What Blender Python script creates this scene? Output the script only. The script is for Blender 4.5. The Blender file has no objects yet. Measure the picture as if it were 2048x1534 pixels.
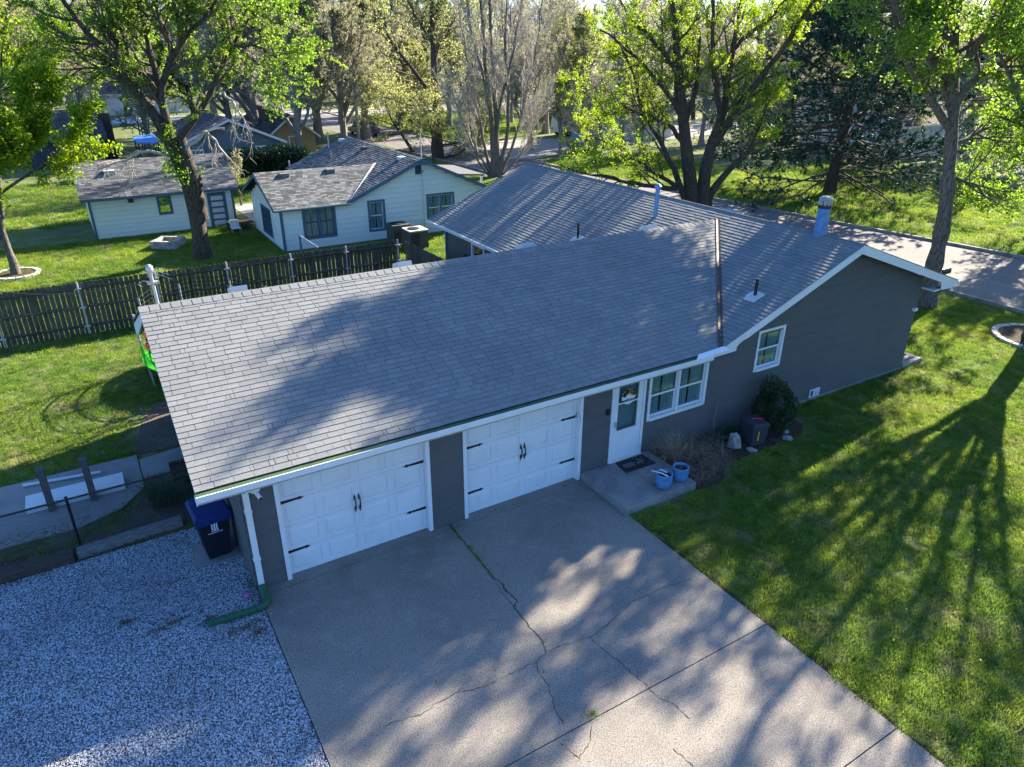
import bpy, math, random
import numpy as np
from mathutils import Vector, Matrix

# ------------------------------------------------------------------ camera, sky, sun, exposure
SC = bpy.context.scene
COL = SC.collection
CAM = np.array([-1.3538, -11.1896, 9.0863])
YAW, PIT, ROL, FPX = math.radians(-31.319), math.radians(25.342), math.radians(0.287), 1429.9
_fw = np.array([math.sin(-YAW) * math.cos(PIT), math.cos(YAW) * math.cos(PIT), -math.sin(PIT)])
_rt0 = np.array([math.cos(YAW), math.sin(YAW), 0.0])
_up0 = np.cross(_rt0, _fw)
_c, _s = math.cos(ROL), math.sin(ROL)
_rt, _up = _c * _rt0 + _s * _up0, -_s * _rt0 + _c * _up0
camd = bpy.data.cameras.new('camera')
cam = bpy.data.objects.new('camera', camd)
COL.objects.link(cam)
cam.matrix_world = Matrix(((_rt[0], _up[0], -_fw[0], CAM[0]), (_rt[1], _up[1], -_fw[1], CAM[1]),
                           (_rt[2], _up[2], -_fw[2], CAM[2]), (0, 0, 0, 1)))
camd.sensor_width = 36.0
camd.lens = 36.0 * FPX / 2048.0
camd.clip_start = 0.2
camd.clip_end = 3000
SC.camera = cam

SUN_AZ, SUN_EL = math.radians(72.8), math.radians(26.7)
world = bpy.data.worlds.new('World')
SC.world = world
world.use_nodes = True
wnt = world.node_tree
sky = wnt.nodes.new('ShaderNodeTexSky')
sky.sky_type = 'NISHITA'
sky.sun_disc = False
sky.sun_elevation = SUN_EL
sky.sun_rotation = SUN_AZ
sky.ozone_density = 10.0
sky.air_density = 1.0
sky.dust_density = 1.0
wnt.links.new(sky.outputs[0], wnt.nodes['Background'].inputs[0])
wnt.nodes['Background'].inputs[1].default_value = 0.083
sund = bpy.data.lights.new('sun', 'SUN')
sund.energy = 5.0
sund.angle = math.radians(0.5)
sund.color = (1.0, 0.88, 0.70)
sun = bpy.data.objects.new('sun', sund)
COL.objects.link(sun)
_sd = Vector((math.sin(SUN_AZ) * math.cos(SUN_EL), math.cos(SUN_AZ) * math.cos(SUN_EL), math.sin(SUN_EL)))
sun.rotation_euler = _sd.to_track_quat('Z', 'Y').to_euler()
sun.location = (40, 12, 40)
vs = SC.view_settings
vs.view_transform = 'Standard'
vs.look = 'None'
vs.gamma = 1.0
vs.use_curve_mapping = False
vs.exposure = 2.19
SC.cycles.max_bounces = 8
SC.cycles.transparent_max_bounces = 12
SC.cycles.use_denoising = True

rnd = random.Random(7)


def ray(u, v):
    return _fw + _rt * (u - 1024) / FPX - _up * (v - 767) / FPX


def at(u, v, **k):
    """world point on the ray through a photo pixel where x, y or z has the given value"""
    (a, val), = k.items()
    i = 'xyz'.index(a)
    d = ray(u, v)
    return CAM + d * (val - CAM[i]) / d[i]


_hf = np.array([_fw[0], _fw[1], 0]) / math.hypot(_fw[0], _fw[1])


def deep(u, v, depth):
    """world point at a horizontal distance in front of the camera"""
    d = ray(u, v)
    return CAM + d * depth / (d @ _hf)


# ------------------------------------------------------------------ materials
MATS = {}


def M(name, base, layers=(), rough=0.8, bump=None, tint=None, transl=0.0, metal=0.0, spec=0.3, tamt=0.25, world=False):
    """procedural material: base colour, then noise layers (scale, colour, lo, hi, fac), bump (scale, strength, distance)"""
    m = bpy.data.materials.new(name)
    m.use_nodes = True
    nt = m.node_tree
    n, l = nt.nodes, nt.links
    b = n['Principled BSDF']
    b.inputs['Roughness'].default_value = rough
    b.inputs['Metallic'].default_value = metal
    b.inputs['Specular IOR Level'].default_value = spec
    tc = n.new('ShaderNodeTexCoord')
    rgb = n.new('ShaderNodeRGB')
    rgb.outputs[0].default_value = (*base, 1)
    cur = rgb.outputs[0]

    ovec = tc.outputs['Object']
    if world:
        ovec = n.new('ShaderNodeNewGeometry').outputs['Position']
    elif tint == 'random':
        oi = n.new('ShaderNodeObjectInfo')
        mu = n.new('ShaderNodeMath')
        mu.operation = 'MULTIPLY'
        mu.inputs[1].default_value = 97.0
        l.new(oi.outputs['Random'], mu.inputs[0])
        ad = n.new('ShaderNodeVectorMath')
        l.new(ovec, ad.inputs[0])
        l.new(mu.outputs[0], ad.inputs[1])
        ovec = ad.outputs[0]

    def noise(sc, det=6.0, stretch=None):
        t = n.new('ShaderNodeTexNoise')
        t.inputs['Scale'].default_value = sc
        t.inputs['Detail'].default_value = det
        if stretch:
            mp = n.new('ShaderNodeMapping')
            mp.inputs['Scale'].default_value = stretch
            l.new(ovec, mp.inputs[0])
            l.new(mp.outputs[0], t.inputs['Vector'])
        else:
            l.new(ovec, t.inputs['Vector'])
        return t.outputs[0]
    for L in layers:
        sc_, colr, lo, hi, fac = L[:5]
        st = L[5] if len(L) > 5 else None
        f = noise(sc_, 5.0, st)
        mr = n.new('ShaderNodeMapRange')
        mr.inputs[1].default_value = lo
        mr.inputs[2].default_value = hi
        mr.inputs[3].default_value = 0
        mr.inputs[4].default_value = fac
        l.new(f, mr.inputs[0])
        mx = n.new('ShaderNodeMix')
        mx.data_type = 'RGBA'
        l.new(mr.outputs[0], mx.inputs[0])
        l.new(cur, mx.inputs[6])
        mx.inputs[7].default_value = (*colr, 1)
        cur = mx.outputs[2]
    if tint:
        if tint == 'random':
            o = n.new('ShaderNodeObjectInfo')
            src = o.outputs['Random']
        else:
            o = n.new('ShaderNodeAttribute')
            o.attribute_name = 'tint'
            src = o.outputs['Fac']
        mr = n.new('ShaderNodeMapRange')
        mr.inputs[3].default_value = 1 - tamt
        mr.inputs[4].default_value = 1 + tamt
        l.new(src, mr.inputs[0])
        hs = n.new('ShaderNodeHueSaturation')
        l.new(mr.outputs[0], hs.inputs['Value'])
        l.new(cur, hs.inputs['Color'])
        cur = hs.outputs[0]
    l.new(cur, b.inputs['Base Color'])
    if bump:
        f = noise(bump[0], 4.0, bump[3] if len(bump) > 3 else None)
        bp = n.new('ShaderNodeBump')
        bp.inputs['Strength'].default_value = bump[1]
        bp.inputs['Distance'].default_value = bump[2]
        l.new(f, bp.inputs['Height'])
        l.new(bp.outputs[0], b.inputs['Normal'])
    if transl > 0:
        tr = n.new('ShaderNodeBsdfTranslucent')
        hs2 = n.new('ShaderNodeHueSaturation')
        hs2.inputs['Saturation'].default_value = 1.08
        hs2.inputs['Value'].default_value = 1.5
        hs2.inputs['Hue'].default_value = 0.488
        l.new(cur, hs2.inputs['Color'])
        l.new(hs2.outputs[0], tr.inputs[0])
        ms = n.new('ShaderNodeMixShader')
        ms.inputs[0].default_value = transl
        l.new(b.outputs[0], ms.inputs[1])
        l.new(tr.outputs[0], ms.inputs[2])
        l.new(ms.outputs[0], n['Material Output'].inputs[0])
    MATS[name] = m
    return m


def glass_mat(name, tintc=(0.75, 0.85, 0.85), mixf=0.75):
    m = bpy.data.materials.new(name)
    m.use_nodes = True
    nt = m.node_tree
    n, l = nt.nodes, nt.links
    n.remove(n['Principled BSDF'])
    tr = n.new('ShaderNodeBsdfTransparent')
    tr.inputs[0].default_value = (*tintc, 1)
    gl = n.new('ShaderNodeBsdfGlossy')
    gl.inputs['Roughness'].default_value = 0.03
    fr = n.new('ShaderNodeFresnel')
    fr.inputs[0].default_value = 1.6
    mr = n.new('ShaderNodeMapRange')
    mr.inputs[3].default_value = 0.0
    mr.inputs[4].default_value = 0.4
    l.new(fr.outputs[0], mr.inputs[0])
    ms = n.new('ShaderNodeMixShader')
    l.new(mr.outputs[0], ms.inputs[0])
    l.new(tr.outputs[0], ms.inputs[1])
    l.new(gl.outputs[0], ms.inputs[2])
    l.new(ms.outputs[0], n['Material Output'].inputs[0])
    MATS[name] = m
    return m


M('lawn_soil', (0.11, 0.16, 0.04), [(0.35, (0.15, 0.20, 0.05), 0.4, 0.65, 0.8), (1.3, (0.26, 0.225, 0.14), 0.5, 0.66, 0.85),
                                        (30, (0.03, 0.05, 0.012), 0.45, 0.7, 0.7), (9, (0.1, 0.14, 0.03), 0.5, 0.7, 0.5)], 0.95, (60, 0.8, 0.05))
M('grass', (0.115, 0.215, 0.028), [(0.35, (0.215, 0.29, 0.045), 0.42, 0.62, 0.9), (1.1, (0.28, 0.265, 0.13), 0.54, 0.70, 0.7), (3.5, (0.07, 0.16, 0.02), 0.54, 0.66, 0.8)], 0.6, tint='random', tamt=0.4, transl=0.45, world=True)
M('concrete', (0.26, 0.232, 0.19), [(0.5, (0.165, 0.15, 0.128), 0.42, 0.66, 0.8), (0.9, (0.13, 0.115, 0.095), 0.58, 0.72, 0.6), (3, (0.31, 0.28, 0.235), 0.5, 0.75, 0.6), (26, (0.12, 0.105, 0.09), 0.52, 0.66, 0.6),
                                   (55, (0.085, 0.08, 0.075), 0.5, 0.62, 0.85), (75, (0.5, 0.47, 0.44), 0.54, 0.66, 0.75)], 0.9, (60, 0.35, 0.01))
M('old_concrete', (0.28, 0.27, 0.25), [(1.2, (0.17, 0.165, 0.15), 0.45, 0.7, 0.8), (18, (0.36, 0.35, 0.33), 0.5, 0.7, 0.5)], 0.9, (40, 0.3, 0.01))
M('porch_concrete', (0.25, 0.24, 0.23), [(3, (0.15, 0.145, 0.14), 0.42, 0.66, 0.8), (40, (0.33, 0.32, 0.31), 0.5, 0.7, 0.5)], 0.9, (50, 0.3, 0.01))
M('crack', (0.035, 0.032, 0.028), [(6, (0.05, 0.07, 0.02), 0.5, 0.6, 0.8)], 0.95)
M('gravel_bed', (0.19, 0.20, 0.215), [(40, (0.05, 0.05, 0.05), 0.45, 0.6, 0.8), (2, (0.1, 0.09, 0.075), 0.58, 0.75, 0.7)], 0.95, (60, 0.9, 0.03))
M('pebble', (0.40, 0.43, 0.46), [(0.5, (0.30, 0.32, 0.35), 0.42, 0.66, 0.8), (1.6, (0.22, 0.20, 0.17), 0.60, 0.72, 0.7)], 0.75, tint='random', tamt=0.6, world=True)
M('asphalt', (0.145, 0.138, 0.135), [(0.25, (0.10, 0.095, 0.092), 0.42, 0.68, 0.8), (1.5, (0.2, 0.19, 0.18), 0.5, 0.7, 0.7, (1, 0.08, 1)), (12, (0.27, 0.26, 0.25), 0.5, 0.7, 0.5)], 0.9, (40, 0.2, 0.01))
M('far_road', (0.3, 0.285, 0.265), [(0.3, (0.23, 0.22, 0.21), 0.45, 0.65, 0.7)], 0.9)
M('kerb', (0.3, 0.28, 0.25), [(2, (0.12, 0.1, 0.08), 0.45, 0.65, 0.7)], 0.9)
M('dirt', (0.12, 0.095, 0.07), [(2, (0.17, 0.14, 0.11), 0.45, 0.65, 0.7), (25, (0.06, 0.045, 0.03), 0.5, 0.65, 0.8)], 0.95, (30, 0.7, 0.03))
M('mulch', (0.055, 0.035, 0.022), [(25, (0.1, 0.07, 0.045), 0.5, 0.65, 0.8)], 0.95, (30, 0.9, 0.05))
SH = [(60, (0.10, 0.103, 0.102), 0.5, 0.68, 0.75), (0.8, (0.17, 0.175, 0.172), 0.5, 0.7, 0.6)]
M('shingle', (0.222, 0.23, 0.224), SH, 0.9, tint='random', tamt=0.075, spec=0.15)
M('shingle_far', (0.222, 0.23, 0.224), SH, 0.9, tint='attr', tamt=0.075, spec=0.15)
M('shingle_neighbour', (0.128, 0.134, 0.138), [(5, (0.205, 0.215, 0.222), 0.52, 0.62, 0.8, (1, 3, 3)), (30, (0.08, 0.08, 0.08), 0.5, 0.65, 0.6)], 0.9, tint='attr', tamt=0.45, spec=0.15)
M('shingle_dark', (0.075, 0.068, 0.07), [(4, (0.13, 0.12, 0.12), 0.5, 0.65, 0.6)], 0.9, tint='attr', tamt=0.3, spec=0.15)
M('underlay', (0.022, 0.022, 0.024), [], 0.95)
M('grey_siding', (0.102, 0.105, 0.107), [(0.8, (0.125, 0.124, 0.122), 0.4, 0.65, 0.7), (3, (0.085, 0.086, 0.088), 0.5, 0.7, 0.5, (1, 1, 4)), (60, (0.09, 0.09, 0.09), 0.5, 0.7, 0.4)], 0.75, (30, 0.08, 0.01), spec=0.25)
M('grey_wall', (0.085, 0.082, 0.078), [], 0.8)
M('white_paint', (0.72, 0.73, 0.73), [(2, (0.62, 0.63, 0.62), 0.5, 0.75, 0.6)], 0.5, spec=0.4)
M('white_door', (0.74, 0.75, 0.76), [(1.2, (0.64, 0.65, 0.66), 0.5, 0.75, 0.7), (7, (0.6, 0.6, 0.58), 0.58, 0.75, 0.5, (1, 1, 0.3))], 0.45, spec=0.4, bump=(1.6, 0.15, 0.01))
M('moss_green', (0.05, 0.10, 0.045), [(5, (0.035, 0.06, 0.03), 0.45, 0.65, 0.7)], 0.8)
M('black_iron', (0.012, 0.012, 0.013), [], 0.45, spec=0.5)
M('rust_metal', (0.085, 0.045, 0.034), [(9, (0.04, 0.024, 0.02), 0.45, 0.6, 0.9), (14, (0.30, 0.29, 0.28), 0.63, 0.70, 0.7)], 0.6, metal=0.2)
M('galvanised', (0.5, 0.52, 0.54), [(5, (0.36, 0.38, 0.4), 0.45, 0.65, 0.7)], 0.45, metal=0.5)
M('vent_blue', (0.13, 0.27, 0.48), [(6, (0.08, 0.15, 0.27), 0.5, 0.68, 0.8)], 0.5, metal=0.15)
M('vent_white', (0.6, 0.6, 0.58), [], 0.6)
M('inner_grey', (0.5, 0.53, 0.55), [], 0.7)
M('interior', (0.05, 0.05, 0.05), [], 0.9)
M('curtain', (0.72, 0.74, 0.75), [(8, (0.36, 0.38, 0.4), 0.45, 0.6, 0.6, (6, 1, 0.2))], 0.9)
glass_mat('glass')
glass_mat('dark_glass', (0.35, 0.42, 0.42))
M('fence_wood', (0.095, 0.084, 0.06), [(3, (0.055, 0.054, 0.037), 0.42, 0.65, 0.8), (9, (0.15, 0.132, 0.10), 0.52, 0.7, 0.6, (6, 6, 0.6))], 0.9, tint='random', tamt=0.3)
M('timber', (0.085, 0.065, 0.05), [(6, (0.045, 0.033, 0.026), 0.45, 0.6, 0.8, (1, 8, 8))], 0.9, (12, 0.5, 0.02))
M('timber_grey', (0.2, 0.2, 0.2), [(6, (0.1, 0.09, 0.085), 0.45, 0.6, 0.8, (1, 8, 8))], 0.9, (12, 0.5, 0.02))
M('post_grey', (0.13, 0.125, 0.12), [(6, (0.08, 0.075, 0.07), 0.45, 0.6, 0.8, (8, 8, 1))], 0.85)
M('bin_body', (0.012, 0.015, 0.028), [], 0.5)
M('bin_lid', (0.01, 0.03, 0.15), [(4, (0.008, 0.02, 0.10), 0.5, 0.7, 0.5)], 0.45)
M('logo_white', (0.75, 0.76, 0.78), [], 0.6)
M('logo_blue', (0.05, 0.12, 0.5), [], 0.6)
M('glaze_blue', (0.10, 0.26, 0.48), [(7, (0.06, 0.17, 0.36), 0.45, 0.65, 0.7), (30, (0.2, 0.38, 0.58), 0.58, 0.68, 0.6)], 0.3, spec=0.5)
M('soil', (0.045, 0.03, 0.022), [(40, (0.12, 0.08, 0.06), 0.55, 0.65, 0.8)], 0.95, (40, 0.9, 0.03))
M('green_pipe', (0.02, 0.10, 0.055), [], 0.5)
M('hose_green', (0.03, 0.12, 0.05), [], 0.45)
M('box_grey', (0.045, 0.048, 0.06), [(6, (0.035, 0.037, 0.045), 0.5, 0.65, 0.6)], 0.6)
M('red_plastic', (0.5, 0.03, 0.025), [], 0.4)
M('yellow_plastic', (0.65, 0.5, 0.08), [], 0.4)
M('orange_cloth', (0.6, 0.13, 0.03), [], 0.7)
M('pink_plastic', (0.75, 0.12, 0.42), [], 0.5)
M('stone', (0.33, 0.31, 0.28), [(7, (0.2, 0.19, 0.18), 0.45, 0.62, 0.8), (20, (0.45, 0.43, 0.4), 0.55, 0.68, 0.6)], 0.85, (10, 0.6, 0.03))
M('block_stone', (0.36, 0.35, 0.33), [(7, (0.24, 0.22, 0.21), 0.45, 0.62, 0.8)], 0.85, (10, 0.4, 0.02), tint='random', tamt=0.2)
M('pavestone', (0.5, 0.48, 0.45), [(9, (0.36, 0.34, 0.32), 0.45, 0.62, 0.8)], 0.85, tint='random', tamt=0.2)
M('brick_dark', (0.07, 0.045, 0.038), [(8, (0.11, 0.07, 0.06), 0.5, 0.65, 0.7)], 0.9)
M('mat_black', (0.025, 0.025, 0.027), [], 0.95)
M('mat_grey', (0.22, 0.22, 0.23), [], 0.95)
M('lime_vinyl', (0.06, 0.55, 0.035), [], 0.4)
M('net_black', (0.012, 0.012, 0.012), [], 0.9)
M('nb_siding', (0.67, 0.745, 0.72), [(2, (0.64, 0.69, 0.66), 0.45, 0.7, 0.6), (40, (0.6, 0.65, 0.62), 0.55, 0.7, 0.5)], 0.75, tint='random', tamt=0.04)
M('nb_wall', (0.3, 0.35, 0.34), [], 0.8)
M('nb_blue', (0.075, 0.14, 0.20), [(5, (0.06, 0.11, 0.16), 0.45, 0.7, 0.6)], 0.7)
M('flash_white', (0.55, 0.53, 0.5), [], 0.6)
M('ac_grey', (0.075, 0.085, 0.078), [(3, (0.055, 0.06, 0.058), 0.45, 0.7, 0.6)], 0.6)
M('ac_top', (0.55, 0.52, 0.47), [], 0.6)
M('tan_siding', (0.40, 0.27, 0.15), [(3, (0.33, 0.22, 0.12), 0.45, 0.7, 0.6)], 0.8, tint='random', tamt=0.05)
M('slate_siding', (0.13, 0.16, 0.19), [(3, (0.11, 0.135, 0.16), 0.45, 0.7, 0.6)], 0.8, tint='random', tamt=0.05)
M('charcoal_siding', (0.055, 0.06, 0.075), [], 0.85, tint='random', tamt=0.05)
M('pale_siding', (0.55, 0.57, 0.6), [], 0.8, tint='random', tamt=0.05)
M('tarp_blue', (0.10, 0.26, 0.55), [(3, (0.07, 0.18, 0.4), 0.45, 0.7, 0.6)], 0.5)
M('car_blue', (0.03, 0.05, 0.11), [], 0.25, spec=0.6)
M('car_teal', (0.12, 0.2, 0.22), [], 0.25, spec=0.6)
M('car_white', (0.7, 0.71, 0.72), [], 0.3, spec=0.6)
M('tyre', (0.02, 0.02, 0.02), [], 0.8)
M('bark_dark', (0.11, 0.088, 0.068), [(9, (0.035, 0.027, 0.02), 0.42, 0.62, 0.9, (3, 3, 0.5)), (4, (0.13, 0.11, 0.09), 0.55, 0.7, 0.6)], 0.95, (14, 1.0, 0.08, (3, 3, 0.4)))
M('bark_grey', (0.19, 0.17, 0.15), [(9, (0.06, 0.052, 0.045), 0.42, 0.62, 0.9, (3, 3, 0.5))], 0.95, (14, 1.0, 0.06, (3, 3, 0.4)))
M('bark_pale', (0.27, 0.24, 0.21), [(9, (0.14, 0.12, 0.105), 0.42, 0.62, 0.8, (3, 3, 0.5))], 0.95)
M('twig_pale', (0.40, 0.36, 0.315), [], 0.9)
M('twig_dark', (0.095, 0.078, 0.062), [], 0.9)
M('dry_grass', (0.36, 0.27, 0.17), [], 0.9, tint='attr', tamt=0.45)
M('dead_stem', (0.22, 0.16, 0.115), [], 0.9, tint='attr', tamt=0.5)
M('leaf_bright', (0.18, 0.29, 0.025), [(0.25, (0.25, 0.33, 0.032), 0.45, 0.65, 0.8)], 0.5, tint='attr', tamt=0.45, transl=0.6)
M('leaf_green', (0.135, 0.245, 0.035), [(0.25, (0.20, 0.30, 0.045), 0.45, 0.65, 0.8)], 0.5, tint='attr', tamt=0.45, transl=0.6)
M('leaf_bud', (0.28, 0.31, 0.12), [(0.2, (0.22, 0.28, 0.09), 0.45, 0.65, 0.8)], 0.55, tint='attr', tamt=0.4, transl=0.55)
M('leaf_olive', (0.29, 0.29, 0.175), [(0.15, (0.20, 0.215, 0.11), 0.45, 0.65, 0.8)], 0.6, tint='attr', tamt=0.4, transl=0.5)
M('leaf_shrub', (0.022, 0.05, 0.014), [], 0.45, tint='attr', tamt=0.6, transl=0.2)
M('leaf_strap', (0.04, 0.10, 0.03), [], 0.5, tint='attr', tamt=0.5, transl=0.3)
M('needle', (0.036, 0.088, 0.06), [(0.3, (0.045, 0.095, 0.07), 0.45, 0.65, 0.7)], 0.6, tint='attr', tamt=0.5, transl=0.15)
M('needle_juniper', (0.016, 0.042, 0.022), [], 0.6, tint='attr', tamt=0.5, transl=0.15)
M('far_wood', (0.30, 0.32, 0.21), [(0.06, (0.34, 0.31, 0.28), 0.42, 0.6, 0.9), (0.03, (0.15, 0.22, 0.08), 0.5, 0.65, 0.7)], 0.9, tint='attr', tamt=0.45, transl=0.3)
M('weed', (0.09, 0.19, 0.03), [], 0.8, tint='random', tamt=0.4, transl=0.35, spec=0.1)
M('dandelion', (0.75, 0.55, 0.02), [], 0.6)
M('leaf_litter', (0.11, 0.07, 0.04), [], 0.9, tint='attr', tamt=0.6)


# ------------------------------------------------------------------ mesh helpers
def root_origin(o):
    p = np.zeros(3)
    while o is not None:
        p = p + np.array(o.location)
        o = o.parent
    return p


def tag(o, label=None, cat=None, group=None, kind=None):
    for k, v in (('label', label), ('category', cat), ('group', group), ('kind', kind)):
        if v:
            o[k] = v
    return o


def thing(name, label, cat, loc=(0, 0, 0), group=None):
    o = bpy.data.objects.new(name, None)
    o.empty_display_size = 0.3
    COL.objects.link(o)
    o.location = loc
    return tag(o, label, cat, group)


def link(name, me, parent=None, loc=(0, 0, 0)):
    o = bpy.data.objects.new(name, me)
    COL.objects.link(o)
    if parent is not None:
        o.parent = parent
    o.location = loc
    return o


class MB:
    def __init__(s):
        s.V, s.F, s.T = [], [], []

    def add(s, vs_, fs, t=0.5):
        o = len(s.V)
        s.V.extend([tuple(map(float, v)) for v in vs_])
        for f in fs:
            s.F.append(tuple(i + o for i in f))
            s.T.append(t)
        return s

    def hexa(s, p, t=0.5):
        """8 points: bottom ring 0-3, top ring 4-7"""
        return s.add(p, [(3, 2, 1, 0), (4, 5, 6, 7), (0, 1, 5, 4), (1, 2, 6, 5), (2, 3, 7, 6), (3, 0, 4, 7)], t)

    def box(s, x0, x1, y0, y1, z0, z1, t=0.5):
        return s.hexa([(x0, y0, z0), (x1, y0, z0), (x1, y1, z0), (x0, y1, z0), (x0, y0, z1), (x1, y0, z1), (x1, y1, z1), (x0, y1, z1)], t)

    def ext(s, poly, off, t=0.5):
        """polygon (list of 3D points) extruded by a vector"""
        n = len(poly)
        a = [np.array(p, float) for p in poly]
        b = [p + np.array(off, float) for p in a]
        fs = [tuple(range(n - 1, -1, -1)), tuple(range(n, 2 * n))]
        fs += [(i, (i + 1) % n, n + (i + 1) % n, n + i) for i in range(n)]
        return s.add(a + b, fs, t)

    def tube(s, pts, r, n=8, cap=True, t=0.5):
        pts = [np.array(p, float) for p in pts]
        k = len(pts)
        rs = r if hasattr(r, '__len__') else [r] * k
        vs_ = []
        ref = None
        for i in range(k):
            d = pts[min(i + 1, k - 1)] - pts[max(i - 1, 0)]
            d = d / (np.linalg.norm(d) + 1e-9)
            if ref is None:
                ref = np.array([0, 0, 1.0]) if abs(d[2]) < 0.9 else np.array([1.0, 0, 0])
            a = np.cross(d, ref)
            a /= np.linalg.norm(a) + 1e-9
            b = np.cross(d, a)
            ref = -b if False else ref
            for j in range(n):
                th = 2 * math.pi * j / n
                vs_.append(pts[i] + rs[i] * (a * math.cos(th) + b * math.sin(th)))
        fs = []
        for i in range(k - 1):
            for j in range(n):
                fs.append((i * n + j, i * n + (j + 1) % n, (i + 1) * n + (j + 1) % n, (i + 1) * n + j))
        if cap:
            fs.append(tuple(range(n - 1, -1, -1)))
            fs.append(tuple((k - 1) * n + j for j in range(n)))
        return s.add(vs_, fs, t)

    def lathe(s, prof, c, n=20, t=0.5):
        """profile of (radius, height) about the vertical through c"""
        vs_ = []
        for r, h in prof:
            for j in range(n):
                th = 2 * math.pi * j / n
                vs_.append((c[0] + r * math.cos(th), c[1] + r * math.sin(th), c[2] + h))
        fs = []
        for i in range(len(prof) - 1):
            for j in range(n):
                fs.append((i * n + j, i * n + (j + 1) % n, (i + 1) * n + (j + 1) % n, (i + 1) * n + j))
        fs.append(tuple(range(n - 1, -1, -1)))
        fs.append(tuple((len(prof) - 1) * n + j for j in range(n)))
        return s.add(vs_, fs, t)

    def mesh(s, name, mats, org=(0, 0, 0), smooth=False, tint=False):
        me = bpy.data.meshes.new(name)
        V = np.array(s.V, float) - np.array(org, float)
        me.from_pydata(V.tolist(), [], s.F)
        for m in (mats if isinstance(mats, (list, tuple)) else [mats]):
            me.materials.append(MATS[m])
        if smooth:
            me.polygons.foreach_set('use_smooth', [True] * len(me.polygons))
        if tint:
            a = me.attributes.new('tint', 'FLOAT', 'FACE')
            a.data.foreach_set('value', s.T)
        me.update()
        return me

    def build(s, name, mats, parent=None, org=None, smooth=False, tint=False, bevel=0.0):
        if parent is not None:
            o0 = root_origin(parent)
            o = link(name, s.mesh(name, mats, o0, smooth, tint), parent)
        else:
            o0 = (0, 0, 0) if org is None else org
            o = link(name, s.mesh(name, mats, o0, smooth, tint), None, o0)
        if bevel > 0:
            md = o.modifiers.new('bevel', 'BEVEL')
            md.width = bevel
            md.segments = 2
            md.limit_method = 'ANGLE'
        return o


class Fr:
    """a wall frame: u to the right seen from outside, n outward, z up"""

    def __init__(s, o, u):
        s.o = np.array(o, float)
        s.u = np.array(u, float)
        s.n = np.array([s.u[1], -s.u[0], 0.0])

    def p(s, u, n, z):
        return s.o + s.u * u + s.n * n + np.array([0, 0, z])

    def box(s, mb, u0, u1, n0, n1, z0, z1, t=0.5):
        P = s.p
        return mb.hexa([P(u0, n1, z0), P(u1, n1, z0), P(u1, n0, z0), P(u0, n0, z0), P(u0, n1, z1), P(u1, n1, z1), P(u1, n0, z1), P(u0, n0, z1)], t)


def np_mesh(name, verts, faces, mat, tint=None, smooth=False):
    me = bpy.data.meshes.new(name)
    verts = np.ascontiguousarray(verts, np.float32)
    faces = np.ascontiguousarray(faces, np.int32)
    nf, k = faces.shape
    me.vertices.add(len(verts))
    me.vertices.foreach_set('co', verts.ravel())
    me.loops.add(nf * k)
    me.loops.foreach_set('vertex_index', faces.ravel())
    me.polygons.add(nf)
    me.polygons.foreach_set('loop_start', np.arange(0, nf * k, k, dtype=np.int32))
    me.polygons.foreach_set('loop_total', np.full(nf, k, np.int32))
    if smooth:
        me.polygons.foreach_set('use_smooth', np.ones(nf, bool))
    me.update(calc_edges=True)
    me.materials.append(MATS[mat])
    if tint is not None:
        a = me.attributes.new('tint', 'FLOAT', 'FACE')
        a.data.foreach_set('value', np.ascontiguousarray(tint, np.float32))
    return me


def cells(u0, u1, z0, z1, ops):
    """rectangles covering [u0,u1]x[z0,z1] minus the openings, as groups joined along u"""
    us = sorted({u0, u1} | {min(max(o[0], u0), u1) for o in ops} | {min(max(o[1], u0), u1) for o in ops})
    groups, cur = [], []
    for a, b in zip(us[:-1], us[1:]):
        if b - a < 1e-4:
            continue
        mid = (a + b) / 2
        segs = [(z0, z1)]
        for o in ops:
            if o[0] < mid < o[1]:
                ns = []
                for s0, s1 in segs:
                    if o[2] > s0 + 1e-4:
                        ns.append((s0, min(s1, o[2])))
                    if o[3] < s1 - 1e-4:
                        ns.append((max(s0, o[3]), s1))
                segs = [q for q in ns if q[1] - q[0] > 0.004]
        if segs:
            cur += [(a, b, q0, q1) for q0, q1 in segs]
        elif cur:
            groups.append(cur)
            cur = []
    if cur:
        groups.append(cur)
    return groups


def siding(fr, parent, mat, u0, u1, z0, z1, course, ops=(), lim=None, th=0.010, n0=0.0, gap=0.012, name='siding_board', lap=0.016):
    """courses of boards, each an object; lim(z) gives the u-range of a gable"""
    z = z0
    while z < z1 - 0.02:
        zt = min(z + course, z1)
        a, b = u0, u1
        if lim:
            la, lb = lim((z + zt) / 2)
            a, b = max(a, la), min(b, lb)
        if b - a > 0.05:
            for g in cells(a, b, z, zt - gap, ops):
                mb = MB()
                for (c0, c1, q0, q1) in g:
                    P = fr.p
                    mb.hexa([P(c0, n0 + th + lap, q0), P(c1, n0 + th + lap, q0), P(c1, n0, q0), P(c0, n0, q0),
                             P(c0, n0 + th, q1), P(c1, n0 + th, q1), P(c1, n0, q1), P(c0, n0, q1)])
                mb.build(name, mat, parent)
        z = zt


def wall_slab(fr, parent, mat, u0, u1, z0, z1, ops=(), n0=-0.12, n1=0.0, name='wall'):
    mb = MB()
    for g in cells(u0, u1, z0, z1, ops):
        for (a, b, q0, q1) in g:
            fr.box(mb, a, b, n0, n1, q0, q1)
    return mb.build(name, mat, parent)


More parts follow.
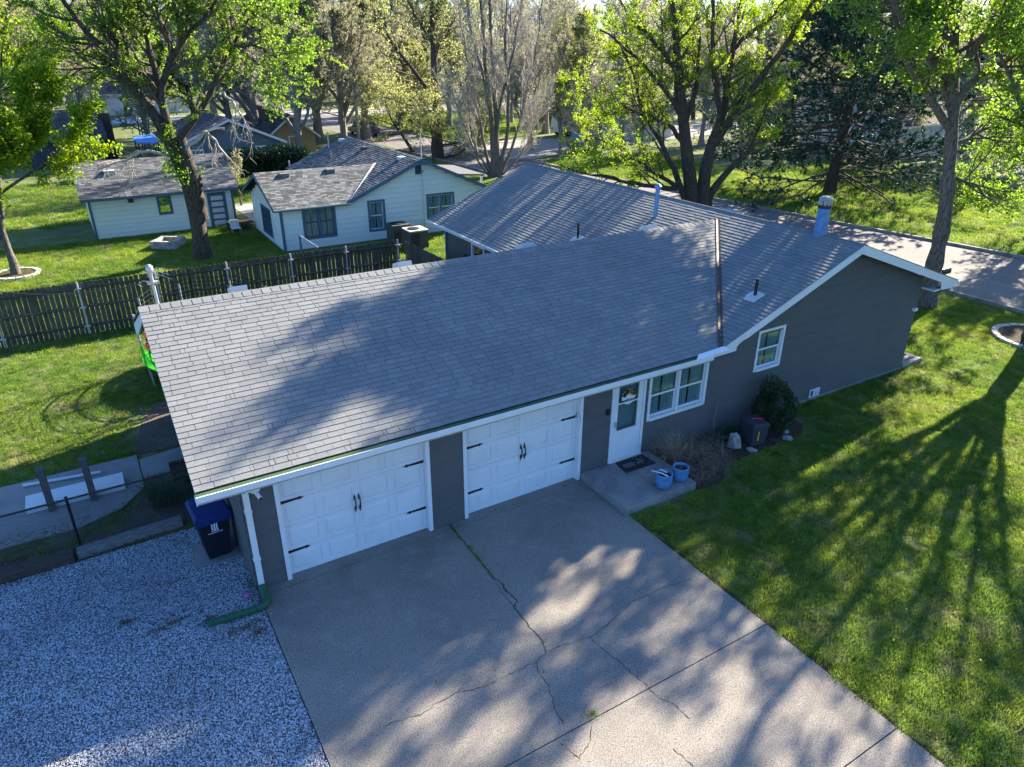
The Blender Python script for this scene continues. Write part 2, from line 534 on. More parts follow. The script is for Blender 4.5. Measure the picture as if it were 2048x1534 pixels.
def window(fr, parent, u0, u1, z0, z1, trim='white_paint', tw=0.08, n=0.03, lights=1, sash='white_paint', curtain=True, rail=True, fmat=None, gl='glass', sill=True):
    """trim frame (the window), with sashes, panes and a curtain behind"""
    mb = MB()
    fr.box(mb, u0, u0 + tw, -0.1, n, z0, z1)
    fr.box(mb, u1 - tw, u1, -0.1, n, z0, z1)
    fr.box(mb, u0 + tw, u1 - tw, -0.1, n, z1 - tw, z1)
    fr.box(mb, u0 + tw, u1 - tw, -0.1, n + (0.03 if sill else 0), z0, z0 + tw)
    w = (u1 - u0 - 2 * tw)
    lw = w / lights
    for i in range(1, lights):
        c = u0 + tw + lw * i
        fr.box(mb, c - tw * 0.45, c + tw * 0.45, -0.08, n - 0.004, z0 + tw, z1 - tw)
    win = mb.build('window', trim, parent)
    for i in range(lights):
        a, b = u0 + tw + lw * i + (tw * 0.45 if i else 0), u0 + tw + lw * (i + 1) - (tw * 0.45 if i < lights - 1 else 0)
        zm = (z0 + z1) / 2
        halves = ((z0 + tw, zm), (zm, z1 - tw)) if rail else ((z0 + tw, z1 - tw),)
        for k, (q0, q1) in enumerate(halves):
            s = 0.035
            nn = -0.055 if k == 0 else -0.025
            m2 = MB()
            fr.box(m2, a, a + s, nn - 0.025, nn, q0, q1)
            fr.box(m2, b - s, b, nn - 0.025, nn, q0, q1)
            fr.box(m2, a + s, b - s, nn - 0.025, nn, q0, q0 + s)
            fr.box(m2, a + s, b - s, nn - 0.025, nn, q1 - s, q1)
            m2.build('sash', sash, win)
            m3 = MB()
            fr.box(m3, a + s, b - s, nn - 0.016, nn - 0.011, q0 + s, q1 - s)
            m3.build('pane', gl, win)
        if curtain:
            m4 = MB()
            N = 26
            for (c0, c1) in ((a, a + (b - a) * 0.47), (b - (b - a) * 0.47, b)):
                prev = None
                for j in range(N + 1):
                    uu = c0 + (c1 - c0) * j / N
                    nn = -0.115 + 0.02 * math.sin(j * 1.9)
                    cu = (fr.p(uu, nn, z0 - 0.1), fr.p(uu, nn, z1 + 0.1))
                    if prev:
                        m4.add([prev[0], cu[0], cu[1], prev[1]], [(0, 1, 2, 3)])
                    prev = cu
            m4.build('curtain', 'curtain', win)
    return win


def shingles(o, U, Vv, courses, expo, width, ivals, seed, thick=0.014, gap=0.009):
    """list of tabs (u0, u1, v0, v1, thickness, tint) on a roof plane: o at the eave, U along the eave, Vv up the slope"""
    R = random.Random(seed)
    out = []
    for c in range(courses):
        v0, v1 = c * expo, (c + 1) * expo + 0.012
        for (a, b) in ivals((v0 + v1) / 2):
            step = (c % 2) * 0.5 * width + R.uniform(-0.03, 0.03) + (0.35 * width if c % 5 == 3 else 0)
            k = math.floor((a - step) / width)
            edges = [a]
            e = step + (k + 1) * width
            while e < b - 0.02:
                if e > a + 0.03:
                    edges.append(e)
                if R.random() < 0.05 and e + 0.1 < b:
                    edges.append(e + R.uniform(0.05, 0.1))
                e += width * (1 if R.random() > 0.06 else 0.5)
            edges.append(b)
            for e0, e1 in zip(edges[:-1], edges[1:]):
                if e1 - e0 < 0.03:
                    continue
                dv = R.uniform(-0.004, 0.004)
                tt = R.random()
                tt = tt if R.random() < 0.85 else (0.0 if tt < 0.55 else 1.0)
                out.append((e0 + gap / 2, e1 - gap / 2, v0 + dv, v1, thick * R.uniform(0.8, 1.15), tt))
    return out


def lay_shingles(o, U, Vv, tabs, roof, mat, matfar, maxparts=0):
    """the tabs nearest the camera become shingle parts, the rest one mesh"""
    o, U, Vv = map(lambda a: np.array(a, float), (o, U, Vv))
    N = np.cross(U, Vv)
    N /= np.linalg.norm(N)
    if N[2] < 0:
        N = -N
    base = root_origin(roof)
    if maxparts:
        tabs = sorted(tabs, key=lambda q: np.linalg.norm(o + U * (q[0] + q[1]) / 2 + Vv * (q[2] + q[3]) / 2 - CAM))
    cache = {}
    sgn = 1 if np.dot(np.cross(U, Vv), N) > 0 else -1
    B3 = Vv if sgn > 0 else Vv
    rot = Matrix(((U[0], Vv[0], N[0]), (U[1], Vv[1], N[1]), (U[2], Vv[2], N[2]))).to_4x4()
    for (a, b, v0, v1, th, t) in tabs[:maxparts]:
        w = round((b - a) / 0.01) * 0.01
        if w not in cache:
            h = v1 - v0
            q = [(-w / 2, 0, -0.002), (w / 2, 0, -0.002), (w / 2, h, -0.002), (-w / 2, h, -0.002),
                 (-w / 2, 0, 0.014), (w / 2, 0, 0.014), (w / 2, h, 0.003), (-w / 2, h, 0.003)]
            cache[w] = MB().hexa(q).mesh('shingle', mat)
        c = o + U * (a + b) / 2 + Vv * v0 - base
        ob = link('shingle', cache[w], roof)
        ob.matrix_local = Matrix.Translation(c) @ rot
    m = MB()
    for (a, b, v0, v1, th, t) in tabs[maxparts:]:
        p = lambda uu, vv, nn: o + U * uu + Vv * vv + N * nn
        m.hexa([p(a, v0, -0.002), p(b, v0, -0.002), p(b, v1, -0.002), p(a, v1, -0.002),
                p(a, v0, th), p(b, v0, th), p(b, v1, 0.003), p(a, v1, 0.003)], t)
    if m.F:
        ob = m.build('shingles', matfar, roof, tint=True)
        ob['kind'] = 'stuff'


def ridge_caps(roof, p0, p1, sl, sr, mat, step=0.2, name='ridge_cap'):
    """overlapping cap pieces along a ridge; sl, sr: horizontal unit vectors down each side with slope"""
    p0, p1 = np.array(p0, float), np.array(p1, float)
    L = np.linalg.norm(p1 - p0)
    d = (p1 - p0) / L
    base = root_origin(roof)
    hw = 0.15
    A = np.array(sl, float) * hw
    B = np.array(sr, float) * hw
    up = np.array([0, 0, 1.0])
    m = MB()
    w = step * 1.25
    q = []
    for (s, lift) in ((0, 0.020), (w, 0.010)):
        c = d * s
        q.append([c + A + up * lift, c + up * (lift + 0.004), c + B + up * lift, c + A + up * (lift - 0.012), c + up * lift * 0.9 - up * 0.01, c + B + up * (lift - 0.012)])
    vs_ = q[0] + q[1]
    m.add(vs_, [(0, 1, 7, 6), (1, 2, 8, 7), (0, 3, 4, 1), (1, 4, 5, 2), (0, 6, 9, 3), (2, 5, 11, 8), (6, 7, 10, 9), (7, 8, 11, 10)])
    me = m.mesh(name, mat)
    for i in range(int(L / step)):
        link(name, me, roof, p0 + d * step * i - base)


# ------------------------------------------------------------------ ground, roads, slabs
def sheet(name, mat, polys, z, parent=None, kind='structure', th=0.0):
    mb = MB()
    for p in polys:
        if th:
            mb.ext([(x, y, z - th) for x, y in p], (0, 0, th))
        else:
            mb.add([(x, y, z) for x, y in p], [tuple(range(len(p)))])
    o = mb.build(name, mat, parent)
    if parent is None and kind:
        o['kind'] = kind
    return o


sheet('ground', 'lawn_soil', [[(-700, -120), (900, -120), (900, 1100), (-700, 1100)]], -0.03)

drive = sheet('driveway', 'gravel_bed', [[(0.0, -14), (7.36, -14), (7.36, 0.0), (0.0, 0.0)]], -0.02)
for (y0, y1) in ((-0.2, 0.19), (-5.412, -0.212), (-7.85, -5.43), (-13.9, -7.868)):
    mb = MB().box(0.0, 7.36, y0, y1, -0.12, 0.0)
    mb.build('slab', 'concrete', drive)


def crack(pts, w=0.012, seed=0):
    R = random.Random(seed)
    P = [at(680 + x / 2.926, 1014 + y / 2.926, z=0.004) for x, y in pts]
    Q = []
    for a, b in zip(P[:-1], P[1:]):
        for k in range(5):
            q = a + (b - a) * k / 5
            Q.append(q + np.array([R.uniform(-1, 1), R.uniform(-1, 1), 0]) * 0.018)
    Q.append(P[-1])
    mb = MB()
    prev = None
    for i in range(len(Q)):
        d = Q[min(i + 1, len(Q) - 1)] - Q[max(i - 1, 0)]
        d /= np.linalg.norm(d) + 1e-9
        s = np.array([-d[1], d[0], 0]) * w * 0.5 * R.uniform(0.4, 1.3)
        cur = (Q[i] - s, Q[i] + s)
        if prev:
            mb.add([prev[0], cur[0], cur[1], prev[1]], [(0, 1, 2, 3)])
        prev = cur
    mb.build('crack', 'crack', drive)


crack([(640, 90), (660, 130), (740, 220), (820, 310), (890, 410), (950, 450), (970, 490), (1000, 510), (1035, 550), (1020, 585)], 0.03, 1)
crack([(1020, 585), (1060, 640), (1110, 700), (1160, 750), (1190, 800), (1205, 850)], 0.018, 2)
crack([(920, 450), (960, 520), (1020, 585)], 0.012, 3)
crack([(1205, 850), (1145, 905), (1050, 950), (940, 1000), (860, 1045), (680, 1085), (560, 1150), (480, 1210), (370, 1245), (250, 1280)], 0.011, 4)
crack([(1205, 850), (1250, 825), (1330, 800), (1400, 780), (1460, 762), (1560, 690), (1700, 560), (1900, 470), (2070, 420)], 0.010, 5)
crack([(1460, 762), (1550, 840), (1640, 910), (1720, 980), (1790, 1040), (1860, 1110), (1950, 1150), (2048, 1240)], 0.010, 6)
crack([(1145, 905), (1170, 970), (1215, 1040), (1240, 1110), (1260, 1190), (1310, 1270)], 0.010, 7)
crack([(1480, 1290), (1450, 1400), (1400, 1465), (1350, 1430), (1290, 1380)], 0.010, 8)
crack([(1950, 1410), (2030, 1480), (2100, 1560)], 0.010, 9)

gravel = sheet('gravel_area', 'gravel_bed', [[(-7, -13), (-0.01, -13), (-0.01, 2.62), (-7, 2.62)]], -0.024)
slabs = sheet('patio', 'old_concrete', [[(-6.5, 3.78), (-2.7, 3.8), (-1.9, 4.1), (-1.38, 4.75), (-1.38, 6.38), (-6.5, 6.38)],
                                       [(-1.35, 5.2), (-0.03, 5.2), (-0.03, 6.3), (-1.35, 6.1)]], 0.01, th=0.06)
sheet('dirt_patch', 'dirt', [[(-1.35, 6.45), (-0.03, 6.35), (-0.03, 9.3), (-0.5, 9.2), (-0.95, 8.6), (-1.25, 7.4)]], -0.018)
sheet('planting_bed', 'dirt', [[(-6.5, 2.85), (-0.03, 2.85), (-0.03, 5.1), (-1.3, 5.1), (-1.3, 4.6), (-1.9, 4.0), (-2.7, 3.7), (-6.5, 3.7)]], -0.019)
sheet('flower_bed', 'mulch', [[(9.36, -1.75), (10.0, -1.8), (10.9, -1.3), (11.7, -1.25), (13.4, -1.3), (14.0, -0.9), (14.1, -0.02), (9.36, -0.02)]], -0.018)

near = [(29.3, -60), (28.75, -10), (28.6, 3), (28.0, 20), (27.0, 40), (26.4, 55), (25.6, 100), (25.0, 200)]
far = [(38.5, -60), (37.4, -10), (36.9, 4), (35.5, 14), (34.3, 25), (33.5, 35), (33.3, 44), (33.2, 57), (33.0, 100), (33.0, 200)]
sheet('street', 'asphalt', [near + far[::-1]], -0.02)
sheet('side_street', 'far_road', [[(33.4, 43.6), (41, 46.5), (60, 50), (120, 60), (120, 69), (60, 60), (45, 56), (33.3, 57.5)]], -0.016)
sheet('cross_road', 'far_road', [[(-60, 94), (160, 94), (160, 103), (-60, 103)]], -0.012)
sheet('far_driveway', 'far_road', [[(7.15, 31.0), (8.6, 31.0), (8.6, 36.3), (7.0, 36.3)]], -0.012)
sheet('yard_path', 'far_road', [[(3.0, 52), (12.0, 49), (12.0, 53), (3.0, 57)]], -0.012)


def kerb_line(pts, w, mat='kerb'):
    mb = MB()
    for (a, b) in zip(pts[:-1], pts[1:]):
        mb.hexa([(a[0], a[1], -0.1), (a[0] + w, a[1], -0.1), (b[0] + w, b[1], -0.1), (b[0], b[1], -0.1),
                 (a[0], a[1], 0.11), (a[0] + w, a[1], 0.11), (b[0] + w, b[1], 0.11), (b[0], b[1], 0.11)])
    o = mb.build('kerb', mat)
    o['kind'] = 'structure'


kerb_line([p for p in far if p[1] <= 44], 0.16)
kerb_line([p for p in far if p[1] >= 57 and p[1] <= 100], 0.16)
kerb_line([(x - 0.16, y) for x, y in near[1:6]], 0.16)

# ------------------------------------------------------------------ the grey house with its two-car garage
GM, GZ = 0.3716, 2.605          # garage slope, eave height at y = -0.4
HM, HX, HZ = 0.391, 10.975, 2.62  # left slope of the house
RX, RZ = 15.77, 2.62 + 0.391 * (15.77 - 10.975)
HMR = (RZ - 2.76) / (20.9 - RX)
GRY = 4.19
GRZ = GZ + GM * (GRY + 0.4)
VX = HX + (GRZ - HZ) / HM
YB = 15.75
house = thing('house', 'long grey house with two white garage doors under a shingled roof', 'house', (9.8, 7.5, 0))

front = Fr((0, 0, 0), (1, 0, 0))
opsF = [(0.59, 3.51, -0.05, 2.21), (4.33, 7.24, -0.05, 2.21), (8.12, 9.05, 0.16, 2.2), (9.24, 11.03, 1.02, 2.17), (12.79, 13.69, 1.5, 2.54)]
hlimit = lambda z: ((HX + (z + 0.16 - HZ) / HM, 19.7 if z < 2.6 else 20.9 - (z + 0.16 - 2.76) / HMR) if z > 2.43 else (0, 19.7))
wall_slab(front, house, 'grey_wall', 0, 19.7, -0.03, 2.46, opsF)
mb = MB()
mb.ext([(11.2, 0.001, 2.46), (19.7, 0.001, 2.46), (19.7, 0.001, 2.95), (RX, 0.001, RZ - 0.16), (11.2, 0.001, 2.5)], (0, 0.11, 0))
mb.build('gable_wall', 'grey_wall', house)
siding(front, house, 'grey_siding', 0.0, 19.7, 0.0, 4.4, 0.305, opsF, hlimit)
gl = Fr((0, 8.4, 0), (0, -1, 0))
glim = lambda z: (0, 8.4) if z < 2.3 else (max(0, (z + 0.2 - 2.75) / GM), 8.4 - max(0, (z + 0.2 - 2.75) / GM))
wall_slab(gl, house, 'grey_wall', 0, 8.28, -0.03, 2.46)
mb = MB()
mb.ext([(0.0, 0.1, 2.46), (0.0, 8.3, 2.46), (0.0, GRY, GRZ - 0.12)], (0.1, 0, 0))
mb.build('gable_wall', 'grey_wall', house)
siding(gl, house, 'grey_siding', 0, 8.38, 0.0, 3.9, 0.305, (), glim)
hl = Fr((11.5, 15.3, 0), (0, -1, 0))
wy0, wy1 = at(969, 500, x=11.5)[1], at(943, 490, x=11.5)[1]
opsL = [(15.3 - wy1, 15.3 - wy0, 0.9, 2.2)]
wall_slab(hl, house, 'grey_wall', 0, 6.9, -0.03, 2.5, opsL)
siding(hl, house, 'grey_siding', 0, 6.9, 0.0, 2.5, 0.305, opsL)
window(hl, house, *opsL[0], curtain=False)
hr_ = Fr((19.7, 0.0, 0), (0, 1, 0))
wall_slab(hr_, house, 'grey_wall', 0.0, 15.3, -0.03, 2.9, (), -0.12, 0.0)
MB().box(11.5, 19.58, 15.18, 15.3, 0, 2.8).build('wall', 'grey_wall', house)
MB().box(0.12, 11.38, 8.28, 8.4, 0, 2.46).build('wall', 'grey_wall', house)
MB().box(0.13, 19.57, 0.215, 8.27, 2.40, 2.44).box(11.63, 19.57, 8.28, 15.17, 2.40, 2.44).build('ceiling', 'interior', house)
MB().box(0.13, 19.57, 0.3, 8.27, -0.01, 0.02).box(11.63, 19.57, 8.28, 15.17, -0.01, 0.02).build('inner_floor', 'interior', house)
MB().box(14.2, 19.66, -0.045, -0.03, -0.03, 0.05).build('foundation_strip', 'old_concrete', house)

# roof
roof = MB()
T = 0.11
roof.ext([(-0.69, -0.4, GZ - T), (HX + 0.02, -0.4, GZ - T), (VX, GRY, GRZ - T), (-0.69, GRY, GRZ - T)], (0, 0, T - 0.004))
roof.ext([(-0.69, GRY, GRZ - T), (VX, GRY, GRZ - T), (HX, 8.78, GZ - T), (-0.69, 8.78, GZ - T)], (0, 0, T - 0.004))
roof.ext([(HX, -0.4, HZ - T), (RX, -0.4, RZ - T), (RX, YB, RZ - T), (HX, YB, HZ - T), (HX, 8.78, HZ - T), (VX, GRY, GRZ - T)], (0, 0, T - 0.006))
roof.ext([(RX, -0.4, RZ - T), (20.9, -0.4, 2.76 - T), (20.9, YB, 2.76 - T), (RX, YB, RZ - T)], (0, 0, T - 0.006))
roof = roof.build('roof', 'underlay', house)
gv = np.array([0, 1, GM]) / math.hypot(1, GM)
glen = 4.59 * math.hypot(1, GM)
o_, U_, V_ = (-0.71, -0.405, GZ - 0.004), (1, 0, 0), gv
lay_shingles(o_, U_, V_, shingles(o_, U_, V_, 37, glen / 36.6, 0.315, lambda v: [(0, HX + 0.68 + (VX - HX) * (v / glen))], 11), roof, 'shingle', 'shingle_far', 300)
o_, U_, V_ = (VX - 0.2, 8.8, GZ - 0.01), (-1, 0, 0), np.array([0, -1, GM]) / math.hypot(1, GM)
lay_shingles(o_, U_, V_, shingles(o_, U_, V_, 36, glen / 36.6, 0.315, lambda v: [((VX - HX) * (1 - v / glen), VX + 0.5)], 12), roof, 'shingle', 'shingle_far', 0)
hv = np.array([1, 0, HM]) / math.hypot(1, HM)
hlen = (RX - HX) * math.hypot(1, HM)


def hival(v):
    x = HX + v * hv[0]
    y0 = -0.4 + max(0, (x - HX)) / (VX - HX) * (GRY + 0.4)
    if x >= VX:
        return [(-0.43, YB)]
    y1 = 8.78 - (x - HX) / (VX - HX) * (8.78 - GRY)
    return [(-0.43, y0), (y1, YB)]


o_, U_, V_ = (HX - 0.03, 0, HZ - 0.01), (0, 1, 0), hv
lay_shingles(o_, U_, V_, shingles(o_, U_, V_, 37, hlen / 36.6, 0.315, hival, 13, thick=0.017), roof, 'shingle', 'shingle_far', 0)
hvr = np.array([-1, 0, HMR]) / math.hypot(1, HMR)
hlr = (20.9 - RX) * math.hypot(1, HMR)
o_, U_, V_ = (20.92, 0, 2.75), (0, 1, 0), hvr
lay_shingles(o_, U_, V_, shingles(o_, U_, V_, 37, hlr / 36.6, 0.6, lambda v: [(-0.43, YB)], 14), roof, 'shingle', 'shingle_far', 0)
ridge_caps(roof, (-0.71, GRY, GRZ), (VX - 0.1, GRY, GRZ), (0, -1, -GM), (0, 1, -GM), 'shingle', 0.2)
ridge_caps(roof, (RX, -0.43, RZ), (RX, YB, RZ), (-1, 0, -HM), (1, 0, -HMR), 'shingle', 0.2)
# rusty valley metal
for (yy0, sgn, nm) in ((-0.4, 1, 'valley_flashing'), (8.78, -1, 'valley_flashing')):
    a, b = np.array([HX + 0.05, yy0 + 0.05 * sgn, HZ + 0.03]), np.array([VX, GRY, GRZ + 0.03])
    d = (b - a) / np.linalg.norm(b - a)
    s1 = np.cross(d, (0, 0, 1.0))
    s1 /= np.linalg.norm(s1)
    mb = MB()
    for sg in (1, -1):
        e = s1 * 0.058 * sg + np.array([0, 0, 0.018])
        mb.add([a, b, b + e, a + e, a + (0, 0, .006), b + (0, 0, .006), b + e + (0, 0, .006), a + e + (0, 0, .006)],
               [(0, 1, 2, 3), (7, 6, 5, 4), (0, 3, 7, 4), (2, 1, 5, 6), (3, 2, 6, 7)])
    mb.build(nm, 'rust_metal', house)
# barge board with its scrolled end, and eave boards
bb = [(10.62, 2.545), (HX + 0.02, HZ - 0.01), (RX, RZ - 0.012), (20.88, 2.745), (20.8, 2.64), (20.5, 2.575), (20.02, 2.6), (19.93, 2.85),
      (RX - 0.03, RZ - 0.235), (11.86, 2.735), (11.68, 2.69), (11.56, 2.63), (11.5, 2.56), (11.49, 2.47), (10.62, 2.45)]
MB().ext([(x, -0.404, z) for x, z in bb], (0, -0.025, 0)).build('barge_board', 'white_paint', house)
MB().box(19.72, 20.0, -0.4, 15.3, 2.58, 2.63).build('soffit', 'white_paint', house)
MB().box(20.0, 20.6, -0.38, -0.3, 2.5, 2.66).build('soffit', 'grey_wall', house)
MB().box(-0.66, 10.6, -0.395, -0.36, 2.38, 2.5).build('fascia', 'white_paint', house)
MB().ext([(-0.665, -0.38, 2.4), (-0.665, -0.38, GZ - 0.1), (-0.665, GRY, GRZ - 0.1), (-0.665, 8.76, GZ - 0.1), (-0.665, 8.76, 2.3), (-0.665, 8.3, 2.3), (-0.665, GRY, GRZ - 0.28)],
         (-0.03, 0, 0)).build('barge_board', 'white_paint', house)
# gutter with its mossy trough
gut = MB()
prof = [(-0.405, 2.55), (-0.405, 2.445), (-0.52, 2.445), (-0.555, 2.50), (-0.555, 2.60), (-0.575, 2.60), (-0.575, 2.49), (-0.53, 2.43), (-0.397, 2.43), (-0.397, 2.55)]
gut.ext([(-0.72, y, z) for y, z in prof], (11.32, 0, 0))
gut.box(-0.725, -0.715, -0.57, -0.40, 2.44, 2.57)
gut = gut.build('gutter', 'white_paint', house)
MB().box(-0.71, 10.55, -0.553, -0.4055, 2.452, 2.582).build('gutter_trough', 'moss_green', gut)
MB().hexa([(10.05, -0.56, 2.58), (11.1, -0.56, 2.62), (11.1, -0.41, 2.66), (10.25, -0.41, 2.62), (10.05, -0.56, 2.595), (11.1, -0.56, 2.635), (11.1, -0.41, 2.675), (10.25, -0.41, 2.635)]
          ).build('splash_guard', 'white_paint', gut)
MB().box(HX - 0.13, HX - 0.02, 8.9, 15.7, HZ - 0.12, HZ - 0.02).build('gutter', 'vent_white', house)
MB().box(20.92, 21.03, -0.4, 15.7, 2.62, 2.72).build('gutter', 'white_paint', house)
# downspout
ds = MB()
ds.tube([(0.16, -0.47, 2.45), (0.16, -0.44, 2.36), (0.12, -0.12, 2.22), (0.07, -0.07, 2.12)], 0.05, 4)
ds.box(0.02, 0.12, -0.12, -0.04, 0.12, 2.16)
ds = ds.build('downspout', 'white_paint', house)
for z in (0.72, 1.75):
    MB().box(0.005, 0.135, -0.128, -0.03, z, z + 0.03).build('strap', 'white_paint', ds)
MB().tube([(11.3, 15.2, 2.5), (11.42, 15.1, 2.2), (11.42, 15.1, 0)], 0.05, 6).build('downspout', 'vent_blue', house)

# garage doors
def garage_door(u0, u1, hasp=False):
    z1, y = 2.17, 0.10
    mb = MB()
    mb.box(u0 - 0.08, u0, -0.035, 0.14, 0.0, z1 + 0.08)
    mb.box(u1, u1 + 0.08, -0.035, 0.14, 0.0, z1 + 0.08)
    mb.box(u0, u1, -0.035, 0.14, z1, z1 + 0.08)
    mb.box(u0, u1, 0.16, 0.2, 0.005, z1)
    d = mb.build('garage_door', 'white_door', house)
    hs = (z1 - 0.004) / 4
    for r in range(4):
        za, zb = 0.004 + r * hs, 0.004 + (r + 1) * hs - 0.006
        cw = (u1 - u0) / 4
        # section: rails and stiles round four sunk fields, each with a raised panel
        sec = MB()
        rails = ((za, za + 0.085), (zb - 0.085, zb))
        for q0, q1 in rails:
            sec.box(u0 + 0.004, u1 - 0.004, y, y + 0.045, q0, q1)
        xs = [u0 + 0.004]
        for c in range(4):
            xs += [u0 + c * cw + 0.07, u0 + (c + 1) * cw - 0.07]
        xs.append(u1 - 0.004)
        for a, b in zip(xs[0::2], xs[1::2]):
            sec.box(a, b, y + 0.0005, y + 0.045, za + 0.085, zb - 0.085)
        sec.box(u0 + 0.004, u1 - 0.004, y + 0.016, y + 0.04, za + 0.02, zb - 0.02)
        sec.build('door_section', 'white_door', d)
        for c in range(4):
            a, b = u0 + c * cw + 0.07, u0 + (c + 1) * cw - 0.07
            q0, q1 = za + 0.085, zb - 0.085
            s1_, s2 = 0.012, 0.042
            mb = MB()
            P = lambda x, yy, z: (x, yy, z)
            mb.hexa([P(a + s2, y + 0.001, q0 + s2), P(b - s2, y + 0.001, q0 + s2), P(b - s1_, y + 0.0155, q0 + s1_), P(a + s1_, y + 0.0155, q0 + s1_),
                     P(a + s2, y + 0.001, q1 - s2), P(b - s2, y + 0.001, q1 - s2), P(b - s1_, y + 0.0155, q1 - s1_), P(a + s1_, y + 0.0155, q1 - s1_)])
            mb.build('door_panel', 'white_door', d)
    for z in (0.52, 1.62):
        for sx, x in ((1, u0 + 0.01), (-1, u1 - 0.01)):
            mb = MB()
            L = 0.34
            pts = [(x, y - 0.001, z - 0.028), (x + sx * L, y - 0.001, z - 0.012), (x + sx * L, y - 0.001, z - 0.03), (x + sx * (L + 0.09), y - 0.001, z + 0.004),
                   (x + sx * L, y - 0.001, z + 0.038), (x + sx * L, y - 0.001, z + 0.02), (x, y - 0.001, z + 0.03)]
            mb.ext(pts, (0, -0.014, 0))
            mb.build('strap_hinge', 'black_iron', d)
    cx = (u0 + u1) / 2
    for sx in (-1, 1):
        x = cx + sx * 0.045
        mb = MB()
        mb.box(x - 0.016, x + 0.016, y - 0.02, y - 0.001, 0.98, 1.06)
        mb.box(x - 0.016, x + 0.016, y - 0.02, y - 0.001, 1.22, 1.30)
        mb.tube([(x, y - 0.01, 0.93), (x, y - 0.012, 1.0), (x, y - 0.06, 1.06), (x, y - 0.06, 1.22), (x, y - 0.012, 1.28), (x, y - 0.01, 1.35)],
                [0.004, 0.016, 0.013, 0.013, 0.016, 0.004], 6)
        mb.build('door_handle', 'black_iron', d)
    if hasp:
        MB().tube([(u1 - 0.06, y - 0.02, 1.58), (u1 - 0.02, y - 0.03, 1.74), (u1 + 0.0, -0.04, 1.72), (u1 + 0.01, -0.045, 1.5)], 0.007, 5).build('pull_cord', 'galvanised', d)


garage_door(0.63, 3.47)
garage_door(4.37, 7.2, True)

# entry storm door
sd = MB()
sd.box(8.09, 8.15, -0.04, 0.12, 0.16, 2.24)
sd.box(9.02, 9.085, -0.04, 0.12, 0.16, 2.24)
sd.box(8.15, 9.02, -0.04, 0.12, 2.17, 2.24)
sd.box(8.10, 9.08, -0.07, 0.1, 0.135, 0.215)
sd.box(8.09, 8.11, 0.13, 0.16, 0.2, 2.2)
sd = sd.build('entry_door', 'white_paint', house)
leaf = MB()
leaf.box(8.155, 8.29, -0.02, 0.03, 0.22, 2.16)
leaf.box(8.88, 9.015, -0.02, 0.03, 0.22, 2.16)
leaf.box(8.29, 8.88, -0.02, 0.03, 0.22, 0.97)
leaf.box(8.29, 8.88, -0.02, 0.03, 2.12, 2.16)
leaf.box(8.29, 8.88, -0.022, 0.03, 1.655, 1.69)
leaf.build('storm_door', 'white_paint', sd)
MB().box(8.29, 8.88, 0.0, 0.006, 0.97, 1.655).build('pane', 'glass', sd)
MB().box(8.29, 8.88, 0.0, 0.006, 1.69, 2.12).build('pane', 'glass', sd)
MB().box(8.11, 9.06, 0.11, 0.125, 0.2, 1.68).build('inner_door', 'inner_grey', sd)
MB().box(8.11, 9.06, 0.11, 0.125, 1.68, 2.2).build('inner_door', 'pale_siding', sd)
MB().box(8.215, 8.245, -0.07, -0.02, 1.1, 1.24).build('handle', 'galvanised', sd)
window(front, house, 9.19, 11.08, 0.98, 2.22, tw=0.075, lights=2)
window(front, house, 12.74, 13.74, 1.45, 2.585, tw=0.07, lights=1)
cv = MB()
cv.box(15.29, 15.71, -0.045, -0.02, 0.07, 0.31)
cv = cv.build('crawl_vent', 'white_paint', house)
MB().box(15.33, 15.42, -0.052, -0.045, 0.11, 0.27).build('vent_slot', 'interior', cv)
for k in range(5):
    MB().box(15.45, 15.68, -0.054, -0.045, 0.11 + k * 0.034, 0.125 + k * 0.034).build('vent_slat', 'galvanised', cv)
# roof furniture of the house
def box_vent(x, y, z, slope, ax, w=0.36, parent=None, mat='vent_white'):
    mb = MB()
    h = 0.12
    a = 0.2
    if ax == 'y':
        mb.hexa([(x - w / 2, y - a, z - 0.05), (x + w / 2, y - a, z - 0.05), (x + w / 2, y + a, z - 0.05 - slope * 2 * a), (x - w / 2, y + a, z - 0.05 - slope * 2 * a),
                 (x - w / 2, y - a + 0.06, z + h), (x + w / 2, y - a + 0.06, z + h), (x + w / 2, y + a, z + h - slope * 2 * a + 0.02), (x - w / 2, y + a, z + h - slope * 2 * a + 0.02)])
    else:
        mb.hexa([(x - a, y - w / 2, z - 0.05), (x + a, y - w / 2, z - 0.05 - slope * 2 * a), (x + a, y + w / 2, z - 0.05 - slope * 2 * a), (x - a, y + w / 2, z - 0.05),
                 (x - a + 0.05, y - w / 2, z + h), (x + a, y - w / 2, z + h - slope * 2 * a), (x + a, y + w / 2, z + h - slope * 2 * a), (x - a + 0.05, y + w / 2, z + h)])
    return mb.build('roof_vent', mat, parent)


for px_, py_ in ((476, 583), (805, 532), (1050, 493), (1297, 455)):
    p = at(px_, py_, y=4.75)
    box_vent(p[0], 4.75, GRZ - GM * 0.5 + 0.1, GM, 'y', parent=house)
p = at(1465, 425, x=16.1)
box_vent(16.15, p[1], RZ - 0.1, HMR, 'x', 0.5, parent=house, mat='vent_blue')


def pipe_vent(x, y, zt, r, mat, flash=True):
    z0 = HZ + HM * (x - HX)
    p = MB().tube([(x, y, z0 - 0.1), (x, y, zt)], r, 10).build('vent_pipe', mat, house)
    if flash:
        q = [(-0.25, -0.2), (0.12, -0.22), (0.16, 0.14), (-0.05, 0.2), (-0.28, 0.12)]
        MB().ext([(x + a, y + b, z0 + HM * a + 0.022) for a, b in q], (0, 0, 0.006)).build('flashing', 'flash_white', p)
    return p


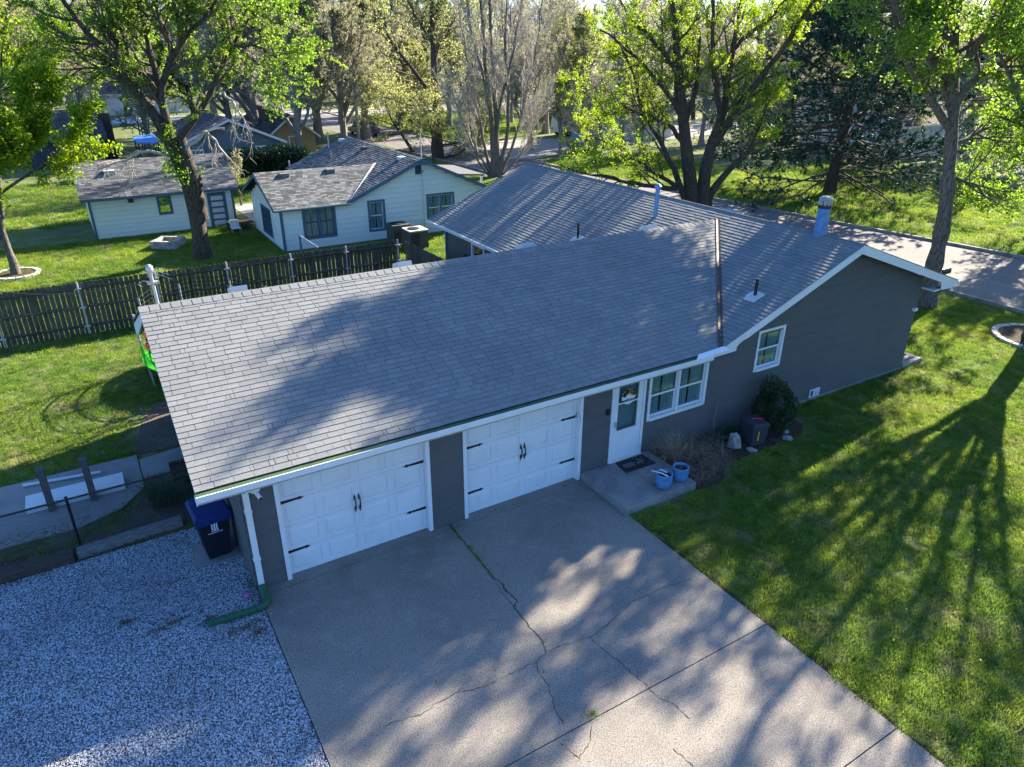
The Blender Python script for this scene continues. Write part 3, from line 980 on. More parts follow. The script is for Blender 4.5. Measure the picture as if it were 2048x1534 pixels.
pipe_vent(12.71, 7.77, 3.32 + 0.5, 0.04, 'black_iron')
pipe_vent(12.9, 0.42, 3.39 + 0.42, 0.04, 'black_iron')
bp_ = pipe_vent(14.69, 6.29, 5.02, 0.07, 'vent_blue', False)
zt = at(1311, 372, y=6.29)[2]
MB().lathe([(0.11, -0.08), (0.12, 0.0), (0.04, 0.07)], (14.69, 6.29, 5.05), 12).build('vent_cap', 'vent_blue', bp_)
ch = MB()
ch.tube([(15.79, 0.96, RZ - 0.15), (15.79, 0.96, RZ + 0.75)], [0.175, 0.16], 14)
ch = ch.build('chimney', 'vent_blue', house)
MB().lathe([(0.175, 0), (0.175, 0.09), (0.165, 0.09)], (15.79, 0.96, RZ + 0.69), 14).build('collar', 'interior', ch)
mb = MB()
for k in range(10):
    th = k * 2 * math.pi / 10
    mb.box(15.79 + 0.145 * math.cos(th) - 0.025, 15.79 + 0.145 * math.cos(th) + 0.025, 0.96 + 0.145 * math.sin(th) - 0.025, 0.96 + 0.145 * math.sin(th) + 0.025, RZ + 0.77, RZ + 0.9)
mb.build('cowl_bars', 'galvanised', ch)
MB().lathe([(0.175, 0.0), (0.185, 0.05), (0.12, 0.09), (0.03, 0.11)], (15.79, 0.96, RZ + 0.9), 14).build('cowl', 'block_stone', ch)
MB().box(7.94, 8.02, -0.06, -0.02, 1.5, 1.64).build('doorbell', 'black_iron', house)
MB().box(19.46, 19.62, -0.12, -0.03, 1.93, 2.02).build('security_light', 'white_paint', house)

cam_t = thing('security_camera', 'small white security camera with a black lens under the gutter corner', 'camera', (0.22, -0.33, 2.2))
MB().box(0.17, 0.27, -0.39, -0.30, 2.3, 2.42).build('mount', 'white_paint', cam_t)
MB().tube([(0.2, -0.30, 2.28), (0.25, -0.47, 2.2)], 0.035, 10).build('camera_body', 'white_paint', cam_t)
MB().tube([(0.248, -0.465, 2.203), (0.253, -0.483, 2.194)], 0.03, 10).build('lens', 'black_iron', cam_t)

# ------------------------------------------------------------------ porch and what stands on it
po = MB().box(7.3, 9.33, -1.69, -0.03, -0.1, 0.166).build('porch', 'porch_concrete', None, (8.3, -0.9, 0), bevel=0.012)
po['kind'] = 'structure'
dm = thing('doormat', 'dark doormat with pale lettering and leaf print on the porch', 'doormat', (8.67, -0.36, 0.166))
mb = MB()
mb.add([(8.2, -0.58, 0.17), (9.08, -0.60, 0.17), (9.06, -0.14, 0.17), (8.25, -0.12, 0.17), (8.2, -0.58, 0.182), (9.08, -0.60, 0.182), (9.06, -0.14, 0.182), (8.25, -0.12, 0.182)],
       [(3, 2, 1, 0), (4, 5, 6, 7), (0, 1, 5, 4), (1, 2, 6, 5), (2, 3, 7, 6), (3, 0, 4, 7)])
mb.build('mat_base', 'mat_black', dm)
mb = MB()
for k in range(7):
    x = 8.32 + k * 0.045
    mb.box(x, x + 0.018, -0.42 - (k % 2) * 0.03, -0.27, 0.1825, 0.184)
for k in range(26):
    a = rnd.uniform(0, 6.28)
    x, y = 8.8 + 0.17 * math.cos(a) * rnd.random(), -0.34 + 0.12 * math.sin(a) * rnd.random()
    mb.add([(x - 0.03, y, 0.1835), (x, y - 0.012, 0.1835), (x + 0.03, y, 0.1835), (x, y + 0.012, 0.1835)], [(0, 1, 2, 3)])
mb.build('mat_print', 'mat_grey', dm)


def pot(x, y, label, trowel=False):
    t = thing('planter_pot', label, 'plant pot', (x, y, 0.166), 'blue glazed pots on the porch corner')
    R = 0.19
    mb = MB().lathe([(0.12, 0), (0.155, 0.02), (R - 0.005, 0.13), (R, 0.24), (R - 0.012, 0.32), (R - 0.005, 0.345), (R - 0.03, 0.345), (R - 0.035, 0.29), (R - 0.04, 0.27)], (x, y, 0.168), 28)
    mb.F.pop()
    mb.T.pop()
    mb.build('pot', 'glaze_blue', t, smooth=True)
    mb = MB().lathe([(R - 0.035, 0.26), (R - 0.035, 0.275), (0.06, 0.292)], (x, y, 0.168), 20)
    mb.build('soil', 'soil', t)
    mb = MB()
    for k in range(26):
        a, r = rnd.uniform(0, 6.28), rnd.uniform(0, 0.12)
        cx, cy = x + r * math.cos(a), y + r * math.sin(a)
        mb.tube([(cx, cy, 0.44), (cx + rnd.uniform(-.03, .03), cy + rnd.uniform(-.03, .03), 0.48 + rnd.random() * 0.03)], 0.006, 4, t=rnd.random())
    mb.build('stubble', 'dead_stem', t, tint=True)
    return t


pot(8.56, -1.43, 'blue glazed pot with white tongs lying across it, nearer the step')
pot(9.08, -1.40, 'plain blue glazed pot beside the dry grass')
tg = thing('garden_tongs', 'white garden tongs lying across the rim of the blue pot', 'tool', (8.5, -1.42, 0.5))
MB().tube([(8.36, -1.22, 0.535), (8.5, -1.42, 0.52), (8.53, -1.57, 0.515)], [0.012, 0.016, 0.02], 6).build('arm', 'white_paint', tg)
MB().tube([(8.56, -1.27, 0.53), (8.62, -1.44, 0.52)], [0.012, 0.018], 6).build('arm', 'white_paint', tg)

# welcome sign hanging in the storm door
ws = thing('welcome_sign', 'round floral welcome sign hanging in the entry door glass', 'sign', (8.55, -0.03, 1.6))
mb = MB()
n = 28
ring = [(8.57 + 0.2 * math.cos(2 * math.pi * k / n), -0.024, 1.82 + 0.2 * math.sin(2 * math.pi * k / n)) for k in range(n)]
mb.ext(ring, (0, -0.012, 0))
mb.build('board', 'white_paint', ws)
mb = MB()
for k in range(70):
    a = rnd.uniform(0.1, math.pi - 0.1)
    r = rnd.uniform(0.1, 0.2)
    c = np.array([8.57 + r * math.cos(a), -0.042 - rnd.random() * 0.02, 1.83 + r * math.sin(a)])
    d = rnd.uniform(0, 6.28)
    e = np.array([math.cos(d), 0, math.sin(d)]) * 0.045
    f = np.array([-math.sin(d), 0.3, math.cos(d)]) * 0.013
    mb.add([c - e, c + f, c + e, c - f], [(0, 1, 2, 3)], rnd.random())
mb.build('greenery', 'leaf_shrub', ws, tint=True)
mb = MB()
for (x, z, r) in ((8.57, 1.93, 0.04), (8.64, 1.94, 0.034), (8.52, 1.9, 0.03), (8.62, 1.88, 0.03), (8.58, 1.97, 0.03)):
    mb.lathe([(r * 0.3, 0), (r, r * .4), (r * .7, r), (r * 0.1, r * 1.2)], (x, -0.055, z - r / 2), 8)
mb.build('flower', 'orange_cloth', ws)
MB().tube([(8.45, -0.03, 1.97), (8.56, -0.03, 2.12), (8.69, -0.03, 1.97)], 0.005, 5).build('string', 'black_iron', ws)
fc = bpy.data.curves.new('welcome_text', 'FONT')
fc.body = 'welcome'
fc.size = 0.12
fc.shear = 0.35
fc.extrude = 0.003
fc.align_x = 'CENTER'
fo = bpy.data.objects.new('tmp', fc)
COL.objects.link(fo)
dgp = bpy.context.evaluated_depsgraph_get()
fm = bpy.data.meshes.new_from_object(fo.evaluated_get(dgp))
bpy.data.objects.remove(fo)
fm.materials.clear()
fm.materials.append(MATS['black_iron'])
fl = link('lettering', fm, ws)
fl.matrix_local = Matrix.Translation((0.02, -0.012, 0.10)) @ Matrix.Rotation(math.pi / 2, 4, 'X')

# ------------------------------------------------------------------ planting by the front wall
def blades(center, n, rad, length, lean, mat, name, parent=None, seed=1, width=0.012, tip_up=0.5, two=False):
    """a clump of arching blades as one mesh"""
    R = np.random.default_rng(seed)
    V, F, Tt = [], [], []
    for i in range(n):
        a = R.uniform(0, 6.28)
        r0 = rad * math.sqrt(R.random())
        p = np.array([math.cos(R.uniform(0, 6.28)) * r0, math.sin(R.uniform(0, 6.28)) * r0, 0])
        L = length * R.uniform(0.55, 1.1)
        out = np.array([math.cos(a), math.sin(a), 0])
        ln = lean * R.uniform(0.4, 1.3)
        pts = []
        k = 6
        for j in range(k):
            t = j / (k - 1)
            pts.append(p + out * L * ln * t ** 1.6 + np.array([0, 0, L * (t - 0.55 * ln * t ** 2.4)]))
        s = np.array([-out[1], out[0], 0]) * width
        o = len(V)
        for j, q in enumerate(pts):
            w = s * (1 - 0.8 * j / (k - 1))
            V += [q - w, q + w]
        for j in range(k - 1):
            F.append((o + 2 * j, o + 2 * j + 1, o + 2 * j + 3, o + 2 * j + 2))
            Tt.append(R.random())
    me = np_mesh(name, np.array(V), np.array(F), mat, Tt)
    return link(name, me, parent)


dg = thing('ornamental_grass', 'clump of dry tan ornamental grass arching beside the blue pots', 'grass clump', (9.75, -0.55, 0))
blades(None, 260, 0.3, 1.0, 0.75, 'dry_grass', 'blades', dg, 5, 0.006)
b2 = blades(None, 120, 0.2, 0.85, 0.95, 'dry_grass', 'blades', dg, 6, 0.006)
b2.location = (-0.25, 0.1, 0)
b3 = blades(None, 14, 0.35, 1.5, 0.35, 'dead_stem', 'seed_stalk', dg, 8, 0.005)
ds_ = thing('dead_plant', 'tangle of dead brown stems in the bed right of the pots', 'dead plant', (10.1, -1.0, 0))
for k, (x, y) in enumerate(((-0.45, -0.45), (0.0, 0.0), (0.35, 0.4), (0.7, 0.1), (0.2, -0.35), (0.9, 0.55))):
    b = blades(None, 110, 0.28, 0.55, 1.1, 'dead_stem', 'stems', ds_, 20 + k, 0.005)
    b.location = (x, y, 0)
sp = thing('bare_stalk', 'thin bare dark stalk standing against the grey wall', 'dead plant', (11.45, -0.15, 0))
mb = MB()
mb.tube([(11.45, -0.15, 0), (11.42, -0.12, 0.5), (11.48, -0.1, 1.0)], 0.012, 5)
mb.tube([(11.42, -0.12, 0.45), (11.52, -0.08, 0.75)], 0.008, 5)
mb.tube([(11.44, -0.12, 0.3), (11.34, -0.08, 0.6)], 0.008, 5)
mb.build('stalk', 'dead_stem', sp, tint=True)
for k, (x, y, n, L) in enumerate(((11.15, -0.45, 60, 0.35), (11.7, -0.35, 70, 0.4), (10.75, -0.3, 50, 0.3))):
    t = thing('strap_leaf_plant', ['low green strap leaves sprouting left of the pale rock', 'green strap leaves growing behind the pale rock', 'small green tuft under the double window'][k], 'plant', (x, y, 0))
    blades(None, n, 0.16, L, 0.8, 'leaf_strap', 'leaves', t, 40 + k, 0.012)


def lumpy(c, r, seed, mat, name, label, cat, sq=(1, 1, 1), group=None, sub=1):
    import bmesh
    bm = bmesh.new()
    bmesh.ops.create_icosphere(bm, subdivisions=sub, radius=1)
    R = random.Random(seed)
    ph = [R.uniform(0, 6) for _ in range(6)]
    for v in bm.verts:
        x, y, z = v.co
        k = 1 + 0.16 * math.sin(2.3 * x + ph[0]) + 0.14 * math.sin(2.9 * y + ph[1]) + 0.12 * math.sin(3.1 * z + ph[2]) + 0.07 * math.sin(6 * x + 5 * y + ph[3])
        q = v.co * k * R.uniform(0.88, 1.1)
        if sq[2] > 1:
            q.x *= 1 - 0.42 * max(-0.3, q.z)
            q.y *= 1 - 0.42 * max(-0.3, q.z)
        q = Vector((max(-0.82, min(0.82, q.x)), max(-0.85, min(0.85, q.y)), max(-0.8, min(0.85, q.z))))
        v.co = Vector((q.x * r * sq[0], q.y * r * sq[1], q.z * r * sq[2]))
    me = bpy.data.meshes.new(name)
    bm.to_mesh(me)
    bm.free()
    me.materials.append(MATS[mat])
    o = link(name, me, None, c)
    o.rotation_euler = (0, 0, R.uniform(0, 6.28))
    return tag(o, label, cat, group)


rk = lumpy((11.5, -0.82, 0.16), 0.24, 3, 'stone', 'rock', 'pale pointed rock standing left of the grey storage box', 'rock', (0.75, 0.75, 1.25))
lumpy((12.98, -1.2, 0.02), 0.17, 4, 'stone', 'stepping_stone', 'flat grey stone right of the storage box', 'stone', (1, 0.8, 0.3))
lumpy((11.75, -1.12, 0.0), 0.17, 5, 'stone', 'stepping_stone', 'flat grey stone in front of the pale rock', 'stone', (1.2, 0.7, 0.3))
lumpy((12.62, -1.12, 0.0), 0.15, 6, 'timber', 'stepping_stone', 'brown flat stone touching the storage box base', 'stone', (1.6, 0.6, 0.3))
lumpy((13.25, -0.95, 0.0), 0.12, 7, 'stone', 'stepping_stone', 'small stone under the round shrub edge', 'stone', (1, 0.8, 0.4))
# grey storage box with lid, tools on top
bx = thing('storage_box', 'grey plastic garden box with a slot, beside the round shrub', 'storage box', (12.12, -0.82, 0))
bx.rotation_euler = (0, 0, math.radians(-12))
mb = MB()
mb.hexa([(-0.2, -0.24, 0), (0.2, -0.24, 0), (0.2, 0.24, 0), (-0.2, 0.24, 0), (-0.23, -0.27, 0.52), (0.23, -0.27, 0.52), (0.23, 0.27, 0.52), (-0.23, 0.27, 0.52)])
o = link('box_body', mb.mesh('box_body', 'box_grey'), bx)
mb = MB().box(-0.25, 0.25, -0.29, 0.29, 0.52, 0.575)
mb.hexa([(-0.24, -0.28, 0.575), (0.24, -0.28, 0.575), (0.24, 0.28, 0.575), (-0.24, 0.28, 0.575), (-0.2, -0.24, 0.6), (0.2, -0.24, 0.6), (0.2, 0.24, 0.6), (-0.2, 0.24, 0.6)])
link('lid', mb.mesh('lid', 'box_grey'), bx)
link('slot', MB().box(-0.14, 0.14, -0.283, -0.26, 0.40, 0.46).mesh('slot', 'interior'), bx)
link('clip', MB().tube([(-0.06, -0.275, 0.16), (-0.06, -0.285, 0.42)], 0.016, 6).mesh('clip', 'yellow_plastic'), bx)
pr = thing('pruning_shears', 'red handled pruning shears lying on the grey box lid', 'tool', (12.22, -0.82, 0.6))
MB().tube([(12.14, -0.8, 0.615), (12.22, -0.84, 0.615), (12.3, -0.93, 0.615)], [0.012, 0.016, 0.01], 6).build('handle', 'red_plastic', pr)
MB().tube([(12.17, -0.75, 0.615), (12.24, -0.83, 0.617), (12.33, -0.87, 0.615)], [0.01, 0.014, 0.008], 6).build('handle', 'red_plastic', pr)
MB().tube([(12.12, -0.79, 0.612), (12.06, -0.75, 0.612)], [0.012, 0.004], 5).build('blade', 'galvanised', pr)
hs_ = MB()
for k in range(4):
    r = 0.34 + 0.03 * k
    hs_.tube([(11.85 + r * math.cos(a) * 1.15, -0.38 + r * 0.55 * math.sin(a), 0.04 + 0.035 * k + 0.03 * math.sin(a * 2)) for a in np.linspace(0.2, 6.1 - 0.3 * k, 22)], 0.014, 6)
tag(hs_.build('garden_hose', 'hose_green', None, (11.85, -0.38, 0), smooth=True), 'green garden hose coiled behind the pale rock', 'hose')

# steps/edging at the far corner
for k, (x0, x1, y0, y1, z) in enumerate(((19.75, 20.6, -0.05, 0.12, 0.11), (19.75, 20.7, 0.16, 0.34, 0.12), (20.62, 20.8, -0.05, 0.9, 0.10))):
    tag(MB().box(x0, x1, y0, y1, -0.03, z).build('edging_timber', 'stone', None, ((x0 + x1) / 2, (y0 + y1) / 2, 0), bevel=0.015),
        ['pale edging block nearest the grey wall corner', 'pale edging block behind the front one at the corner', 'edging block running along the house side'][k], 'edging block', 'edging blocks at the house corner')

# ------------------------------------------------------------------ left of the garage
def disc_pts(c, r, n=24, a0=0.0):
    return [(c[0] + r * math.cos(a0 + 2 * math.pi * k / n), c[1] + r * math.sin(a0 + 2 * math.pi * k / n)) for k in range(n)]


dp = thing('drain_pipe', 'green corrugated drain pipe elbow running over the gravel', 'drain pipe', (0.0, -0.3, 0))
pts = [(0.07, -0.08, 0.16), (0.07, -0.12, 0.1), (0.07, -0.3, 0.07), (0.05, -0.47, 0.06), (-0.03, -0.55, 0.06), (-0.15, -0.57, 0.06)]
MB().tube(pts, [0.075, 0.075, 0.07, 0.07, 0.07, 0.07], 12).build('elbow', 'green_pipe', dp, smooth=True)
mb = MB()
P0, P1 = np.array([-0.15, -0.57, 0.06]), np.array([-0.96, -0.50, 0.06])
q, rr = [], []
for k in range(57):
    q.append(P0 + (P1 - P0) * k / 56)
    rr.append(0.067 if k % 2 else 0.058)
mb.tube(q, rr, 12).build('corrugated_pipe', 'green_pipe', dp)
tag(lumpy((-0.22, -0.1, 0.02), 0.05, 9, 'pink_plastic', 'toy', '', ''), 'small pink plastic scrap lying on the gravel', 'toy')

bn = thing('wheelie_bin', 'black wheelie bin with a blue lid beside the garage wall', 'bin', (-0.42, 1.62, 0))
mb = MB()
B0 = [(-0.2, -0.30), (0.2, -0.30), (0.2, 0.22), (-0.2, 0.22)]
B1 = [(-0.30, -0.36), (0.30, -0.36), (0.30, 0.36), (-0.30, 0.36)]
mb.hexa([(x, y, 0.03) for x, y in B0] + [(x, y, 0.98) for x, y in B1])
link('bin_body', mb.mesh('bin_body', 'bin_body'), bn)
mb = MB()
mb.box(-0.325, 0.325, -0.385, 0.37, 0.93, 0.985)
link('rim', mb.mesh('rim', 'bin_body'), bn)
mb = MB()
mb.hexa([(-0.335, -0.40, 0.985), (0.335, -0.40, 0.985), (0.335, 0.40, 0.985), (-0.335, 0.40, 0.985), (-0.29, -0.33, 1.06), (0.29, -0.33, 1.06), (0.29, 0.36, 1.08), (-0.29, 0.36, 1.08)])
mb.box(-0.335, 0.335, -0.405, -0.39, 0.86, 0.99)
o = link('lid', mb.mesh('lid', 'bin_lid'), bn)
bv = o.modifiers.new('bevel', 'BEVEL')
bv.width = 0.02
bv.segments = 2
link('handle', MB().tube([(-0.27, 0.36, 0.95), (-0.27, 0.46, 0.97), (0.27, 0.46, 0.97), (0.27, 0.36, 0.95)], 0.016, 6).mesh('handle', 'bin_body'), bn)
for sx in (-0.17, 0.17):
    link('wheel', MB().tube([(sx - 0.03, 0.27, 0.12), (sx + 0.03, 0.27, 0.12)], 0.12, 14).mesh('wheel', 'tyre'), bn)
# emblem on the bin front: white tower shapes over a blue field and a line of small print
nf = lambda x, z: (x, -0.30 - 0.06 * (z - 0.03) / 0.95 - 0.004, z)
mb = MB()
for x0, x1, z0, z1 in ((-0.06, -0.035, 0.69, 0.83), (-0.018, 0.012, 0.67, 0.855), (0.028, 0.055, 0.68, 0.83), (-0.07, 0.07, 0.655, 0.675)):
    mb.ext([nf(x0, z0), nf(x1, z0), nf(x1, z1), nf(x0, z1)], (0, -0.002, 0))
for k in range(9):
    x0 = -0.13 + k * 0.03
    mb.ext([nf(x0, 0.61), nf(x0 + 0.02, 0.612), nf(x0 + 0.02, 0.632), nf(x0, 0.63)], (0, -0.002, 0))
link('emblem', mb.mesh('emblem', 'logo_white'), bn)
mb = MB()
for x0, x1, z0, z1 in ((-0.034, -0.019, 0.68, 0.8), (0.013, 0.027, 0.68, 0.8)):
    mb.ext([nf(x0, z0), nf(x1, z0), nf(x1, z1), nf(x0, z1)], (0, -0.002, 0))
link('emblem', mb.mesh('emblem', 'logo_blue'), bn)
bn.rotation_euler = (0, 0, math.radians(4))
tag(MB().box(-0.85, -0.05, 1.2, 1.95, -0.03, 0.008).build('paving_slab', 'old_concrete', None, (-0.45, 1.6, 0)), 'grey concrete paver under the wheelie bin', 'paving slab')

tb = tag(MB().box(-2.78, -0.85, 2.66, 2.88, -0.03, 0.15).build('landscape_timber', 'timber_grey', None, (-1.8, 2.77, 0), bevel=0.02), 'grey weathered landscape timber edging the gravel near the bin', 'timber', 'timbers edging the gravel')
for v in tb.data.vertices:
    if v.co.x > 0.5:
        v.co.y += 0.12
tag(MB().box(-6.8, -2.83, 2.6, 2.9, -0.03, 0.16).build('landscape_timber', 'timber', None, (-4.8, 2.75, 0), bevel=0.02), 'dark brown landscape timber edging the gravel at the left', 'timber', 'timbers edging the gravel')

# chain-link fence
cf = thing('chain_link_fence', 'low black chain-link fence along the gravel edge', 'fence', (-2.7, 3.15, 0))
MB().tube([(-7, 3.13, 1.08), (-0.05, 3.17, 1.08)], 0.021, 8).build('top_rail', 'black_iron', cf)
for x in (-6.0, -2.73, -0.3):
    MB().tube([(x, 3.2, -0.03), (x, 3.2, 1.12)], 0.028, 8).build('post', 'black_iron', cf)
mb = MB()
st = 0.062
x = -7.0
for sgn in (1, -1):
    for k in range(-17, int(7 / st)):
        a, b = x + k * st, x + k * st + 1.03
        p, q = (a, 0.03), (b, 1.06)
        if sgn < 0:
            p, q = (b, 0.03), (a, 1.06)
        # clip in x
        def cl(p, q):
            (x0, z0), (x1, z1) = p, q
            if x0 > x1:
                (x0, z0), (x1, z1) = (x1, z1), (x0, z0)
            if x1 < -7 or x0 > -0.08:
                return None
            if x0 < -7:
                z0 += (z1 - z0) * (-7 - x0) / (x1 - x0)
                x0 = -7
            if x1 > -0.08:
                z1 -= (z1 - z0) * (x1 + 0.08) / (x1 - x0)
                x1 = -0.08
            return (x0, 3.15, z0), (x1, 3.15, z1)
        r = cl(p, q)
        if r and abs(r[0][0] - r[1][0]) > 0.02:
            mb.tube(r, 0.0028, 3, cap=False)
o = mb.build('wire_mesh', 'black_iron', cf)
o['kind'] = 'stuff'

# grey posts, white board and pipe on the patio
for k, (x, lab) in enumerate(((-3.17, 'left of two square grey posts in front of the white board'), (-2.38, 'right of two square grey posts in front of the white board'))):
    t = thing('square_post', lab, 'post', (x, 4.78, 0), 'grey posts in front of the white board')
    MB().box(x - 0.065, x + 0.065, 4.715, 4.845, -0.03, 1.02).build('shaft', 'post_grey', t)
    MB().box(x - 0.075, x + 0.075, 4.705, 4.855, 1.02, 1.05).build('cap', 'post_grey', t)
wb = MB()
wb.hexa([(-3.64, 4.86, 0.012), (-1.74, 4.86, 0.012), (-1.74, 5.40, 0.012), (-3.64, 5.40, 0.012), (-3.64, 4.86, 0.17), (-1.74, 4.86, 0.17), (-1.74, 5.40, 0.17), (-3.64, 5.40, 0.17)])
tag(wb.build('white_board', 'white_paint', None, (-2.7, 5.1, 0), bevel=0.008), 'long thick white board lying on the patio behind two posts', 'board')
tag(MB().tube([(-3.72, 6.13, 0.055), (-2.17, 5.87, 0.055)], 0.035, 8).build('white_pipe', 'white_paint', None, (-2.9, 6, 0)), 'thin white pipe lying on the patio behind the board', 'pipe')
dl = thing('daylily_clump', 'clump of green strap leaves by the chain-link fence', 'plant', (-1.05, 3.95, 0))
blades(None, 320, 0.3, 0.65, 0.75, 'leaf_strap', 'leaves', dl, 60, 0.013)
dl2 = thing('daylily_clump', 'small dark green leaf clump beside the garage wall behind the bin', 'plant', (-0.45, 3.6, 0))
blades(None, 160, 0.25, 0.5, 0.8, 'leaf_strap', 'leaves', dl2, 61, 0.012)
br = thing('brick_box', 'low dark brick bed beside the garage wall', 'brick bed', (-0.4, 4.75, 0))
for r in range(3):
    for k in range(3):
        MB().box(-0.78 + k * 0.25, -0.54 + k * 0.25, 4.42, 4.53, 0.0 + r * 0.078, 0.07 + r * 0.078).build('brick', 'brick_dark', br)
        MB().box(-0.78 + k * 0.25, -0.54 + k * 0.25, 5.1, 5.21, 0.0 + r * 0.078, 0.07 + r * 0.078).build('brick', 'brick_dark', br)
MB().box(-0.78, -0.04, 4.54, 5.09, -0.02, 0.2).build('soil', 'soil', br)

# service mast behind the garage
ms_ = thing('service_mast', 'galvanised service mast with a weatherhead above the garage ridge', 'utility mast', (-0.05, 8.5, 0))
mb = MB()
MB().tube([(-0.02, 8.5, 1.2), (-0.08, 8.5, 3.85)], 0.045, 10).build('mast_pipe', 'galvanised', ms_)
MB().lathe([(0.045, 0), (0.07, 0.06), (0.095, 0.15), (0.085, 0.23), (0.03, 0.28)], (-0.08, 8.5, 3.78), 12).build('weatherhead', 'galvanised', ms_)
MB().box(-0.2, 0.06, 8.44, 8.56, 3.56, 3.62).build('clamp', 'galvanised', ms_)
mb = MB()
for dx, dz in ((0.25, 0.10), (0.32, 0.0), (0.36, -0.08)):
    mb.tube([(-0.05, 8.46, 3.86), (0.08, 8.36, 3.9 + dz), (dx, 8.2, 3.82 + dz * 1.6)], 0.007, 4)
mb.tube([(-0.1, 8.5, 3.62), (-0.3, 8.53, 3.66), (-0.4, 8.5, 3.58), (-0.3, 8.48, 3.52)], 0.007, 4)
mb.build('drip_loop', 'galvanised', ms_)
a, b = np.array([-0.2, 8.52, 3.6]), at(-60, 575, y=12.0)
mb = MB()
mb.tube([a + (b - a) * t + np.array([0, 0, -0.25 * 4 * t * (1 - t)]) for t in np.linspace(0, 1, 14)], 0.014, 5)
tag(mb.build('power_cable', 'interior', None, (-0.2, 8.52, 3.6)), 'dark overhead cable running left from the service mast', 'cable')

# trampoline behind the garage
tc_ = (1.3, 10.75)
tr = thing('trampoline', 'trampoline with bright green pad and black net behind the garage', 'trampoline', (tc_[0], tc_[1], 0))
mb = MB()
N = 48
rings = [(1.90, 0.64), (1.93, 0.70), (1.70, 0.72), (1.62, 0.66)]
for k in range(N):
    th0, th1 = 2 * math.pi * k / N, 2 * math.pi * (k + 1) / N
    for (r0, z0), (r1, z1) in zip(rings[:-1], rings[1:]):
        mb.add([(tc_[0] + r0 * math.cos(th0), tc_[1] + r0 * math.sin(th0), z0), (tc_[0] + r0 * math.cos(th1), tc_[1] + r0 * math.sin(th1), z0),
                (tc_[0] + r1 * math.cos(th1), tc_[1] + r1 * math.sin(th1), z1), (tc_[0] + r1 * math.cos(th0), tc_[1] + r1 * math.sin(th0), z1)], [(0, 1, 2, 3)])
mb.build('pad', 'lime_vinyl', tr)
MB().ext([(x, y, 0.64) for x, y in disc_pts(tc_, 1.63, 32)], (0, 0, 0.01)).build('mat', 'net_black', tr)
for k in range(8):
    th = math.pi + 0.2 + k * math.pi / 4
    c, s = math.cos(th), math.sin(th)
    MB().tube([(tc_[0] + 1.8 * c, tc_[1] + 1.8 * s, -0.03), (tc_[0] + 1.86 * c, tc_[1] + 1.86 * s, 0.64)], 0.03, 8).build('leg', 'galvanised', tr)
    MB().tube([(tc_[0] + 1.9 * c, tc_[1] + 1.9 * s, 0.66), (tc_[0] + 1.92 * c, tc_[1] + 1.92 * s, 1.3)], 0.045, 8).build('pole_sleeve', 'lime_vinyl', tr)
    MB().tube([(tc_[0] + 1.92 * c, tc_[1] + 1.92 * s, 1.3), (tc_[0] + 1.95 * c, tc_[1] + 1.95 * s, 2.25)], 0.028, 8).build('pole', 'galvanised', tr)
mb = MB()
for z in np.arange(0.75, 2.5, 0.13):
    mb.tube([(tc_[0] + 1.72 * math.cos(a), tc_[1] + 1.72 * math.sin(a), z + 0.02 * math.sin(9 * a)) for a in np.linspace(0, 6.2832, 33)], 0.011, 3, cap=False)
for a in np.linspace(0, 6.2832, 60):
    mb.tube([(tc_[0] + 1.72 * math.cos(a), tc_[1] + 1.72 * math.sin(a), 0.72), (tc_[0] + 1.72 * math.cos(a), tc_[1] + 1.72 * math.sin(a), 2.45)], 0.007, 3, cap=False)
mb.build('net', 'net_black', tr)
for z, m_ in ((1.5, 'orange_cloth'), (1.08, 'red_plastic')):
    MB().tube([(tc_[0] + 1.74 * math.cos(a), tc_[1] + 1.74 * math.sin(a), z) for a in np.linspace(0, 6.2832, 33)], 0.03, 4, cap=False).build('band', m_, tr)

# ------------------------------------------------------------------ privacy fence
def picket_fence(name, label, p0, p1, h, posts, side, pw=0.14, gap=0.012, rails=True):
    p0, p1 = np.array(p0, float), np.array(p1, float)
    L = np.linalg.norm(p1 - p0)
    d = (p1 - p0) / L
    nrm = np.array([d[1], -d[0]]) * side
    t = thing(name, label, 'fence', (p0[0], p0[1], 0))
    ang = math.atan2(d[1], d[0])
    shape = [(-pw / 2, 0), (pw / 2, 0), (pw / 2, h - 0.04), (pw / 2 - 0.035, h), (-pw / 2 + 0.035, h), (-pw / 2, h - 0.04)]
    me = MB().ext([(x, 0.009, z) for x, z in shape], (0, -0.018, 0)).mesh('picket', 'fence_wood')
    R = random.Random(int(L * 100))
    s = pw / 2
    while s < L - pw / 2 + 0.01:
        o = link('picket', me, t, (d[0] * s, d[1] * s, -0.03 + R.uniform(-0.02, 0.015)))
        o.rotation_euler = (R.uniform(-0.008, 0.008), R.uniform(-0.006, 0.006), ang + R.uniform(-0.03, 0.03))
        s += pw + gap + R.uniform(-0.004, 0.006)
    for z in (0.28, 0.95, 1.6):
        c = nrm * 0.033
        mb = MB()
        mb.tube([(p0[0] + c[0], p0[1] + c[1], z), (p1[0] + c[0], p1[1] + c[1], z)], 0.045, 4)
        mb.build('rail', 'fence_wood', t)
    for s in posts:
        x, y = p0[0] + d[0] * s + nrm[0] * 0.10, p0[1] + d[1] * s + nrm[1] * 0.10
        po_ = MB().tube([(x, y, -0.03), (x, y, h + 0.02)], 0.032, 8).build('post', 'galvanised', t)
        for z in (0.28, 0.95, 1.6):
            MB().box(x - 0.10, x + 0.10, y - 0.045, y + 0.045, z - 0.025, z + 0.025).build('bracket', 'galvanised', po_)
    return t


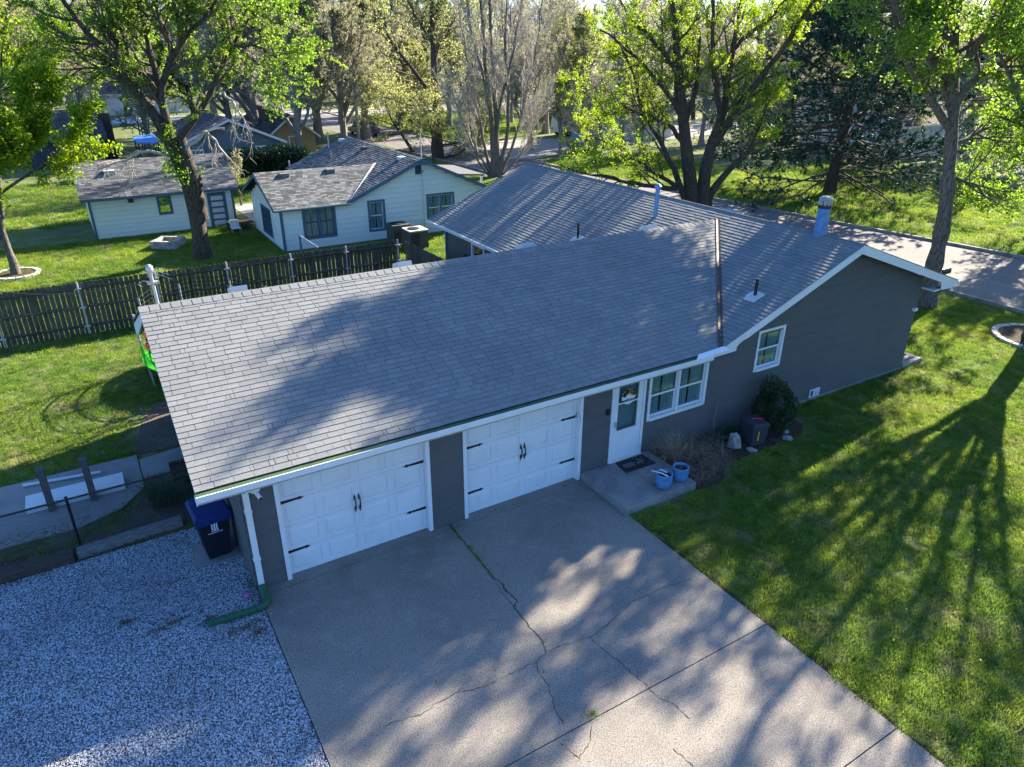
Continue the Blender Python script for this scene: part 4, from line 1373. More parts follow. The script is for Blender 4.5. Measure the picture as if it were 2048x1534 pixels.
fx = [at(u, 600, y=16.1)[0] for u in (12, 160, 447, 577, 697, 800)]
picket_fence('privacy_fence', 'long dark picket fence with galvanised posts across the back lawn', (-7.0, 16.2), (9.93, 16.2), 1.83,
             [2.79 - 0.1, 5.15, 7.55, 9.95, 12.3, 14.5, 16.7], 1)
picket_fence('side_fence', 'short dark picket fence running from the back fence corner towards the house', (10.0, 16.0), (10.12, 11.9), 1.83, [3.95], 1)
picket_fence('side_fence', 'short fence panel joining the house corner behind the side fence', (10.2, 12.0), (11.4, 13.4), 1.6, [], 1)


# ------------------------------------------------------------------ neighbouring buildings
def on_plane(u, v, p, nrm):
    d = ray(u, v)
    nrm = np.array(nrm, float)
    return CAM + d * ((np.array(p) - CAM) @ nrm) / (d @ nrm)


def slope_roof(parent, quads, th, mat='underlay', name='roof'):
    mb = MB()
    for q in quads:
        mb.ext([(x, y, z - th) for x, y, z in q], (0, 0, th - 0.005))
    return mb.build(name, mat, parent)


nb = thing('white_house', 'pale green white house with blue trim behind the picket fence', 'house', (12, 28, 0))
F0 = Fr((0, 23.6, 0), (1, 0, 0))
opsN = [(8.0, 9.5, 0.5, 2.0), (11.33, 12.1, 0.5, 1.93), (14.57, 16.05, 0.6, 1.95), (13.97, 14.29, 3.1, 3.54)]
PKX, PKZ, EVZ = 14.22, 3.86, 2.17
sl = (PKZ - EVZ) / (PKX - 10.33)
nlim = lambda z: (6.9, 18.1) if z < 1.95 else ((10.33 + (z + 0.12 - EVZ) / sl, 18.11 - (z + 0.12 - EVZ) / sl) if z > 2.08 else (6.9, 18.0))
wall_slab(F0, nb, 'nb_wall', 6.9, 18.0, -0.03, 2.05, opsN)
MB().ext([(10.3, 23.602, 2.05), (18.1, 23.602, 2.05), (PKX, 23.602, PKZ - 0.12)], (0, 0.1, 0)).build('gable_wall', 'nb_wall', nb)
siding(F0, nb, 'nb_siding', 6.9, 18.0, 0.0, 3.75, 0.25, opsN, nlim)
F1 = Fr((6.9, 29.3, 0), (0, -1, 0))
opsW = [(29.3 - 27.3, 29.3 - 25.5, 0.28, 1.62)]
wall_slab(F1, nb, 'nb_wall', 0, 5.58, -0.03, 1.95, opsW)
siding(F1, nb, 'nb_siding', 0, 5.68, 0.0, 3.2, 0.25, opsW, lambda z: (0, 5.7) if z < 1.95 else (max(0, (z - 1.9) / .385), 5.7 - max(0, (z - 1.9) / .385)))
MB().ext([(6.905, 23.7, 1.9), (6.905, 29.3, 1.9), (6.905, 26.5, 3.1)], (0.1, 0, 0)).build('gable_wall', 'nb_wall', nb)
MB().box(10.5, 18.0, 34.4, 34.6, 0, 2.1).build('wall', 'nb_wall', nb)
MB().box(17.9, 18.0, 23.75, 34.4, 0, 2.1).build('wall', 'nb_wall', nb)
MB().box(10.5, 10.6, 29.3, 34.4, 0, 2.1).build('wall', 'nb_wall', nb)
window(F0, nb, 7.92, 9.58, 0.42, 2.04, 'nb_blue', 0.11, 0.04, 2, 'nb_blue', sill=False)
window(F0, nb, 11.25, 12.18, 0.42, 2.0, 'nb_blue', 0.10, 0.04, 1, 'white_paint', sill=False)
window(F0, nb, 14.5, 16.12, 0.55, 2.02, 'nb_blue', 0.10, 0.04, 2, 'white_paint', sill=False)
window(F1, nb, *(lambda o: (o[0] - 0.06, o[1] + 0.06, o[2] - 0.06, o[3] + 0.06))(opsW[0]), 'nb_blue', 0.08, 0.04, 3, 'nb_blue', sill=False)
gvn = MB()
F0.box(gvn, 13.93, 14.33, 0.0, 0.035, 3.06, 3.58)
gvn = gvn.build('gable_vent', 'nb_blue', nb)
for k in range(6):
    mb = MB()
    F0.box(mb, 13.98, 14.28, 0.036, 0.05, 3.11 + k * 0.07, 3.15 + k * 0.07)
    mb.build('vent_slat', 'interior', gvn)
for x in (6.86, 17.98):
    MB().box(x, x + 0.14, 23.55, 23.59, 0, 1.95).build('corner_board', 'nb_blue', nb)
WR = 26.5
WZ = 2.06 + .385 * (WR - 23.3)
wvx = 10.33 + (WZ - EVZ) / sl
nroof = slope_roof(nb, [[(6.56, 23.3, 2.06), (10.2, 23.3, 2.06), (wvx, WR, WZ), (6.56, WR, WZ)], [(6.56, WR, WZ), (wvx, WR, WZ), (10.2, 29.7, 2.06), (6.56, 29.7, 2.06)],
                        [(10.33, 23.3, EVZ), (PKX, 23.3, PKZ), (PKX, 34.9, PKZ), (10.33, 34.9, EVZ), (10.33, 29.7, EVZ), (wvx, WR, WZ)],
                        [(PKX, 23.3, PKZ), (18.11, 23.3, EVZ), (18.11, 34.9, EVZ), (PKX, 34.9, PKZ)]], 0.1)
wl = (WR - 23.3) * math.hypot(1, .385)
lay_shingles((6.55, 23.28, 2.05), (1, 0, 0), np.array([0, 1, .385]) / math.hypot(1, .385),
             shingles(0, 0, 0, 25, wl / 24.6, 0.3, lambda v: [(0, 3.7 + (wvx - 10.2) * v / wl)], 31), nroof, 'shingle_neighbour', 'shingle_neighbour')
ml = (PKX - 10.33) * math.hypot(1, sl)


def nival(v):
    x = 10.33 + v / math.hypot(1, sl)
    if x >= wvx:
        return [(23.28, 34.9)]
    f = (x - 10.33) / (wvx - 10.33)
    return [(23.28, 23.3 + f * (WR - 23.3)), (29.7 - f * (29.7 - WR), 34.9)]


lay_shingles((10.31, 0, EVZ - 0.01), (0, 1, 0), np.array([1, 0, sl]) / math.hypot(1, sl), shingles(0, 0, 0, 29, ml / 28.6, 0.3, nival, 32, thick=0.02), nroof, 'shingle_neighbour', 'shingle_neighbour')
a, b = np.array([10.3, 23.27, 2.14]), np.array([wvx, WR, WZ + 0.05])
MB().hexa([a - (0.09, 0, 0.03), a + (0.09, 0, 0), b + (0.09, 0, 0), b - (0.09, 0, 0.03), a - (0.09, 0, 0.01), a + (0.09, 0, 0.02), b + (0.09, 0, 0.02), b - (0.09, 0, 0.01)]).build('valley_flashing', 'flash_white', nb)
MB().ext([(10.1, 23.29, 2.12), (PKX, 23.29, PKZ - 0.01), (18.2, 23.29, 2.12), (18.1, 23.29, 1.98), (PKX, 23.29, PKZ - 0.17), (10.35, 23.29, 2.02)], (0, -0.03, 0)).build('barge_board', 'nb_blue', nb)
MB().ext([(PKX - 0.42, 23.28, PKZ - 0.2), (PKX, 23.28, PKZ - 0.02), (PKX + 0.42, 23.28, PKZ - 0.2), (PKX + 0.42, 23.28, PKZ - 0.3), (PKX - 0.42, 23.28, PKZ - 0.3)], (0, 0.3, 0)).build('gable_cap', 'nb_blue', nb)
MB().box(6.56, 10.25, 23.27, 23.3, 1.93, 2.045).build('fascia', 'nb_blue', nb)
MB().box(6.56, 10.25, 23.24, 23.268, 2.0, 2.05).build('gutter', 'flash_white', nb)
MB().ext([(6.55, 23.3, 1.94), (6.55, 23.3, 2.05), (6.55, WR, WZ - 0.01), (6.55, 29.7, 2.05), (6.55, 29.7, 1.9), (6.55, WR, WZ - 0.18)], (-0.03, 0, 0)).build('barge_board', 'nb_blue', nb)
for (u, v) in ((568, 352), (660, 343)):
    p = on_plane(u, v, (6.56, 23.3, 2.06), (0, -.385, 1))
    mb = MB().box(p[0] - 0.2, p[0] + 0.2, p[1] - 0.2, p[1] + 0.2, p[2] - 0.15, p[2] + 0.13)
    mb.build('roof_vent', 'shingle_neighbour', nb, tint=True)
for (u, v) in ((803, 317), (684, 281), (730, 297)):
    p = on_plane(u, v, (10.33, 23.3, EVZ), (-sl, 0, 1))
    MB().box(p[0] - 0.18, p[0] + 0.18, p[1] - 0.2, p[1] + 0.2, p[2] - 0.15, p[2] + 0.1).build('roof_vent', 'vent_white' if u != 730 else 'shingle_dark', nb, tint=(u == 730))
for (u, v, hh) in ((658, 296, 0.95), (663, 315, 0.35), (579, 331, 0.3)):
    p = on_plane(u, v, (10.33, 23.3, EVZ), (-sl, 0, 1))
    MB().tube([p - (0, 0, .1), p + (0, 0, hh)], 0.045, 8).build('vent_pipe', 'galvanised', nb)
ant = thing('antenna_mast', 'tall thin antenna mast against the pale gable wall', 'antenna mast', (14.25, 23.4, 0))
MB().tube([(14.25, 23.42, -0.03), (14.25, 23.42, 5.1)], 0.028, 6).build('mast', 'galvanised', ant)
MB().box(14.2, 14.3, 23.24, 23.45, 3.2, 3.26).build('bracket', 'galvanised', ant)
mb = MB()
mb.hexa([(17.2, 26.5, 2.35), (19.6, 26.5, 2.15), (19.6, 30.5, 2.15), (17.2, 30.5, 2.35), (17.2, 26.5, 2.45), (19.6, 26.5, 2.25), (19.6, 30.5, 2.25), (17.2, 30.5, 2.45)])
pr_ = mb.build('porch_roof', 'shingle_neighbour', nb, tint=True)
for y in (26.6, 30.4):
    MB().box(19.4, 19.52, y - 0.06, y + 0.06, 0, 2.15).build('porch_post', 'white_paint', nb)

for (x0, y0, lab, w, h) in ((12.25, 20.7, 'grey air conditioner with a pale sunlit top beside the fence corner', 0.95, 0.92), (11.85, 21.85, 'dark grey cooling unit behind the pale topped air conditioner', 0.9, 1.0)):
    t = thing('air_conditioner', lab, 'air conditioner', (x0 + w / 2, y0 + w / 2, 0))
    MB().box(x0, x0 + w, y0, y0 + w, 0, h - 0.06).build('case', 'ac_grey', t)
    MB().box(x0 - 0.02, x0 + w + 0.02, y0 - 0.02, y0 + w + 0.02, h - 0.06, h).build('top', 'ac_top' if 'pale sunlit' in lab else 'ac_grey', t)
    MB().lathe([(0.3, 0), (0.3, 0.03), (0.25, 0.05)], (x0 + w / 2 - 0.1, y0 + w / 2, h), 16).build('fan_grille', 'net_black', t)
    for k in range(9):
        MB().box(x0 + 0.06, x0 + w * 0.5, y0 - 0.012, y0 - 0.001, 0.12 + k * 0.075, 0.15 + k * 0.075).build('louvre', 'net_black', t)
gp = thing('gate_frame', 'blue grey pipe post with a sloping rail by the pale house', 'gate frame', at(597, 497, y=22.6) * (1, 1, 0))
p0 = at(599, 470, y=22.6)
MB().tube([(p0[0], 22.6, 0), (p0[0], 22.6, p0[2])], 0.05, 8).build('post', 'nb_blue', gp)
p1 = at(636, 495, y=21.2)
MB().tube([(p0[0], 22.6, p0[2] - 0.03), (p1[0], 21.2, p1[2])], 0.035, 8).build('rail', 'galvanised', gp)

# white outbuilding with its shingled roof
ob = thing('outbuilding', 'low white outbuilding with a mottled shingle roof behind the big tree', 'outbuilding', (2.7, 32.5, 0))
FO = Fr((0, 30.7, 0), (1, 0, 0))
opsO = [(2.47, 3.0, 1.0, 1.88), (4.95, 5.72, 0.05, 1.74)]
wall_slab(FO, ob, 'nb_wall', -0.72, 6.2, -0.03, 2.0, opsO)
siding(FO, ob, 'nb_siding', -0.72, 6.2, 0.0, 2.0, 0.22, opsO)
OS = 0.46
pr0 = on_plane(139, 324.7, (0, 30.4, 2.06), (0, -OS, 1))
ORY, ORZ = pr0[1], pr0[2]
D = ORY - 30.4
FL = Fr((-0.72, 30.7 + 2 * D - 0.6, 0), (0, -1, 0))
siding(FL, ob, 'nb_siding', 0, 2 * D - 0.62, 0, 2.0, 0.22, ())
MB().box(6.1, 6.2, 30.83, 30.4 + 2 * D, 0, 2.0).build('wall', 'nb_wall', ob)
oroof = slope_roof(ob, [[(-1.07, 30.4, 2.06), (6.5, 30.4, 2.06), (6.5, ORY, ORZ), (-1.07, ORY, ORZ)], [(-1.07, ORY, ORZ), (6.5, ORY, ORZ), (6.5, 30.4 + 2 * D, 2.06), (-1.07, 30.4 + 2 * D, 2.06)]], 0.09)
ol = D * math.hypot(1, OS)
nC = int(ol / 0.14)
lay_shingles((-1.08, 30.38, 2.055), (1, 0, 0), np.array([0, 1, OS]) / math.hypot(1, OS), shingles(0, 0, 0, nC, ol / nC, 0.3, lambda v: [(0, 7.6)], 33), oroof, 'shingle_neighbour', 'shingle_neighbour')
MB().box(-1.07, 6.5, 30.36, 30.39, 1.92, 2.05).build('fascia', 'nb_blue', ob)
MB().box(-0.76, -0.64, 30.64, 30.675, 0, 1.95).build('corner_board', 'nb_blue', ob)
MB().box(6.1, 6.22, 30.64, 30.675, 0, 1.95).build('corner_board', 'nb_blue', ob)
window(FO, ob, 2.38, 3.09, 0.92, 1.95, 'nb_blue', 0.09, 0.04, 1, 'nb_blue', curtain=False, sill=False)
dr = MB()
for q in ((4.86, 4.98), (5.69, 5.81)):
    FO.box(dr, q[0], q[1], -0.05, 0.045, 0.02, 1.83)
FO.box(dr, 4.98, 5.69, -0.05, 0.045, 1.72, 1.83)
FO.box(dr, 4.98, 5.69, -0.05, 0.0, 0.02, 1.72)
dr = dr.build('door', 'nb_blue', ob)
for k in range(5):
    mb = MB()
    FO.box(mb, 5.03, 5.64, 0.001, 0.02, 0.1 + k * 0.33, 0.1 + k * 0.33 + 0.22)
    mb.build('door_panel', 'pale_siding', dr)
for u, v in ((219, 347), (385, 343)):
    p = on_plane(u, v, (0, 30.4, 2.06), (0, -OS, 1))
    MB().box(p[0] - 0.25, p[0] + 0.25, p[1] - 0.18, p[1] + 0.18, p[2] - 0.15, p[2] + 0.16).build('roof_vent', 'ac_top', ob)
MB().box(1.05, 1.3, 30.25, 30.6, 1.75, 1.9).build('lamp', 'black_iron', ob)

# concrete block fire ring
fp = thing('block_planter', 'square hollow planter of pale concrete blocks on the sunlit back lawn', 'planter', (2.23, 27.35, 0))
fp.rotation_euler = (0, 0, math.radians(55))
bm_ = MB().box(-0.19, 0.19, -0.085, 0.085, 0, 0.2).mesh('block', 'block_stone')
for side in range(4):
    for r in range(2):
        for k in range(3):
            o = link('block', bm_, fp)
            a = side * math.pi / 2
            lx, ly = -0.40 + k * 0.395 + (0.05 if r else 0), -0.5
            o.location = (lx * math.cos(a) - ly * math.sin(a), lx * math.sin(a) + ly * math.cos(a), 0.0 + r * 0.206 - 0.02)
            o.rotation_euler = (0, 0, a)
link('soil', MB().box(-0.4, 0.4, -0.4, 0.4, -0.02, 0.18).mesh('soil', 'soil'), fp)
# lumber pile
lp = thing('lumber_pile', 'pile of dark weathered lumber between the two white buildings', 'lumber pile', (6.1, 29.6, 0))
for k in range(18):
    r, c = divmod(k, 4)
    a = rnd.uniform(-0.12, 0.12) + (1.57 if r % 2 else 0)
    o = link('plank', (MB().box(-0.62, 0.62, -0.06, 0.06, 0, 0.09).mesh('plank', 'fence_wood')) if k == 0 else lp.children[0].data, lp)
    off = (c - 1.5) * 0.28
    o.location = (off if r % 2 else 0.0, 0.0 if r % 2 else off, r * 0.095 - 0.02)
    o.rotation_euler = (0, 0, a)
lc = thing('lawn_chair', 'small pale lawn chair tipped beside the lumber pile', 'chair', (5.75, 28.6, 0))
MB().box(5.5, 5.95, 28.4, 28.85, 0.25, 0.29).build('seat', 'pale_siding', lc)
MB().hexa([(5.5, 28.85, 0.25), (5.95, 28.85, 0.25), (5.95, 28.89, 0.25), (5.5, 28.89, 0.25), (5.5, 29.0, 0.62), (5.95, 29.0, 0.62), (5.95, 29.04, 0.62), (5.5, 29.04, 0.62)]).build('backrest', 'pale_siding', lc)
for x, y in ((5.52, 28.42), (5.93, 28.42), (5.52, 28.83), (5.93, 28.83)):
    MB().box(x - 0.018, x + 0.018, y - 0.018, y + 0.018, -0.02, 0.25).build('leg', 'galvanised', lc)


def stone_ring(c, r, n, label):
    t = thing('stone_ring', label, 'stone edging', (c[0], c[1], 0))
    w = 2 * math.pi * r / n * 0.46
    me = MB().hexa([(-w, -0.09, 0), (w, -0.09, 0), (w * 0.85, 0.09, 0), (-w * 0.85, 0.09, 0), (-w, -0.09, 0.11), (w, -0.09, 0.11), (w * 0.85, 0.09, 0.11), (-w * 0.85, 0.09, 0.11)]).mesh('edging_stone', 'pavestone')
    for k in range(n):
        a = 2 * math.pi * k / n
        o = link('edging_stone', me, t, (r * math.cos(a), r * math.sin(a), -0.03 + rnd.uniform(-0.01, 0.01)))
        o.rotation_euler = (0, 0, a + math.pi / 2 + rnd.uniform(-.04, .04))
    m = MB().ext([(c[0] + x, c[1] + y, -0.02) for x, y in disc_pts((0, 0), r - 0.07, 28)], (0, 0, 0.06)).build('mulch', 'mulch', t)
    return t


stone_ring((26.05, -0.95), 1.25, 24, 'pale stone edging ring round a mulch bed on the front lawn')
stone_ring((-4.15, 25.6), 0.85, 18, 'stone edging ring round the small tree on the back lawn')
mbx = at(1890, 541, x=28.1)
mt = thing('mailbox', 'black roadside mailbox behind the leaning oak trunk', 'mailbox', (mbx[0], mbx[1], 0))
MB().box(mbx[0] - 0.05, mbx[0] + 0.05, mbx[1] - 0.05, mbx[1] + 0.05, -0.03, mbx[2] - 0.1).build('post', 'timber', mt)
mb = MB()
mb.ext([(mbx[0] - 0.28, mbx[1] + 0.11 * math.cos(a), mbx[2] + 0.11 * math.sin(a)) for a in np.linspace(0, math.pi, 9)] +
       [(mbx[0] - 0.28, mbx[1] - 0.11, mbx[2] - 0.12), (mbx[0] - 0.28, mbx[1] + 0.11, mbx[2] - 0.12)], (0.56, 0, 0))
mb.build('box', 'black_iron', mt)


# far houses
def far_house(name, label, x0, x1, y0, y1, zw, rise, axis, wall, roofm, wins=(), over=0.4, chim=None, group=None, course=0.3, trim='white_paint'):
    t = thing(name, label, 'house', ((x0 + x1) / 2, (y0 + y1) / 2, 0), group)
    MB().box(x0, x1, y0, y1, -0.03, zw).build('wall', wall, t)
    f = Fr((x0, y0 - 0.002, 0), (1, 0, 0))
    if axis == 'y':      # ridge runs along y, gable towards the camera
        xm = (x0 + x1) / 2
        s = rise / (x1 - x0) * 2
        siding(f, t, wall, 0, x1 - x0, 0.1, zw + rise - 0.1, course, [(a, b, c, d) for a, b, c, d in wins],
               lambda z: (0, x1 - x0) if z < zw else ((z - zw) / s, x1 - x0 - (z - zw) / s), th=0.02)
        MB().ext([(x0, y0, zw), (x1, y0, zw), (xm, y0, zw + rise - 0.02)], (0, 0.12, 0)).build('gable_wall', wall, t)
        qs = [[(x0 - over, y0 - over, zw - over * s), (xm, y0 - over, zw + rise), (xm, y1 + over, zw + rise), (x0 - over, y1 + over, zw - over * s)],
              [(xm, y0 - over, zw + rise), (x1 + over, y0 - over, zw - over * s), (x1 + over, y1 + over, zw - over * s), (xm, y1 + over, zw + rise)]]
        qs = [[(a, b, c + 0.12) for a, b, c in q] for q in qs]
        r = slope_roof(t, qs, 0.12)
        L = (xm - x0 + over) * math.hypot(1, s)
        n = max(4, int(L / 0.2))
        lay_shingles((x0 - over, 0, zw - over * s + 0.115), (0, 1, 0), np.array([1, 0, s]) / math.hypot(1, s), shingles(0, 0, 0, n, L / n, 0.6, lambda v: [(y0 - over, y1 + over)], 41, thick=0.02), r, roofm, roofm)
        MB().ext([(x0 - over, y0 - over - 0.005, zw - over * s + 0.1), (xm, y0 - over - 0.005, zw + rise + 0.11), (x1 + over, y0 - over - 0.005, zw - over * s + 0.1),
                  (x1 + over, y0 - over - 0.005, zw - over * s - 0.08), (xm, y0 - over - 0.005, zw + rise - 0.07), (x0 - over, y0 - over - 0.005, zw - over * s - 0.08)], (0, -0.03, 0)).build('barge_board', trim, t)
    else:
        ym = (y0 + y1) / 2
        s = rise / (y1 - y0) * 2
        siding(f, t, wall, 0, x1 - x0, 0.1, zw, course, [(a, b, c, d) for a, b, c, d in wins], th=0.02)
        qs = [[(x0 - over, y0 - over, zw - over * s), (x1 + over, y0 - over, zw - over * s), (x1 + over, ym, zw + rise), (x0 - over, ym, zw + rise)],
              [(x0 - over, ym, zw + rise), (x1 + over, ym, zw + rise), (x1 + over, y1 + over, zw - over * s), (x0 - over, y1 + over, zw - over * s)]]
        qs = [[(a, b, c + 0.12) for a, b, c in q] for q in qs]
        r = slope_roof(t, qs, 0.12)
        MB().ext([(x0, y0, zw), (x0, y1, zw), (x0, ym, zw + rise)], (0.1, 0, 0)).build('gable_wall', wall, t)
        L = (ym - y0 + over) * math.hypot(1, s)
        n = max(4, int(L / 0.2))
        lay_shingles((x0 - over, y0 - over, zw - over * s + 0.115), (1, 0, 0), np.array([0, 1, s]) / math.hypot(1, s), shingles(0, 0, 0, n, L / n, 0.6, lambda v: [(0, x1 - x0 + 2 * over)], 42, thick=0.02), r, roofm, roofm)
        MB().box(x0 - over, x1 + over, y0 - over - 0.04, y0 - over - 0.005, zw - over * s - 0.06, zw - over * s + 0.1).build('fascia', trim, t)
    for w in wins:
        window(f, t, w[0], w[1], w[2], w[3], 'white_paint', 0.1, 0.05, 1, 'white_paint', curtain=False, sill=False)
    if chim:
        MB().box(*chim).build('chimney', 'brick_dark', t)
    return t


xa, xb = at(104, 300, y=58)[0], at(209, 300, y=58)[0]
ze = at(150, 281, y=57.6)[2]
dgz = ze + 0.16
far_house('charcoal_house', 'dark charcoal house with a brick chimney behind the left maple', xa - 1.6, xb, 58, 66, max(dgz, 2.0), 1.7, 'x', 'charcoal_siding', 'shingle_dark',
          chim=(xb + 0.15, xb + 1.05, 60.5, 61.6, -0.03, at(205, 226, y=61)[2]), trim='ac_grey')
xa, xb, zp = at(541, 300, y=57)[0], at(633, 300, y=57)[0], at(582, 229, y=56.6)[2]
wa, wb_ = at(577, 280, y=57), at(595, 292, y=57)
zw = at(633, 266, y=57)[2]
far_house('tan_house', 'tan sided house with a white trimmed gable beyond the pale house', xa, xb, 57, 69, zw, zp - zw - 0.1, 'y', 'tan_siding', 'shingle_dark',
          [(wa[0] - xa, wb_[0] - xa, wb_[2], at(577, 272, y=57)[2])])
xr, zr = at(574, 283, y=47.6)[0], at(574, 283, y=47.6)[2]
xp, zp = at(456, 239, y=47.6)[0], at(456, 239, y=47.6)[2]
wx = xr - 0.4 - 0.0
x0g = 2 * xp - wx
far_house('slate_house', 'slate blue gabled house with white trim behind the big forked tree', x0g, wx, 48, 58, zr + 0.12, zp - zr - 0.2, 'y', 'slate_siding', 'shingle_dark',
          [(at(512, 300, y=48)[0] - x0g, at(534, 300, y=48)[0] - x0g, 0.9, at(520, 291, y=48)[2]), (at(381, 300, y=48)[0] - x0g, at(407, 300, y=48)[0] - x0g, at(390, 318, y=48)[2], at(390, 299, y=48)[2])])
for (x0, x1, y0, y1, zw, rise, ax, wm, rm, lab) in (
        (47.5, 56.5, 50.5, 58, 2.5, 1.6, 'x', 'pale_siding', 'shingle_neighbour', 'pale sided house across the street behind the bare limbs'),
        (62, 73, 28, 38, 2.8, 2.0, 'x', 'pale_siding', 'shingle_dark', 'pale grey house seen through the pine boughs'),
        (58, 68, 74, 84, 2.8, 2.0, 'y', 'tan_siding', 'shingle_dark', 'distant tan gabled house beyond the side street'),
        (5, 16, 108, 117, 2.8, 2.0, 'x', 'pale_siding', 'shingle_dark', 'distant pale house beyond the far cross road'),
        (-22, -8, 104, 113, 2.8, 2.0, 'x', 'slate_siding', 'shingle_dark', 'distant slate house at the far left behind the trees'),
        (44, 56, 112, 121, 2.8, 2.0, 'x', 'pale_siding', 'shingle_neighbour', 'distant pale house at the end of the street'),
        (84, 97, 52, 62, 2.8, 2.2, 'y', 'pale_siding', 'shingle_dark', 'distant pale gabled house right of the side street')):
    far_house('far_house', lab, x0, x1, y0, y1, zw, rise, ax, wm, rm, [((x1 - x0) * 0.2, (x1 - x0) * 0.2 + 1.1, 0.9, 2.1), ((x1 - x0) * 0.65, (x1 - x0) * 0.65 + 1.3, 0.9, 2.1)])
# canopies in the yard behind
for (u0, u1, v, y, m_, lab, zz) in ((273, 318, 284, 52, 'tarp_blue', 'blue tarp canopy on thin posts behind the outbuilding', 1.9), (219, 283, 246, 66, 'pale_siding', 'flat white canopy roof far behind the outbuilding', 2.2)):
    a, b = at(u0, v, y=y), at(u1, v, y=y)
    z = a[2]
    t = thing('canopy', lab, 'canopy', ((a[0] + b[0]) / 2, y + 1.2, 0))
    MB().hexa([(a[0], y, z - 0.12), (b[0], y, z - 0.2), (b[0], y + 2.6, z + 0.2), (a[0], y + 2.6, z + 0.1), (a[0], y, z - 0.05), (b[0], y, z - 0.13), (b[0], y + 2.6, z + 0.27), (a[0], y + 2.6, z + 0.17)]).build('roof', m_, t)
    for xx in (a[0] + 0.1, b[0] - 0.1):
        for yy in (y + 0.1, y + 2.5):
            MB().box(xx - 0.05, xx + 0.05, yy - 0.05, yy + 0.05, -0.03, z - 0.08).build('post', 'brick_dark', t)
wf = thing('white_fence', 'short white picket fence far at the left edge behind leaves', 'fence', (-8, 99, 0))
for k in range(26):
    MB().box(-10.5 + k * 0.2, -10.38 + k * 0.2, 99, 99.04, -0.03, 1.5).build('picket', 'white_paint', wf)
MB().box(-10.5, -5.3, 99.05, 99.1, 1.0, 1.1).build('rail', 'white_paint', wf)

upole = thing('utility_pole', 'pale utility pole standing by the street beyond the pale house', 'utility pole', (25.7, 64.4, 0))
MB().tube([(25.7, 64.4, -0.03), (25.7, 64.4, 11)], [0.17, 0.12], 10).build('pole', 'twig_pale', upole)
MB().box(24.6, 26.8, 64.3, 64.42, 10.1, 10.25).build('crossarm', 'bark_grey', upole)
pole2 = thing('utility_pole', 'utility pole across the street behind the pine', 'utility pole', (60, 17, 0))
MB().tube([(60, 17, -0.03), (60, 17, 11)], [0.17, 0.12], 10).build('pole', 'bark_dark', pole2)
MB().box(59.9, 60.05, 15.9, 18.1, 10.1, 10.25).build('crossarm', 'bark_grey', pole2)
mb = MB()
A, B = at(1545, 188, x=58.0), at(2100, 196, x=58.0)
for dz in (0, -0.35):
    mb.tube([A + (B - A) * t + np.array([0, 0, dz - 0.4 * 4 * t * (1 - t)]) for t in np.linspace(-0.6, 1.4, 14)], 0.03, 4)
tag(mb.build('power_line', 'interior', None, (58, 10, 0)), 'two dark overhead wires crossing behind the pine', 'power line')


